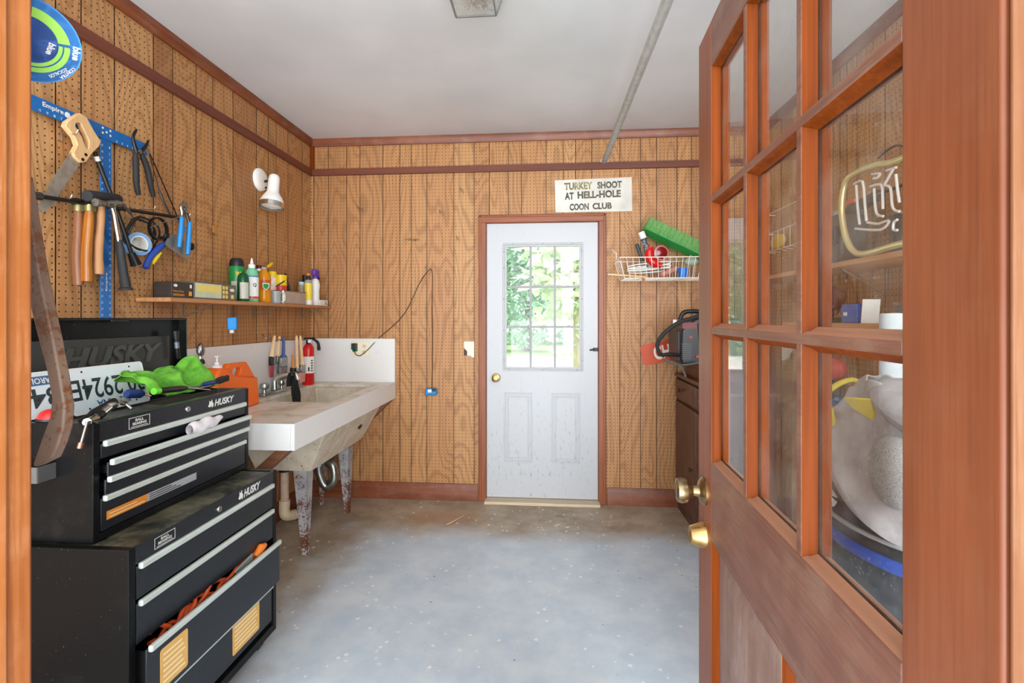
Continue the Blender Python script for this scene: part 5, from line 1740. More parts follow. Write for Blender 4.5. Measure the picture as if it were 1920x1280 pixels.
# flashlight in the lid corner
xs = -1.553
single_pts = [PX(329, 620, xs), PX(334, 672, xs)]
f = thing('flashlight', 'slim black flashlight standing in the lid corner of the chest', 'flashlight', single_pts[1])
build('barrel', M().tube([single_pts[1], single_pts[0].lerp(single_pts[1], 0.25)], 0.009, 14), BLACKM, f)
build('head', M().tube([single_pts[0].lerp(single_pts[1], 0.27), single_pts[0]], [0.0105, 0.0125], 14), BLACKP, f)
build('lettering_band', M().tube([single_pts[0].lerp(single_pts[1], 0.4), single_pts[0].lerp(single_pts[1], 0.62)], 0.0093, 14), mat('band_grey', (120, 130, 140), 0.4, 0.4), f)


# licence plates, upside down, leaning on the lid
def plate(lab, fr, w_, h, lines, colr, extra):
    t_ = thing('license_plate', lab, 'license plate', fr @ Vector((w_ / 2, 0, 0)), 'license plates leaning on the chest lid')
    build('panel', M().prism(rrect(0, w_, 0, h, 0.012), fr, 0, 0.0012), colr, t_, bevel=0.0005)
    build('rim', M().ringprism(rrect(0, w_, 0, h, 0.012), rrect(0.004, w_ - 0.004, 0.004, h - 0.004, 0.009), fr, 0.0012, 0.0022), WHITEM, t_)
    for (nm, tx, x0, y0, ww_, hh, mt_) in lines:
        build(nm, M().text(tx, fr, x0, y0, ww_, hh, 0.0018, flip=True, bold=0.012), mt_, t_)
    m_ = M()
    for (x, y) in extra:
        m_ = M().lathe([(0.0035, 0.001), (0.0035, 0.0016), (0, 0.0016)], fr @ Matrix.Translation((x, y, 0)), 10)
        build('bolt_hole', m_, INK, t_)
    return t_


PLATE = mat('plate_white', (226, 236, 240), 0.35, 0.1, 0.3, 8, (206, 226, 234))
NAVY = mat('plate_navy', (28, 70, 130), 0.4)
PINK_ = mat('plate_ink', (44, 54, 58), 0.4)
fr = frame((-1.51, 1.425, 1.045), (-0.02, 1, 0.0), (-0.25, 0, 1))
plate('white plate numbered 302924E, standing upside down against the lid', fr, 0.305, 0.155, [('lettering', '30 2924E', 0.012, 0.046, 0.281, 0.07, PINK_), ('lettering', 'INDIANA', 0.09, 0.014, 0.13, 0.024, NAVY)], PLATE, [(0.06, 0.14), (0.245, 0.14), (0.06, 0.015), (0.245, 0.015)])
fr = frame((-1.515, 1.195, 1.06), (-0.02, 1, 0.0), (-0.25, 0, 1))
pl = plate('white plate lettered CAROLINA, upside down behind the rusty bar', fr, 0.225, 0.140, [('lettering', '847', 0.072, 0.03, 0.14, 0.06, PINK_)], PLATE, [])
build('band', M().boxmm((0.004, 0.098, 0.0012), (0.221, 0.126, 0.0016), 0, fr), mat('plate_blue_band', (64, 104, 150), 0.4), pl)
build('lettering', M().text('CAROLINA', fr, 0.09, 0.103, 0.116, 0.018, 0.0019, flip=True, bold=0.02), WHITE_INK, pl)


# green rag
def pw(t, pts):
    for (a, fa), (b, fb) in zip(pts, pts[1:]):
        if t <= b:
            s_ = (t - a) / (b - a)
            s_ = s_ * s_ * (3 - 2 * s_)
            return fa + (fb - fa) * s_
    return pts[-1][1]


def rag(u, v):
    y = 1.55 + u * 0.37
    top = pw(u, [(0, 1.178), (0.2, 1.172), (0.36, 1.150), (0.5, 1.172), (0.66, 1.160), (0.82, 1.205), (0.95, 1.180), (1.0, 1.09)])
    low = pw(u, [(0, 1.110), (0.15, 1.088), (0.35, 1.076), (0.8, 1.078), (1.0, 1.085)])
    x = -1.375 - v * 0.13 + 0.016 * math.sin(u * 15 + v * 3)
    prof_ = math.sin(min(1.0, v * 1.35) * PI / 2) if v < 0.78 else 1 - (v - 0.78) * 2.2
    z = low + (top - low) * prof_
    q = Vector((u * 6.0 + v * 1.5, v * 3.0 - u * 2.0, 1.7))
    f_ = noise.noise(q) + 0.6 * noise.noise(q * 2.1)
    z += 0.020 * f_ * math.sin(PI * min(1, v + 0.1))
    x += 0.030 * f_ * math.sin(PI * v) + 0.012 * math.sin(u * 24 + v * 7) * math.sin(PI * v)
    return (x, y + 0.014 * math.sin(v * 9 + u * 5), max(z, 1.068))


T = NT('green_microfibre')
c = T.coords()
T.l(T.mix(T.step(T.noise(c, 22, 5, 0.7), 0.35, 0.7), lin((112, 184, 58)), lin((78, 146, 40))), T.b.inputs['Base Color'])
T.b.inputs['Roughness'].default_value = 0.95
T.bump(T.noise(c, 500, 2), 0.4, 0.002)
single('green_rag', M().sheet(rag, 40, 24), T.m, 'crumpled bright green cloth heaped on the open chest', 'cloth', solid=0.004, recalc=False, subsurf=1)
# white rag poking from the second drawer


def sock(u, v):
    a, b = PX(355, 806, tx1 + 0.03), PX(416, 783, tx1 + 0.03)
    p = a.lerp(b, u)
    w_ = 0.006 + 0.018 * math.sin(PI * min(1, u * 0.8 + 0.2)) ** 0.8
    an = 2 * PI * v
    return p + Vector((w_ * 0.8 * math.cos(an), 0, w_ * math.sin(an) + 0.004 * math.sin(u * 15)))


single('white_rag', M().sheet(sock, 20, 14), mat('rag_white', (226, 220, 222), 0.95, 0, 0.4, 60, (190, 186, 188)), 'white rag poking out over the second chest drawer', 'cloth', recalc=False)

# hand tools lying on the chest
def driver(lab, a, b, c_, rh, mh, ms=STEEL, cap=None, cat='screwdriver', name='screwdriver'):
    t_ = thing(name, lab, cat, b)
    build('handle', M().tube([a, a.lerp(b, 0.15), a.lerp(b, 0.8), b], [rh * 0.75, rh, rh, rh * 0.6], 10), mh, t_)
    build('shaft', M().tube([b, c_], 0.0032, 8), ms, t_)
    if cap is not None:
        build('collar', M().tube([a - (b - a) * 0.06, a + (b - a) * 0.1], rh * 1.08, 10), cap, t_)
    return t_


LIME = mat('lime_plastic', (110, 210, 50), 0.4)
driver('screwdriver with black grip and lime green collar in front of the cloth', PX(292, 733, -1.345), PX(350, 727, -1.345), PX(394, 731, -1.345), 0.011, BLACKP, CHROME, LIME)
driver('screwdriver with dark blue handle near the far end of the chest', PX(402, 716, -1.36), PX(378, 722, -1.36), PX(338, 728, -1.36), 0.009, mat('driver_blue', (36, 50, 120), 0.4))
driver('short screwdriver with navy and white handle beside the upside down plate', PX(237, 738, -1.40), PX(268, 738, -1.40), PX(284, 742, -1.38), 0.0155, mat('driver_navy', (24, 48, 110), 0.45), BRASS)
t_ = thing('pliers', 'pliers with long black handles at the far corner of the chest', 'pliers', PX(425, 712, -1.37))
for (v0, v1) in ((717, 708), (721, 713)):
    build('handle', M().tube(smooth([PX(400, v0, -1.37), PX(412, (v0 + v1) / 2 - 2, -1.37), PX(427, v1 - 2, -1.37)], 4), [0.007, 0.010, 0.008], 8), RUBBER, t_)
build('jaw', M().tube([PX(400, 719, -1.37), PX(388, 724, -1.365), PX(374, 727, -1.36)], [0.009, 0.011, 0.004], 8), STEEL, t_)
# tray insert under the tools
t_ = thing('tool_tray', 'shallow dark plastic tray holding screwdrivers in the chest', 'tray', (-1.36, 1.77, 1.036))
m = M().ringprism(rrect(-1.40, -1.31, 1.56, 1.945, 0.01), rrect(-1.397, -1.313, 1.563, 1.942, 0.008), UPF((0, 0, 0)), 1.037, 1.062)
m.prism(rrect(-1.40, -1.31, 1.56, 1.945, 0.01), UPF((0, 0, 0)), 1.036, 1.040)
build('tray', m, mat('tray_brown', (72, 66, 58), 0.5), t_)
# ratchet with extension hanging off the near corner
zt = 1.082
A_, B_, C_ = PX(213, 762, -1.36), PX(184, 780, -1.345), PX(160, 795, -1.325)
t_ = thing('socket_ratchet', 'chrome ratchet with black grip and long extension hanging off the chest corner', 'ratchet', B_)
build('grip', M().tube(smooth([PX(214, 753, -1.375), PX(192, 765, -1.365), PX(150, 788, -1.35)], 5), [0.013, 0.012, 0.006], 12), BLACKM, t_)
build('head', M().ball(PX(208, 760, -1.362), (0.018, 0.02, 0.012)), CHROME, t_)
build('drive', M().tube([PX(204, 764, -1.352), PX(188, 777, -1.343), PX(176, 786, -1.335), PY(163, 791, 1.268)], [0.0115, 0.0125, 0.0125, 0.0105], 14), CHROME, t_)
build('drive_ring', M().tube([PX(190, 775, -1.344), PX(181, 782, -1.338)], 0.0135, 14), BLACKM, t_)
build('extension', M().tube([PY(164, 790, 1.262), PY(151, 836, 1.25)], 0.0045, 10), STEEL, t_)
build('socket', M().tube([PY(152.5, 829, 1.252), PY(149.5, 840, 1.249)], 0.0075, 10), mat('copper_socket', (180, 140, 116), 0.3, 0.9), t_)
t_ = thing('combination_wrench', 'dark wrench lying beside the ratchet with one open end over the lip', 'wrench', PX(250, 768, -1.32))
build('shaft', M().tube([PX(236, 757, -1.335), PX(247, 766, -1.318)], 0.005, 8), STEEL, t_)
build('ring', M().tube([PX(232 + 5 * math.cos(a), 755 + 3 * math.sin(a), -1.335) for a in [2 * PI * i / 14 for i in range(14)]], 0.004, 6, closed=True), STEEL, t_)
t_ = thing('glass_pane_scrap', 'small clear plastic safety glasses lying behind the ratchet', 'glasses', PX(224, 752, -1.42))
for du in (0, 16):
    build('lens', M().ball(PX(218 + du, 750, -1.42), (0.006, 0.02, 0.013)), CLEARP, t_)
build('temple', M().tube(smooth([PX(242, 748, -1.42), PX(245, 745, -1.44), PX(240, 742, -1.47)], 4), 0.002, 6), CLEARP, t_)
p = Vector((-1.46, 1.315, 1.06))
t_ = thing('pocket_level', 'small red domed tool lying by the plate at the near chest corner', 'tool', (p.x, p.y, 1.062))
build('dome', M().lathe([(0.034, 0), (0.033, 0.012), (0.026, 0.024), (0.012, 0.03), (0, 0.031)], UPF((p.x, p.y, 1.062)), 22), mat('tool_red', (206, 34, 30), 0.35), t_)
build('stripe', M().boxmm((p.x + 0.028, p.y - 0.016, 1.068), (p.x + 0.0355, p.y + 0.018, 1.0735)), WHITE_INK, t_)
build('base', M().lathe([(0.037, -0.001), (0.037, 0.005), (0, 0.005)], UPF((p.x, p.y, 1.062)), 22), BLACKP, t_)
# grey bracket fixed on the near side panel of the chest
p = PY(84, 880, ty0)
t_ = thing('side_tray', 'plain grey sheet metal tray on the near side of the chest', 'tray', (p.x, ty0, p.z - 0.03))
m = M().boxmm((p.x - 0.07, ty0 - 0.05, p.z - 0.022), (p.x + 0.035, ty0 - 0.001, p.z - 0.019))
m.boxmm((p.x - 0.07, ty0 - 0.052, p.z - 0.022), (p.x + 0.035, ty0 - 0.05, p.z + 0.022))
m.boxmm((p.x + 0.034, ty0 - 0.05, p.z - 0.022), (p.x + 0.036, ty0 - 0.001, p.z + 0.022))
build('tray', m, mat('tray_light_grey', (104, 104, 104), 0.45, 0.2), t_)

# ================================================================== BY THE DOORWAY
yp = 0.555
lft = [(30, 330), (58, 470), (64, 560), (78, 620), (97, 690), (107, 745), (104, 778), (88, 822), (72, 868)]
rgt = [(76, 873), (106, 858), (118, 832), (128, 800), (131, 762), (122, 705), (110, 640), (99, 590), (84, 520), (64, 400), (52, 328)]
poly = [(PY(u, v, yp).x, PY(u, v, yp).z) for (u, v) in lft + rgt]
RUST = rust_material('rusty_bar', (120, 96, 80), (126, 78, 46), 0.55, 90, 0.55)
single('pry_bar', M().prism(poly, FB(yp), -0.007, 0.007), RUST, 'heavy rusty pry bar with bent chisel end hanging beside the doorway', 'pry bar', bevel=0.005)
yt = 0.545
c = PY(55, 73, yt)
t = thing('tape_roll', 'roll of bright blue masking tape with lime striped label by the doorway', 'tape', (c.x, yt, c.z - 0.06))
R_ = 0.0485
nv_ = Vector((0.62, -0.55, -0.36)).normalized()
rv_ = Vector((0.66, 0.744, 0.0)).normalized()
fr = frame(c, rv_, nv_.cross(rv_))
build('tape', M().lathe([(0.0, -0.024), (R_ * 0.97, -0.024), (R_, 0.0), (0.0, 0.0)], fr, 48), mat('tape_bright', (30, 140, 214), 0.45, 0, 0.1), t)
lb = build('label', M().lathe([(R_ * 0.97, 0.0004), (0.0, 0.0004)], fr, 48), mat('label_bright_blue', (24, 136, 216), 0.35), t)
build('inner_disc', M().lathe([(R_ * 0.53, 0.0008), (0.0, 0.0008)], fr, 40), mat('label_deep_blue', (10, 86, 176), 0.35), lb)
LIMEL = mat('label_lime', (150, 214, 60), 0.4)
for (r0_, r1_, a0_, a1_) in ((0.54, 0.77, 0.16, 1.5), (0.54, 0.62, -1.55, 0.06), (0.65, 0.76, -1.55, 0.06)):
    build('stripe', M().lathe([(R_ * r1_, 0.001), (R_ * r0_, 0.001)], fr, 24, a0=a0_, a1=a1_), LIMEL, lb)
for (rad, ang, s_) in ((0.40, -0.25, 0.008), (0.88, -0.05, 0.009)):
    f2 = fr @ Matrix.Rotation(ang, 4, 'Z') @ Matrix.Translation((R_ * rad, 0, 0)) @ Matrix.Rotation(-PI / 2, 4, 'Z')
    build('lettering', M().text('blue', f2, -s_ * 0.9, -s_ * 0.4, s_ * 1.8, s_ * 0.85, 0.0014, bold=0.03), WHITE_INK, lb)
for (tx, rad, ang, wd) in (('CONTRA', 0.925, -0.68, 0.021), ('ZOCALOS', 0.83, -0.86, 0.022)):
    f2 = fr @ Matrix.Rotation(ang, 4, 'Z') @ Matrix.Translation((R_ * rad, 0, 0)) @ Matrix.Rotation(-PI / 2, 4, 'Z')
    build('lettering', M().text(tx, f2, -wd / 2, -0.0018, wd, 0.0036, 0.0014, bold=0.02), WHITE_INK, lb)
single('peg', M().tube([(PY(45, 345, 0.55).x, 0.478, PY(45, 345, 0.55).z), (PY(45, 345, 0.55).x, 0.552, PY(45, 345, 0.55).z)], 0.004, 8), STEEL, 'steel nail the rusty pry bar hangs from', 'peg')
single('peg', M().tube([(c.x, 0.478, c.z + 0.014), (c.x, yt - 0.004, c.z + 0.016)], 0.005, 8), STEEL, 'steel peg the bright blue tape roll hangs on', 'peg')

# ================================================================== CEILING
c0 = Vector((-0.30, 1.885, CZ))
t = thing('ceiling_light', 'square glass ceiling light with grey metal frame and debris inside', 'ceiling light', c0)
GX = mat('lamp_frame_grey', (140, 142, 142), 0.4, 0.5, 0.2)
hb, ht, zb_ = 0.083, 0.115, CZ - 0.12
cs_b = [(c0.x - hb, c0.y - hb, zb_), (c0.x + hb, c0.y - hb, zb_), (c0.x + hb, c0.y + hb, zb_), (c0.x - hb, c0.y + hb, zb_)]
cs_t = [(c0.x - ht, c0.y - ht, CZ - 0.002), (c0.x + ht, c0.y - ht, CZ - 0.002), (c0.x + ht, c0.y + ht, CZ - 0.002), (c0.x - ht, c0.y + ht, CZ - 0.002)]
for i in range(4):
    build('frame_bar', M().bar(cs_b[i], cs_b[(i + 1) % 4], 0.007, 0.007), GX, t)
    build('frame_bar', M().bar(cs_b[i], cs_t[i], 0.006, 0.006), GX, t)
LGL = glass_material('lamp_glass', 0.25, (0.95, 0.96, 0.95), 1.45, (225, 226, 224))
build('bottom_glass', M().boxmm((c0.x - hb + 0.003, c0.y - hb + 0.003, zb_ - 0.001), (c0.x + hb - 0.003, c0.y + hb - 0.003, zb_ + 0.002)), LGL, t)
for i in range(4):
    j = (i + 1) % 4
    build('side_glass', M().add([cs_b[i], cs_b[j], cs_t[j], cs_t[i]], [(0, 1, 2, 3)]), LGL, t, solid=0.002)
build('canopy', M().boxmm((c0.x - 0.11, c0.y - 0.11, CZ - 0.008), (c0.x + 0.11, c0.y + 0.11, CZ - 0.0005)), GX, t)
build('socket', M().tube([(c0.x + 0.02, c0.y, CZ - 0.01), (c0.x + 0.02, c0.y, CZ - 0.05)], 0.016, 12), WHITEP, t)
rn = random.Random(3)
m = M()
for k in range(60):
    p = Vector((c0.x + rn.uniform(-0.02, 0.06), c0.y + rn.uniform(-0.07, 0.06), zb_ + rn.uniform(0.004, 0.02)))
    d = Vector((rn.uniform(-1, 1), rn.uniform(-1, 1), rn.uniform(-0.2, 0.4))).normalized() * 0.03
    m.tube([p, p + d * 0.5 + Vector((0, 0, 0.004)), p + d], 0.0022, 5)
n_ = build('nest_debris', m, mat('straw', (178, 160, 140), 0.9, 0, 0.5, 40), t)
n_['kind'] = 'stuff'
# conduit
a, b = PY(1133, 303, BY - 0.004), None
t = thing('ceiling_pipe', 'long grey galvanized pipe running below the ceiling to the back wall', 'pipe', (a.x, 1.9, a.z))
r0 = ray(1251, 2)
tt = 1.72
p1 = Vector((r0.x * tt, r0.y * tt, EYE + r0.z * tt))
d = (p1 - a)
p2 = a + d * 2.0
build('tube', M().tube([a, p2], 0.0205, 18), mat('galvanized', (186, 187, 185), 0.45, 0.25, 0.5, 30, (146, 146, 144)), t)
build('escutcheon', M().lathe([(0.029, 0.0), (0.029, 0.006), (0.02, 0.01)], axis_frame(a + Vector((0, 0.003, 0)), a + d), 20), mat('ring_cream', (222, 214, 198), 0.5), t)

# ================================================================== BACK WALL THINGS
ys = BY - 0.006
SIGN = rust_material('sign_paint', (226, 222, 212), (176, 172, 164), -0.15, 26, 0.6)
P4 = [(PY(u, v, ys).x, PY(u, v, ys).z) for (u, v) in ((1041.5, 398.5), (1185.5, 396), (1184.5, 332), (1040, 338))]
t = thing('painted_sign', 'weathered white sign reading TURKEY SHOOT above the back door', 'sign', (0.32, ys, P4[0][1]))
build('board', M().prism(P4, FB(ys), -0.005, 0.004), SIGN, t, bevel=0.001)
SINK_ = mat('sign_ink', (52, 54, 48), 0.6, 0, 0.9, 30, (120, 112, 84))
SOCH = mat('sign_ink_faded', (104, 96, 60), 0.6, 0, 0.9, 30, (190, 176, 130))
fr = FB(ys)
k_ = math.atan2(P4[1][1] - P4[0][1], P4[1][0] - P4[0][0])
for (tx, u0, v0, u1, v1, mm) in (('TURKEY', 1058, 357, 1111, 342, SOCH), ('SHOOT', 1120, 354, 1166, 340, SINK_), ('AT', 1059, 375, 1076, 361, SINK_), ('HELL-HOLE', 1083, 373, 1164, 357.5, SINK_), ('COON', 1068, 395, 1104, 381.5, SINK_), ('CLUB', 1111, 393, 1147, 380, SINK_)):
    a, b = PY(u0, v0, ys), PY(u1, v1, ys)
    build('lettering', M().text(tx, fr @ Matrix.Translation((a.x, a.z, 0)) @ Matrix.Rotation(0.022, 4, 'Z'), 0, 0, b.x - a.x, b.z - a.z, 0.0046, bold=0.045), mm, t)
# hooks on the back wall
for (u, v, du, dv, lab) in ((668, 385, 24, 22, 'bare wire peg hook nearest the wall lamp corner'), (823, 392, 14, 20, 'bare wire peg hook below the topmost one on the back wall'), (862, 350, 12, 22, 'topmost bare wire peg hook left of the door casing'), (855, 441, 12, 18, 'lowest bare wire peg hook left of the door casing'), (797, 498, 12, 10, 'wire peg hook holding up the thin brown cord')):
    p = PY(u, v, BY)
    q = PY(u + du, v + dv * 0.7, BY - 0.10)
    q = Vector((p.x + du * 0.0039 * 0.75, BY - 0.055, p.z - dv * 0.0039 * 0.5))
    m = M()
    for dz in (0, -0.012):
        m.tube([p + Vector((0, 0.003, dz)), q + Vector((-0.006 + dz * 0.4, 0, dz))], 0.0018, 6)
    m.tube([q + Vector((0, 0, 0.006)), q + Vector((0.003, -0.003, -0.026))], 0.0026, 6)
    single('peg_hook', m, WIRE, lab, 'hook', 'wire hooks on the back wall')
m = M()
p = PY(772, 449, BY - 0.012)
for a in (0.3, 1.2, 2.2, 2.9):
    m.tube([p + Vector((-0.06 * math.cos(a), 0, 0.012 * math.sin(a))), p + Vector((0.06 * math.cos(a * 0.7), -0.01, -0.016 * math.sin(a)))], 0.0012, 5)
single('wire_snarl', m, mat('wire_dark', (110, 96, 80), 0.4, 0.8), 'tangle of thin bare wire on the back wall above the cord', 'wire')
# broken switch plate
p = PY(880, 654, BY)
po = [(870, 640), (889, 640), (889, 670), (884, 669), (883, 667), (876, 666), (876, 658), (873, 655), (870, 650)]
t = thing('switch_plate', 'broken cream switch plate beside the back door', 'switch plate', (p.x, BY, p.z - 0.06))
build('plate', M().prism([(PY(u, v, BY).x, PY(u, v, BY).z) for (u, v) in po], FB(BY), 0.0005, 0.006), CREAM, t, bevel=0.001)
build('switch', M().boxmm((p.x - 0.006, BY - 0.014, p.z + 0.004), (p.x + 0.004, BY - 0.004, p.z + 0.026)), CREAM, t, bevel=0.002)
build('box', M().boxmm((PY(870, 658, BY).x, BY - 0.003, PY(872, 666, BY).z), (PY(876, 658, BY).x, BY - 0.0005, PY(872, 655, BY).z)), mat('switch_brown', (60, 40, 28), 0.6), t)
# CH plate
ych = BY - 0.005
cc_ = PY(1201, 668, ych)
ang = 0.20
f2 = FB(ych) @ Matrix.Translation((PY(1203, 665, ych).x, PY(1203, 667, ych).z, 0)) @ Matrix.Rotation(ang, 4, 'Z')
t = thing('orange_plate', 'tilted orange plate lettered CH behind the black welder', 'sign', f2 @ Vector((0.1, -0.075, 0)))
build('panel', M().prism(rrect(0.0, 0.38, -0.075, 0.075, 0.022), f2, -0.003, 0.0), mat('plate_orange', (196, 70, 22), 0.45, 0, 0.2), t, bevel=0.001)
build('lettering', M().text('CH', f2, 0.088, -0.05, 0.118, 0.1, 0.0008, bold=0.03), mat('ch_white', (236, 222, 208), 0.5), t)

# wire basket on the back wall
GW = mat('coated_wire', (238, 226, 210), 0.4, 0, 0.1)
b0, b1 = PY(1172, 521, 3.29).x, 1.06
t0, t1 = PY(1163, 482, 3.27).x, 1.09
zb, zt = PY(1172, 521, 3.29).z, PY(1165, 482, 3.27).z
yf, yb_ = 3.28, 3.545
t = thing('wire_basket', 'cream coated wire basket hung on the back wall full of odds and ends', 'basket', ((b0 + b1) / 2, 3.41, zb))
rect_t = [(t0, yf, zt), (t1, yf, zt), (t1, yb_, zt), (t0, yb_, zt)]
rect_b = [(b0, yf + 0.02, zb), (b1, yf + 0.02, zb), (b1, yb_ - 0.02, zb), (b0, yb_ - 0.02, zb)]
build('rim', M().tube(rect_t + [rect_t[0]], 0.0035, 8), GW, t)
build('base_frame', M().tube(rect_b + [rect_b[0]], 0.003, 8), GW, t)
nx = 15
for k in range(nx + 1):
    f_ = k / nx
    xt_, xb_ = t0 + (t1 - t0) * f_, b0 + (b1 - b0) * f_
    build('rib', M().tube([(xt_, yf, zt), (xb_, yf + 0.02, zb), (xb_, yb_ - 0.02, zb), (xt_, yb_, zt)], 0.0018, 5), GW, t)
for k in range(1, 5):
    f_ = k / 5
    y_t, y_b = yf + (yb_ - yf) * f_, yf + 0.02 + (yb_ - yf - 0.04) * f_
    build('rib', M().tube([(t0, y_t, zt), (b0, y_b, zb), (b1, y_b, zb), (t1, y_t, zt)], 0.0018, 5), GW, t)
for xh in (t0 - 0.004, 0.975):
    build('hanger', M().tube([(xh, 3.42, zt), (xh, 3.43, zt + 0.05), (xh - 0.012, 3.44, zt + 0.055), (xh - 0.022, 3.46, zt + 0.075), (xh - 0.045, 3.55, zt + 0.082)], 0.003, 6), GW, t)
# contents
ybk = 3.42
A_, B_ = PY(1204, 432, 3.44), PY(1330, 492, 3.40)
t = thing('plastic_tray', 'long translucent green plastic tray tilted across the wire basket', 'tray', B_)
GRN = clear_plastic('tray_green', (190, 238, 180), 0.18)
f2 = frame(A_, B_ - A_, (0, 0, 1))
L = (B_ - A_).length
m = M()
oo = rrect(0, L, -0.002, 0.105, 0.03)
m.ringprism([(p[0], p[1]) for p in rrect(0, L, -0.055, 0.055, 0.03)], [(p[0], p[1]) for p in rrect(0.004, L - 0.004, -0.051, 0.051, 0.028)], frame(A_, B_ - A_, (0, -1, 0.2)), -0.09, 0.0)
build('body', m, GRN, t)
build('bottom', M().prism(rrect(0.002, L - 0.002, -0.053, 0.053, 0.03), frame(A_, B_ - A_, (0, -1, 0.2)), -0.002, 0.002), clear_plastic('tray_green_base', (70, 210, 120), 0.4), t)
for k in range(14):
    x_ = 0.04 + k * (L - 0.08) / 13
    fr_ = frame(A_, B_ - A_, (0, -1, 0.2))
    build('ridge', M().bar(fr_ @ Vector((x_, 0.056, -0.085)), fr_ @ Vector((x_, 0.056, -0.005)), 0.003, 0.003), GRN, t)
a, b, c_ = PY(1202, 435, 3.35), PY(1207, 447, 3.35), PY(1213, 470, 3.36)
t = thing('tape_wrapped_tube', 'white capped tube wrapped in black tape standing in the wire basket', 'tube', c_)
build('cap', M().tube([a, b], 0.022, 14), WHITEP, t)
build('body', M().tube([b, c_, PY(1217, 500, 3.37)], [0.021, 0.019, 0.017], 12), mat('mottled_tape', (40, 42, 44), 0.5, 0, 0.9, 60, (150, 150, 150)), t)
build('hole', M().tube([a, a + (a - b) * 0.02], 0.015, 12), mat('tube_hole', (90, 90, 92), 0.6), t)
t = thing('black_tube', 'short narrow black tube leaning in the basket beside the white cap', 'tube', PY(1204, 490, 3.33))
build('body', M().tube([PY(1194, 458, 3.32), PY(1204, 490, 3.33)], [0.013, 0.011], 12), mat('tube_slate', (52, 58, 58), 0.5), t)
build('mouth', M().tube([PY(1193.7, 457, 3.32), PY(1194, 458.2, 3.32)], 0.010, 12), INK, t)
t = thing('red_lamp', 'red handled lamp with round dark red lens in the wire basket', 'lamp', PY(1235, 500, 3.38))
build('body', M().tube(smooth([PY(1220, 462, 3.36), PY(1217, 475, 3.36), PY(1222, 490, 3.36), PY(1240, 498, 3.36)], 5), [0.022, 0.030, 0.03, 0.02], 12), mat('lamp_red', (204, 24, 24), 0.3), t)
cl = PY(1240, 474, 3.36)
fl = frame(cl, (0.9, 0.2, -0.3), (0.2, 0, 1))
build('bezel', M().lathe([(0.05, -0.02), (0.052, 0.0), (0.044, 0.004)], fl, 24), mat('bezel_clear', (190, 120, 116), 0.25), t)
build('lens', M().lathe([(0.045, 0.003), (0.02, 0.012), (0, 0.014)], fl, 24), mat('lens_red', (120, 20, 20), 0.2), t)
for k in range(3):
    a, b = PY(1176, 500 + k * 4, 3.36 + 0.02 * k), PY(1252, 490 + k * 6, 3.36 + 0.02 * k)
    t = thing('white_cable', 'loop of thin white cable in the basket, layer %s' % ('on top', 'in the middle', 'at the bottom')[k], 'cable', b, 'white cables in the wire basket')
    build('strand', M().tube(smooth([a, a.lerp(b, 0.3) + Vector((0, 0, 0.006)), b, b + Vector((0.0, 0.02, -0.015)), a.lerp(b, 0.4) + Vector((0, 0.02, -0.02)), a + Vector((0.02, 0.02, -0.012))], 5), 0.0045, 6), WHITEP, t)
single('cardboard_tube', M().tube([PY(1238, 516, 3.37), PY(1268, 503, 3.40)], 0.02, 14), mat('dusty_pink', (190, 130, 116), 0.7), 'dusty pink tube lying in the bottom of the wire basket', 'tube')
q = PY(1281, 508, 3.36)
single('blue_cup', M().lathe([(0.030, 0), (0.036, 0.065), (0.033, 0.065), (0.028, 0.004), (0, 0.004)], UPF((q.x, q.y, zb + 0.004)), 20), mat('cup_blue', (20, 110, 200), 0.4), 'bright blue cup standing in the wire basket', 'cup')
q = PY(1296, 490, 3.38)
single('plastic_bag', M().ball(q, (0.05, 0.04, 0.03)), clear_plastic('bag_clear', (214, 226, 214), 0.4), 'crumpled clear plastic bag at the basket end', 'bag')
single('wooden_stick', M().bar(PY(1140, 514, 3.33), PY(1212, 519, 3.33), 0.006, 0.01), wood('stick_wood', (226, 190, 140), (200, 160, 110), 'x', 0.6), 'thin pale wooden stick poking through the basket', 'stick')
q = PY(1206, 525, 3.28)
single('dry_leaf', M().prism([(q.x - 0.012, q.z + 0.02), (q.x + 0.014, q.z + 0.01), (q.x + 0.008, q.z - 0.014), (q.x - 0.004, q.z - 0.026)], FB(q.y), 0, 0.002), mat('leaf_brown', (160, 110, 66), 0.8), 'small dry brown leaf caught under the basket', 'leaf')

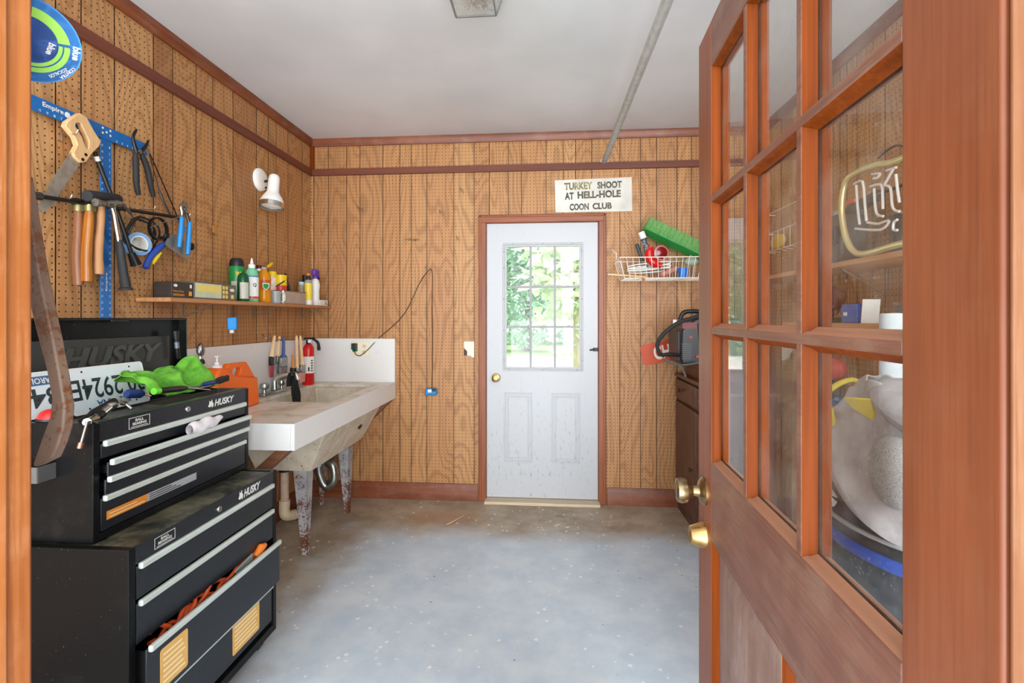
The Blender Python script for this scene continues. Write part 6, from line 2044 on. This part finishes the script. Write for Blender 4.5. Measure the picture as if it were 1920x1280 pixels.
# ================================================================== EAST SIDE: CABINET, BENCH, SHELVES
CABW = wood('dark_cabinet_wood', (92, 54, 38), (64, 36, 26), 'z', 0.4, dust=(150, 120, 104), dust_amt=0.3)
kx, ky0, ky1, kz = 0.902, 2.62, BY - 0.005, 0.967
t = thing('base_cabinet', 'dark stained wooden base cabinet in the back corner behind the open door', 'cabinet', (1.2, 3.1, 0))
build('body', M().boxmm((kx + 0.018, ky0, 0), (EX - 0.003, ky1, kz - 0.02)), CABW, t)
build('top', M().boxmm((kx, ky0 - 0.01, kz - 0.02), (EX - 0.003, ky1, kz)), wood('cabinet_top_wood', (110, 70, 50), (78, 46, 34), 'y', 0.45), t, bevel=0.002)
KN = mat('dark_knob', (84, 50, 36), 0.35, 0, 0.2)
ysplit = 3.08
for (ya, yb2) in ((ysplit + 0.005, ky1 - 0.02), (ky0 + 0.01, ysplit - 0.005)):
    for (za, zb2, nm) in ((0.80, 0.93, 'drawer'), (0.09, 0.775, 'door')):
        d = build(nm, M().boxmm((kx, ya, za), (kx + 0.02, yb2, zb2)), CABW, t, bevel=0.004)
        zc = (za + zb2) / 2 if nm == 'drawer' else 0.40
        yc2 = (ya + yb2) / 2 + 0.07 if nm == 'drawer' else ya + 0.05
        build('knob', M().lathe([(0.008, 0), (0.007, 0.012), (0.014, 0.018), (0.015, 0.026), (0.008, 0.03), (0, 0.03)], FR(kx) @ Matrix.Translation((-yc2, zc, 0)), 14), KN, d)
# riser and welder
rx, rz = PY(1271, 690, 3.2).x, 1.068
t = thing('wooden_box', 'plain brown wooden box standing on the dark cabinet under the welder', 'box', (1.15, 3.25, kz))
build('box', M().boxmm((0.95, 3.06, kz), (1.33, 3.46, rz)), wood('box_wood', (122, 76, 48), (92, 54, 34), 'y', 0.5), t, bevel=0.002)
wx0, wx1, wy0, wy1 = PY(1272, 640, 3.12).x, 1.19, 3.10, 3.40
t = thing('welder', 'black portable welding machine with top handle and dangling cables', 'welder', ((wx0 + wx1) / 2, 3.25, rz))
prof = [(wx0 + 0.012, rz), (wx1, rz), (wx1, rz + 0.29), (wx0 + 0.10, rz + 0.29), (wx0 + 0.012, rz + 0.22)]
build('case', M().prism(prof, FB(wy1), 0.0, wy1 - wy0), mat('welder_black', (24, 24, 26), 0.35, 0, 0.3), t, bevel=0.012)
build('side_panel', M().prism([(wx0 + 0.13, rz + 0.02), (wx1 - 0.02, rz + 0.02), (wx1 - 0.02, rz + 0.26), (wx0 + 0.11, rz + 0.26)], FB(wy0), 0.0, 0.008), BLACKP, t, bevel=0.006)
fp = build('front_panel', M().boxmm((wx0, wy0 + 0.03, rz + 0.02), (wx0 + 0.014, wy1 - 0.03, rz + 0.21)), mat('panel_dark', (44, 44, 46), 0.4), t, bevel=0.004)
for k in range(8):
    build('vent', M().boxmm((wx0 + 0.016, wy0 - 0.003, rz + 0.035 + k * 0.013), (wx0 + 0.075, wy0 + 0.001, rz + 0.041 + k * 0.013)), mat('vent_grey', (74, 74, 76), 0.4), t)
RD = mat('welder_red', (178, 34, 40), 0.4)
build('red_stripe', M().boxmm((wx0 + 0.02, wy0 - 0.002, rz + 0.225), (wx0 + 0.11, wy0 + 0.012, rz + 0.265)), mat('dark_red', (110, 34, 36), 0.4), t)
build('red_mark', M().boxmm((wx0 + 0.062, wy0 - 0.004, rz + 0.165), (wx0 + 0.078, wy0 + 0.001, rz + 0.18)), RD, t)
build('red_mark', M().boxmm((wx0 + 0.10, wy0 - 0.01, rz + 0.045), (wx0 + 0.13, wy0 - 0.007, rz + 0.06)), RD, t)
build('carry_handle', M().tube(smooth([(wx0 + 0.03, 3.2, rz + 0.28), (wx0 + 0.06, 3.2, rz + 0.33), (wx0 + 0.16, 3.2, rz + 0.33), (wx0 + 0.21, 3.2, rz + 0.28)], 6), 0.014, 10), BLACKP, t)
build('paper_tag', M().boxmm((PY(1262, 605, 3.2).x, 3.2, PY(1262, 612, 3.2).z), (PY(1269, 605, 3.2).x, 3.203, PY(1262, 599, 3.2).z)), PAPER, t)
cab = smooth([PY(1330, 580, 3.05), PY(1305, 594, 3.02), PY(1276, 603, 3.0), PY(1248, 622, 3.0), PY(1233, 643, 3.02), PY(1236, 662, 3.04), PY(1245, 666, 3.06)], 6)
build('torch_cable', M().tube(cab, 0.0125, 10), RUBBER, t)
build('torch', M().tube([PY(1240, 665, 3.05), PY(1258, 664, 3.06), PY(1276, 666, 3.08)], [0.01, 0.014, 0.011], 10), BLACKP, t)
build('ground_cable', M().tube(smooth([PY(1246, 671, 3.05), PY(1258, 680, 3.05), PY(1280, 684, 3.05), PY(1310, 680, 3.05)], 6), 0.0065, 8), mat('cable_grey', (84, 86, 84), 0.5), t)
build('ground_cable', M().tube(smooth([PY(1272, 682, 3.04), PY(1280, 692, 3.04), PY(1286, 706, 3.04)], 5), 0.0065, 8), mat('cable_grey', (84, 86, 84), 0.5), t)

# bench along the east wall
wbx = 1.17
BENCH = wood('bench_wood', (112, 78, 56), (80, 52, 36), 'y', 0.55, dust=(160, 140, 120), dust_amt=0.4)
t = thing('work_bench', 'dark wooden work bench along the wall behind the open door', 'bench', (1.34, 1.95, 0))
build('top', M().boxmm((wbx, 1.22, 0.93), (EX - 0.003, 2.58, 0.967)), BENCH, t, bevel=0.002)
build('apron', M().boxmm((wbx + 0.02, 1.24, 0.85), (wbx + 0.045, 2.56, 0.93)), BENCH, t)
for y in (1.26, 2.5):
    build('leg', M().boxmm((wbx + 0.03, y, 0), (wbx + 0.09, y + 0.06, 0.93)), BENCH, t)
    build('leg', M().boxmm((EX - 0.09, y, 0), (EX - 0.03, y + 0.06, 0.93)), BENCH, t)
SHW = wood('pale_shelf_wood', (206, 150, 102), (176, 120, 76), 'y', 0.55)
shx = 1.27
t = thing('wall_shelf', 'long pale board shelf on the east wall under the neon sign', 'shelf', (1.4, 2.2, 1.59))
build('board', M().boxmm((shx, 1.3, 1.585), (EX - 0.003, 3.3, 1.607)), SHW, t, bevel=0.002)
for y in (1.5, 2.3, 3.1):
    build('bracket', M().tube([(EX - 0.005, y, 1.583), (EX - 0.005, y, 1.46), (shx + 0.05, y, 1.583)], 0.004, 6), WIRE, t)
t = thing('wall_shelf', 'lower wooden board shelf on the east wall carrying the blue carton', 'shelf', (1.4, 2.2, 1.32))
build('board', M().boxmm((shx, 1.75, 1.315), (EX - 0.003, 2.75, 1.338)), SHW, t, bevel=0.002)
for y in (1.9, 2.6):
    build('bracket', M().tube([(EX - 0.005, y, 1.313), (EX - 0.005, y, 1.2), (shx + 0.05, y, 1.313)], 0.004, 6), WIRE, t)

# neon sign
xn = 1.262
t = thing('neon_sign', 'unlit neon sign with rounded gold tube frame and white letters', 'neon sign', (xn, 1.85, 1.61))


def NZ(pts):
    return [PX(1300 + x / 3.764, 300 + y / 3.764, xn) for (x, y) in pts]


fpts = NZ([(1445, 0), (1300, 30), (1170, 78), (1090, 130), (1058, 215), (1046, 340), (1058, 460), (1082, 560), (1120, 630), (1170, 660), (1260, 650), (1445, 595)])
yend = 1.50
top_, bot_ = fpts[0].copy(), fpts[-1].copy()
right = [Vector((xn, yend + 0.06, bot_.z + 0.002)), Vector((xn, yend, bot_.z + 0.06)), Vector((xn, yend, top_.z - 0.05)), Vector((xn, yend + 0.06, top_.z + 0.01))]
GOLD = mat('frame_gold', (222, 206, 150), 0.25, 0.6, 0.3, 20, (190, 170, 110))
build('frame_tube', M().tube(smooth(fpts + right, 5, closed=True), 0.013, 10, closed=True), GOLD, t)
NEON = mat('neon_tube_white', (222, 214, 208), 0.3, 0, 0.1)
for pl_ in ([(1150, 178), (1160, 330), (1174, 455)], [(1137, 168), (1194, 152), (1210, 300), (1222, 430)], [(1228, 440), (1300, 450), (1340, 438), (1385, 430), (1320, 492), (1145, 484)],
            [(1276, 200), (1284, 330), (1300, 384), (1340, 396)], [(1250, 186), (1326, 174), (1336, 260), (1338, 345)], [(1272, 128), (1300, 124), (1316, 96), (1262, 100)],
            [(1364, 74), (1432, 52)], [(1412, 62), (1370, 140), (1352, 178), (1392, 196), (1404, 320), (1425, 355), (1455, 362)], [(1440, 420), (1415, 440), (1412, 490), (1440, 494)],
            [(1430, 100), (1440, 200), (1455, 300)]):
    build('letter_tube', M().tube(smooth(NZ(pl_), 3), 0.005, 8), NEON, t)
build('support', M().tube([(xn + 0.012, 1.8, 1.98), (xn + 0.012, 1.8, 1.64)], 0.006, 8), BLACKP, t)
build('support', M().tube([(xn + 0.012, 2.1, 1.84), (xn + 0.012, 1.56, 1.84)], 0.006, 8), BLACKP, t)
build('wire', M().tube(smooth([(xn + 0.01, 1.98, 1.98), (xn + 0.02, 1.9, 2.0), (xn + 0.02, 1.8, 1.96), (xn + 0.02, 1.72, 2.02)], 5), 0.004, 6), BLACKP, t)

# things behind the sign and on the shelves
jb = PX(1580, 480, 1.38)
t = thing('oil_jug', 'black oil jug with pale printed label behind the neon frame', 'jug', (1.38, jb.y, 1.607))
build('body', M().ringprism([(p[0], p[1]) for p in rrect(-jb.y - 0.10, -jb.y + 0.09, 1.607, 1.84, 0.05)], [(p[0], p[1]) for p in rrect(-jb.y + 0.035, -jb.y + 0.07, 1.70, 1.78, 0.012)], FR(1.38), -0.06, 0.06), mat('oil_jug_black', (42, 42, 46), 0.35), t, bevel=0.012)
l_ = build('label', M().boxmm((1.3185, jb.y - 0.02, 1.635), (1.3202, jb.y + 0.085, 1.76)), mat('label_pale', (120, 118, 116), 0.5), t)
m = M()
for k in range(6):
    m.boxmm((1.3178, jb.y - 0.01, 1.645 + k * 0.017), (1.3186, jb.y + 0.07, 1.651 + k * 0.017))
build('print', m, WHITE_INK, l_)
build('cap', M().lathe([(0.022, 0), (0.022, 0.03), (0, 0.03)], UPF((1.38, jb.y + 0.03, 1.838)), 16), mat('cap_grey', (150, 150, 154), 0.4), t)
for (y, h, r, cname, colr, nm, lab) in ((2.02, 0.16, 0.05, 'can', (70, 74, 70), 'paint_can', 'dark grey paint can on the shelf behind the neon letters'),
                                       (1.88, 0.19, 0.045, 'can', (88, 92, 84), 'spray_can', 'tall greenish grey can on the shelf behind the neon letters'),
                                       (1.76, 0.13, 0.05, 'can', (112, 150, 150), 'paint_can', 'short pale teal can on the shelf behind the door stile')):
    t = thing(nm, lab, cname, (1.40, y, 1.607))
    build('body', M().lathe([(r, 0), (r, h)], UPF((1.40, y, 1.607)), 20), mat('can_%d_%d' % (colr[0], colr[1]), colr, 0.4, 0.2, 0.4), t)
    build('lid', M().lathe([(r * 0.95, h - 0.002), (r * 0.95, h + 0.008), (0, h + 0.006)], UPF((1.40, y, 1.607)), 20), STEEL, t)
ob = PX(1594, 376, 1.40)
t = thing('cordless_drill', 'dark drill with an orange battery lying on the shelf behind the sign', 'drill', (1.42, ob.y, 1.79))
t.location = (1.43, ob.y - 0.02, 1.607)
build('body', M().tube([(1.44, ob.y + 0.06, 1.87), (1.44, ob.y - 0.14, 1.90)], [0.03, 0.024], 12), BLACKP, t)
build('grip', M().tube([(1.44, ob.y - 0.02, 1.87), (1.44, ob.y - 0.01, 1.66)], 0.02, 10), BLACKP, t)
build('battery', M().boxmm((1.405, ob.y - 0.045, 1.607), (1.475, ob.y + 0.035, 1.665)), BLACKP, t, bevel=0.006)
build('trim', M().boxmm((1.405, ob.y - 0.02, 1.895), (1.46, ob.y + 0.045, 1.915)), mat('drill_orange', (226, 92, 34), 0.4), t, bevel=0.004)
# lower shelf
bb = PX(1608, 585, 1.33)
t = thing('blue_carton', 'small blue carton with white mark on the lower east shelf', 'box', (1.33, bb.y, 1.338))
build('carton', M().boxmm((1.29, bb.y - 0.06, 1.338), (1.37, bb.y + 0.045, 1.42)), mat('carton_blue', (44, 92, 176), 0.5), t, bevel=0.002)
build('emblem', M().boxmm((1.2885, bb.y + 0.005, 1.37), (1.29, bb.y + 0.03, 1.385)), WHITE_INK, t)
single('paper_card', M().box((1.33, bb.y - 0.085, 1.388), (0.07, 0.002, 0.10), Matrix.Rotation(0.12, 3, 'X')), PAPER, 'white card leaning on the blue carton', 'card')
rb = PX(1566, 575, 1.36)
t = thing('power_sander', 'dark red power tool on the lower east shelf beside the blue carton', 'power tool', (1.36, rb.y, 1.338))
build('body', M().tube(smooth([(1.36, rb.y + 0.06, 1.36), (1.36, rb.y + 0.02, 1.42), (1.36, rb.y - 0.04, 1.46), (1.36, rb.y + 0.02, 1.50)], 5), [0.02, 0.035, 0.03, 0.018], 12), mat('tool_maroon', (100, 40, 38), 0.5, 0, 0.5), t)
build('foot', M().boxmm((1.32, rb.y - 0.03, 1.338), (1.40, rb.y + 0.08, 1.362)), BLACKP, t, bevel=0.004)
t = thing('tool_case', 'dark grey tool case at the back of the lower east shelf', 'case', (1.45, bb.y - 0.2, 1.338))
build('case', M().boxmm((1.40, bb.y - 0.34, 1.338), (1.50, bb.y - 0.12, 1.41)), mat('case_grey', (64, 68, 72), 0.5, 0, 0.4), t, bevel=0.008)
build('handle', M().tube(smooth([(1.40, bb.y - 0.28, 1.38), (1.385, bb.y - 0.25, 1.385), (1.385, bb.y - 0.2, 1.385), (1.40, bb.y - 0.17, 1.38)], 4), 0.006, 8), BLACKP, t)
single('wall_cable', M().tube(smooth([(EX - 0.01, 2.15, 1.57), (EX - 0.02, 1.95, 1.52), (EX - 0.02, 1.8, 1.46), (EX - 0.015, 2.0, 1.43), (EX - 0.01, 2.12, 1.45)], 6), 0.006, 8), BLACKP, 'loose black cable hanging under the neon sign shelf', 'cable')
# wire rack seen through the middle panes
ra, rb_ = PX(1438, 380, EX - 0.06), PX(1494, 372, EX - 0.06)
t = thing('wire_rack', 'white wire rack with a yellow pouch on the east wall', 'rack', (EX - 0.06, (ra.y + rb_.y) / 2, 1.78))
xr = EX - 0.06
ya, yb3 = ra.y, ra.y - 0.55
for z in (1.80, 1.92, 2.05):
    build('bar', M().tube([(EX - 0.004, ya, z), (xr, ya, z), (xr, yb3, z), (EX - 0.004, yb3, z)], 0.0028, 6), GW, t)
for k in range(8):
    y = ya + (yb3 - ya) * k / 7
    build('bar', M().tube([(xr, y, 2.05 if k in (0, 7) else 1.92), (xr, y, 1.80), (EX - 0.004, y, 1.79)], 0.002, 5), GW, t)
yy = PX(1452, 432, EX - 0.03).y
single('yellow_pouch', M().ball((EX - 0.03, yy - 0.05, 1.86), (0.022, 0.10, 0.05)), mat('pouch_yellow', (226, 190, 50), 0.6), 'yellow pouch held in the white wire rack', 'pouch')
# bench-top things
t = thing('paper_roll', 'white paper towel roll standing on the work bench', 'paper roll', (1.26, PX(1676, 680, 1.26).y, 0.967))
py_ = PX(1676, 680, 1.26).y
build('roll', M().lathe([(0.044, 0), (0.044, 0.41), (0.02, 0.41), (0.02, 0.40)], UPF((1.26, py_, 0.967)), 28), mat('towel_white', (200, 208, 212), 0.9, 0, 0.15), t)
build('core', M().lathe([(0.02, 0.395), (0.02, 0.412), (0.018, 0.412), (0.018, 0.395)], UPF((1.26, py_, 0.967)), 20), mat('core_card', (170, 130, 90), 0.8), t)
for (u, v, r, lab, nm) in ((1568, 692, 0.055, 'round red tool housing on the bench behind the door glass', 'circular_saw'), (1644, 718, 0.032, 'small red tool near the paper roll on the bench', 'tape_measure')):
    p = PX(u, v, 1.33)
    t = thing(nm, lab, 'tool', (p.x, p.y, 0.967))
    build('housing', M().ball((p.x, p.y, max(p.z, 0.967 + r)), (r * 0.7, r, r)), mat('saw_red', (206, 52, 48), 0.4), t)
    build('base', M().boxmm((p.x - 0.05, p.y - r * 1.4, 0.967), (p.x + 0.05, p.y + r * 1.4, 0.985)), BLACKP, t, bevel=0.003)
    build('strut', M().tube([(p.x, p.y, 0.98), (p.x, p.y, max(p.z, 0.967 + r))], r * 0.4, 10), BLACKM, t)
p = PX(1600, 715, 1.36)
t = thing('hand_plane', 'dark metal hand plane lying on the work bench', 'plane', (1.36, p.y, 0.967))
build('sole', M().boxmm((1.33, p.y - 0.12, 0.967), (1.39, p.y + 0.12, 0.985)), BLACKM, t, bevel=0.002)
build('knob', M().ball((1.36, p.y - 0.08, 1.01), 0.022), CABW, t)
build('handle', M().tube(smooth([(1.36, p.y + 0.06, 0.985), (1.36, p.y + 0.05, 1.03), (1.36, p.y + 0.08, 1.06)], 4), 0.013, 8), CABW, t)

# golf bag behind the door
gx, gy = 0.93, 1.36
t = thing('golf_bag', 'black golf bag with grey white quilted panels, yellow tabs and blue piping', 'golf bag', (gx, gy, 0))
CLOTHW = NT('quilted_grey_white')
c = CLOTHW.coords()
CLOTHW.l(CLOTHW.mix(CLOTHW.step(CLOTHW.noise(c, 9, 5, 0.65), 0.35, 0.7), lin((180, 174, 174)), lin((146, 141, 141))), CLOTHW.b.inputs['Base Color'])
CLOTHW.b.inputs['Roughness'].default_value = 0.9
CLOTHW.bump(CLOTHW.noise(c, 300, 2), 0.25, 0.002)
NAVYB = mat('bag_navy_black', (32, 38, 48), 0.6, 0, 0.5, 20, (70, 78, 90), 0, 100, 0, ((150, 154, 156), 120, 0.7))
build('body', M().lathe([(0.15, 0.0), (0.16, 0.05), (0.165, 0.6), (0.16, 0.9), (0.15, 0.93)], UPF((gx, gy, 0)), 28, sx=0.95, sy=1.45), NAVYB, t)


def hood(u, v):
    a = -0.3 * PI + u * 1.9 * PI
    ca, sa = math.cos(a), math.sin(a)
    r = 0.176 - 0.085 * v ** 1.6
    z = 0.915 + 0.27 * v + 0.020 * math.sin(a * 3 + v * 4) + 0.03 * noise.noise(Vector((ca * 2, sa * 2, v * 4)))
    r += 0.022 * noise.noise(Vector((ca * 3, sa * 3, v * 3 + 5))) + 0.008 * math.sin(a * 6 + v * 6)
    z -= (1 - v) * 0.11 * max(0, -sa)
    return (gx + ca * r * 0.95, gy + sa * r * 1.45, z)


build('hood', M().sheet(hood, 48, 18), CLOTHW.m, t, recalc=False, solid=0.006, subsurf=1)
build('hood_flap', M().ball((gx - 0.02, gy - 0.14, 1.13), (0.11, 0.17, 0.05), rot=Matrix.Rotation(0.35, 3, 'X')), CLOTHW.m, t)
pp = build('hip_pad', M().ball((gx - 0.125, gy - 0.17, 1.0), (0.045, 0.075, 0.085)), mat('mesh_grey', (168, 166, 164), 0.9, 0, 0.9, 260, (128, 126, 124)), t)
build('blue_piping', M().lathe([(0.168, 0.757), (0.171, 0.772), (0.168, 0.787)], UPF((gx, gy, 0)), 28, sx=0.95, sy=1.45), mat('piping_blue', (36, 84, 190), 0.5), t)
build('white_piping', M().lathe([(0.168, 0.818), (0.170, 0.823), (0.168, 0.828)], UPF((gx, gy, 0)), 28, sx=0.95, sy=1.45), mat('piping_grey', (170, 172, 172), 0.6), t)
YT = mat('tab_yellow', (222, 200, 60), 0.5)
for (dx, dy_, z, r_) in ((-0.13, 0.12, 1.08, 0.3), (-0.11, -0.02, 1.13, -0.3)):
    build('tab', M().prism([(-0.05, 0.012), (0.045, 0.03), (0.05, -0.03), (-0.02, -0.012)], frame((gx + dx, gy + dy_, z), (0.15, -1, r_ * 0.2), (-0.2, 0, 1)), 0, 0.012), YT, t, bevel=0.003)
build('strap', M().tube(smooth([(gx - 0.02, gy + 0.21, 0.98), (gx - 0.08, gy + 0.22, 1.10), (gx, gy + 0.2, 1.17), (gx + 0.06, gy + 0.16, 1.1)], 6), 0.018, 8, flat=0.4), YT, t)
fr = frame((gx - 0.158, gy + 0.06, 0.872), (0.1, -1, -0.1), (0, 0, 1))
build('emblem', M().prism([(-0.06, 0.02), (0.03, 0.02), (0.05, 0.008), (-0.02, 0.004), (0.05, -0.004), (0.04, -0.022), (-0.05, -0.022), (-0.05, -0.014), (0.02, -0.012), (-0.05, 0.0)], fr, 0, 0.006), WHITE_INK, t)
# wood sliver on the floor
a, b = PZ(838, 983, 0.006), PZ(872, 965, 0.006)
single('wood_sliver', M().tube([a, a.lerp(b, 0.2), b], [0.010, 0.009, 0.003], 6, flat=0.4), wood('sliver_wood', (224, 186, 146), (204, 164, 124), 'y', 0.7), 'pale splinter of wood lying on the dirty concrete floor', 'splinter')
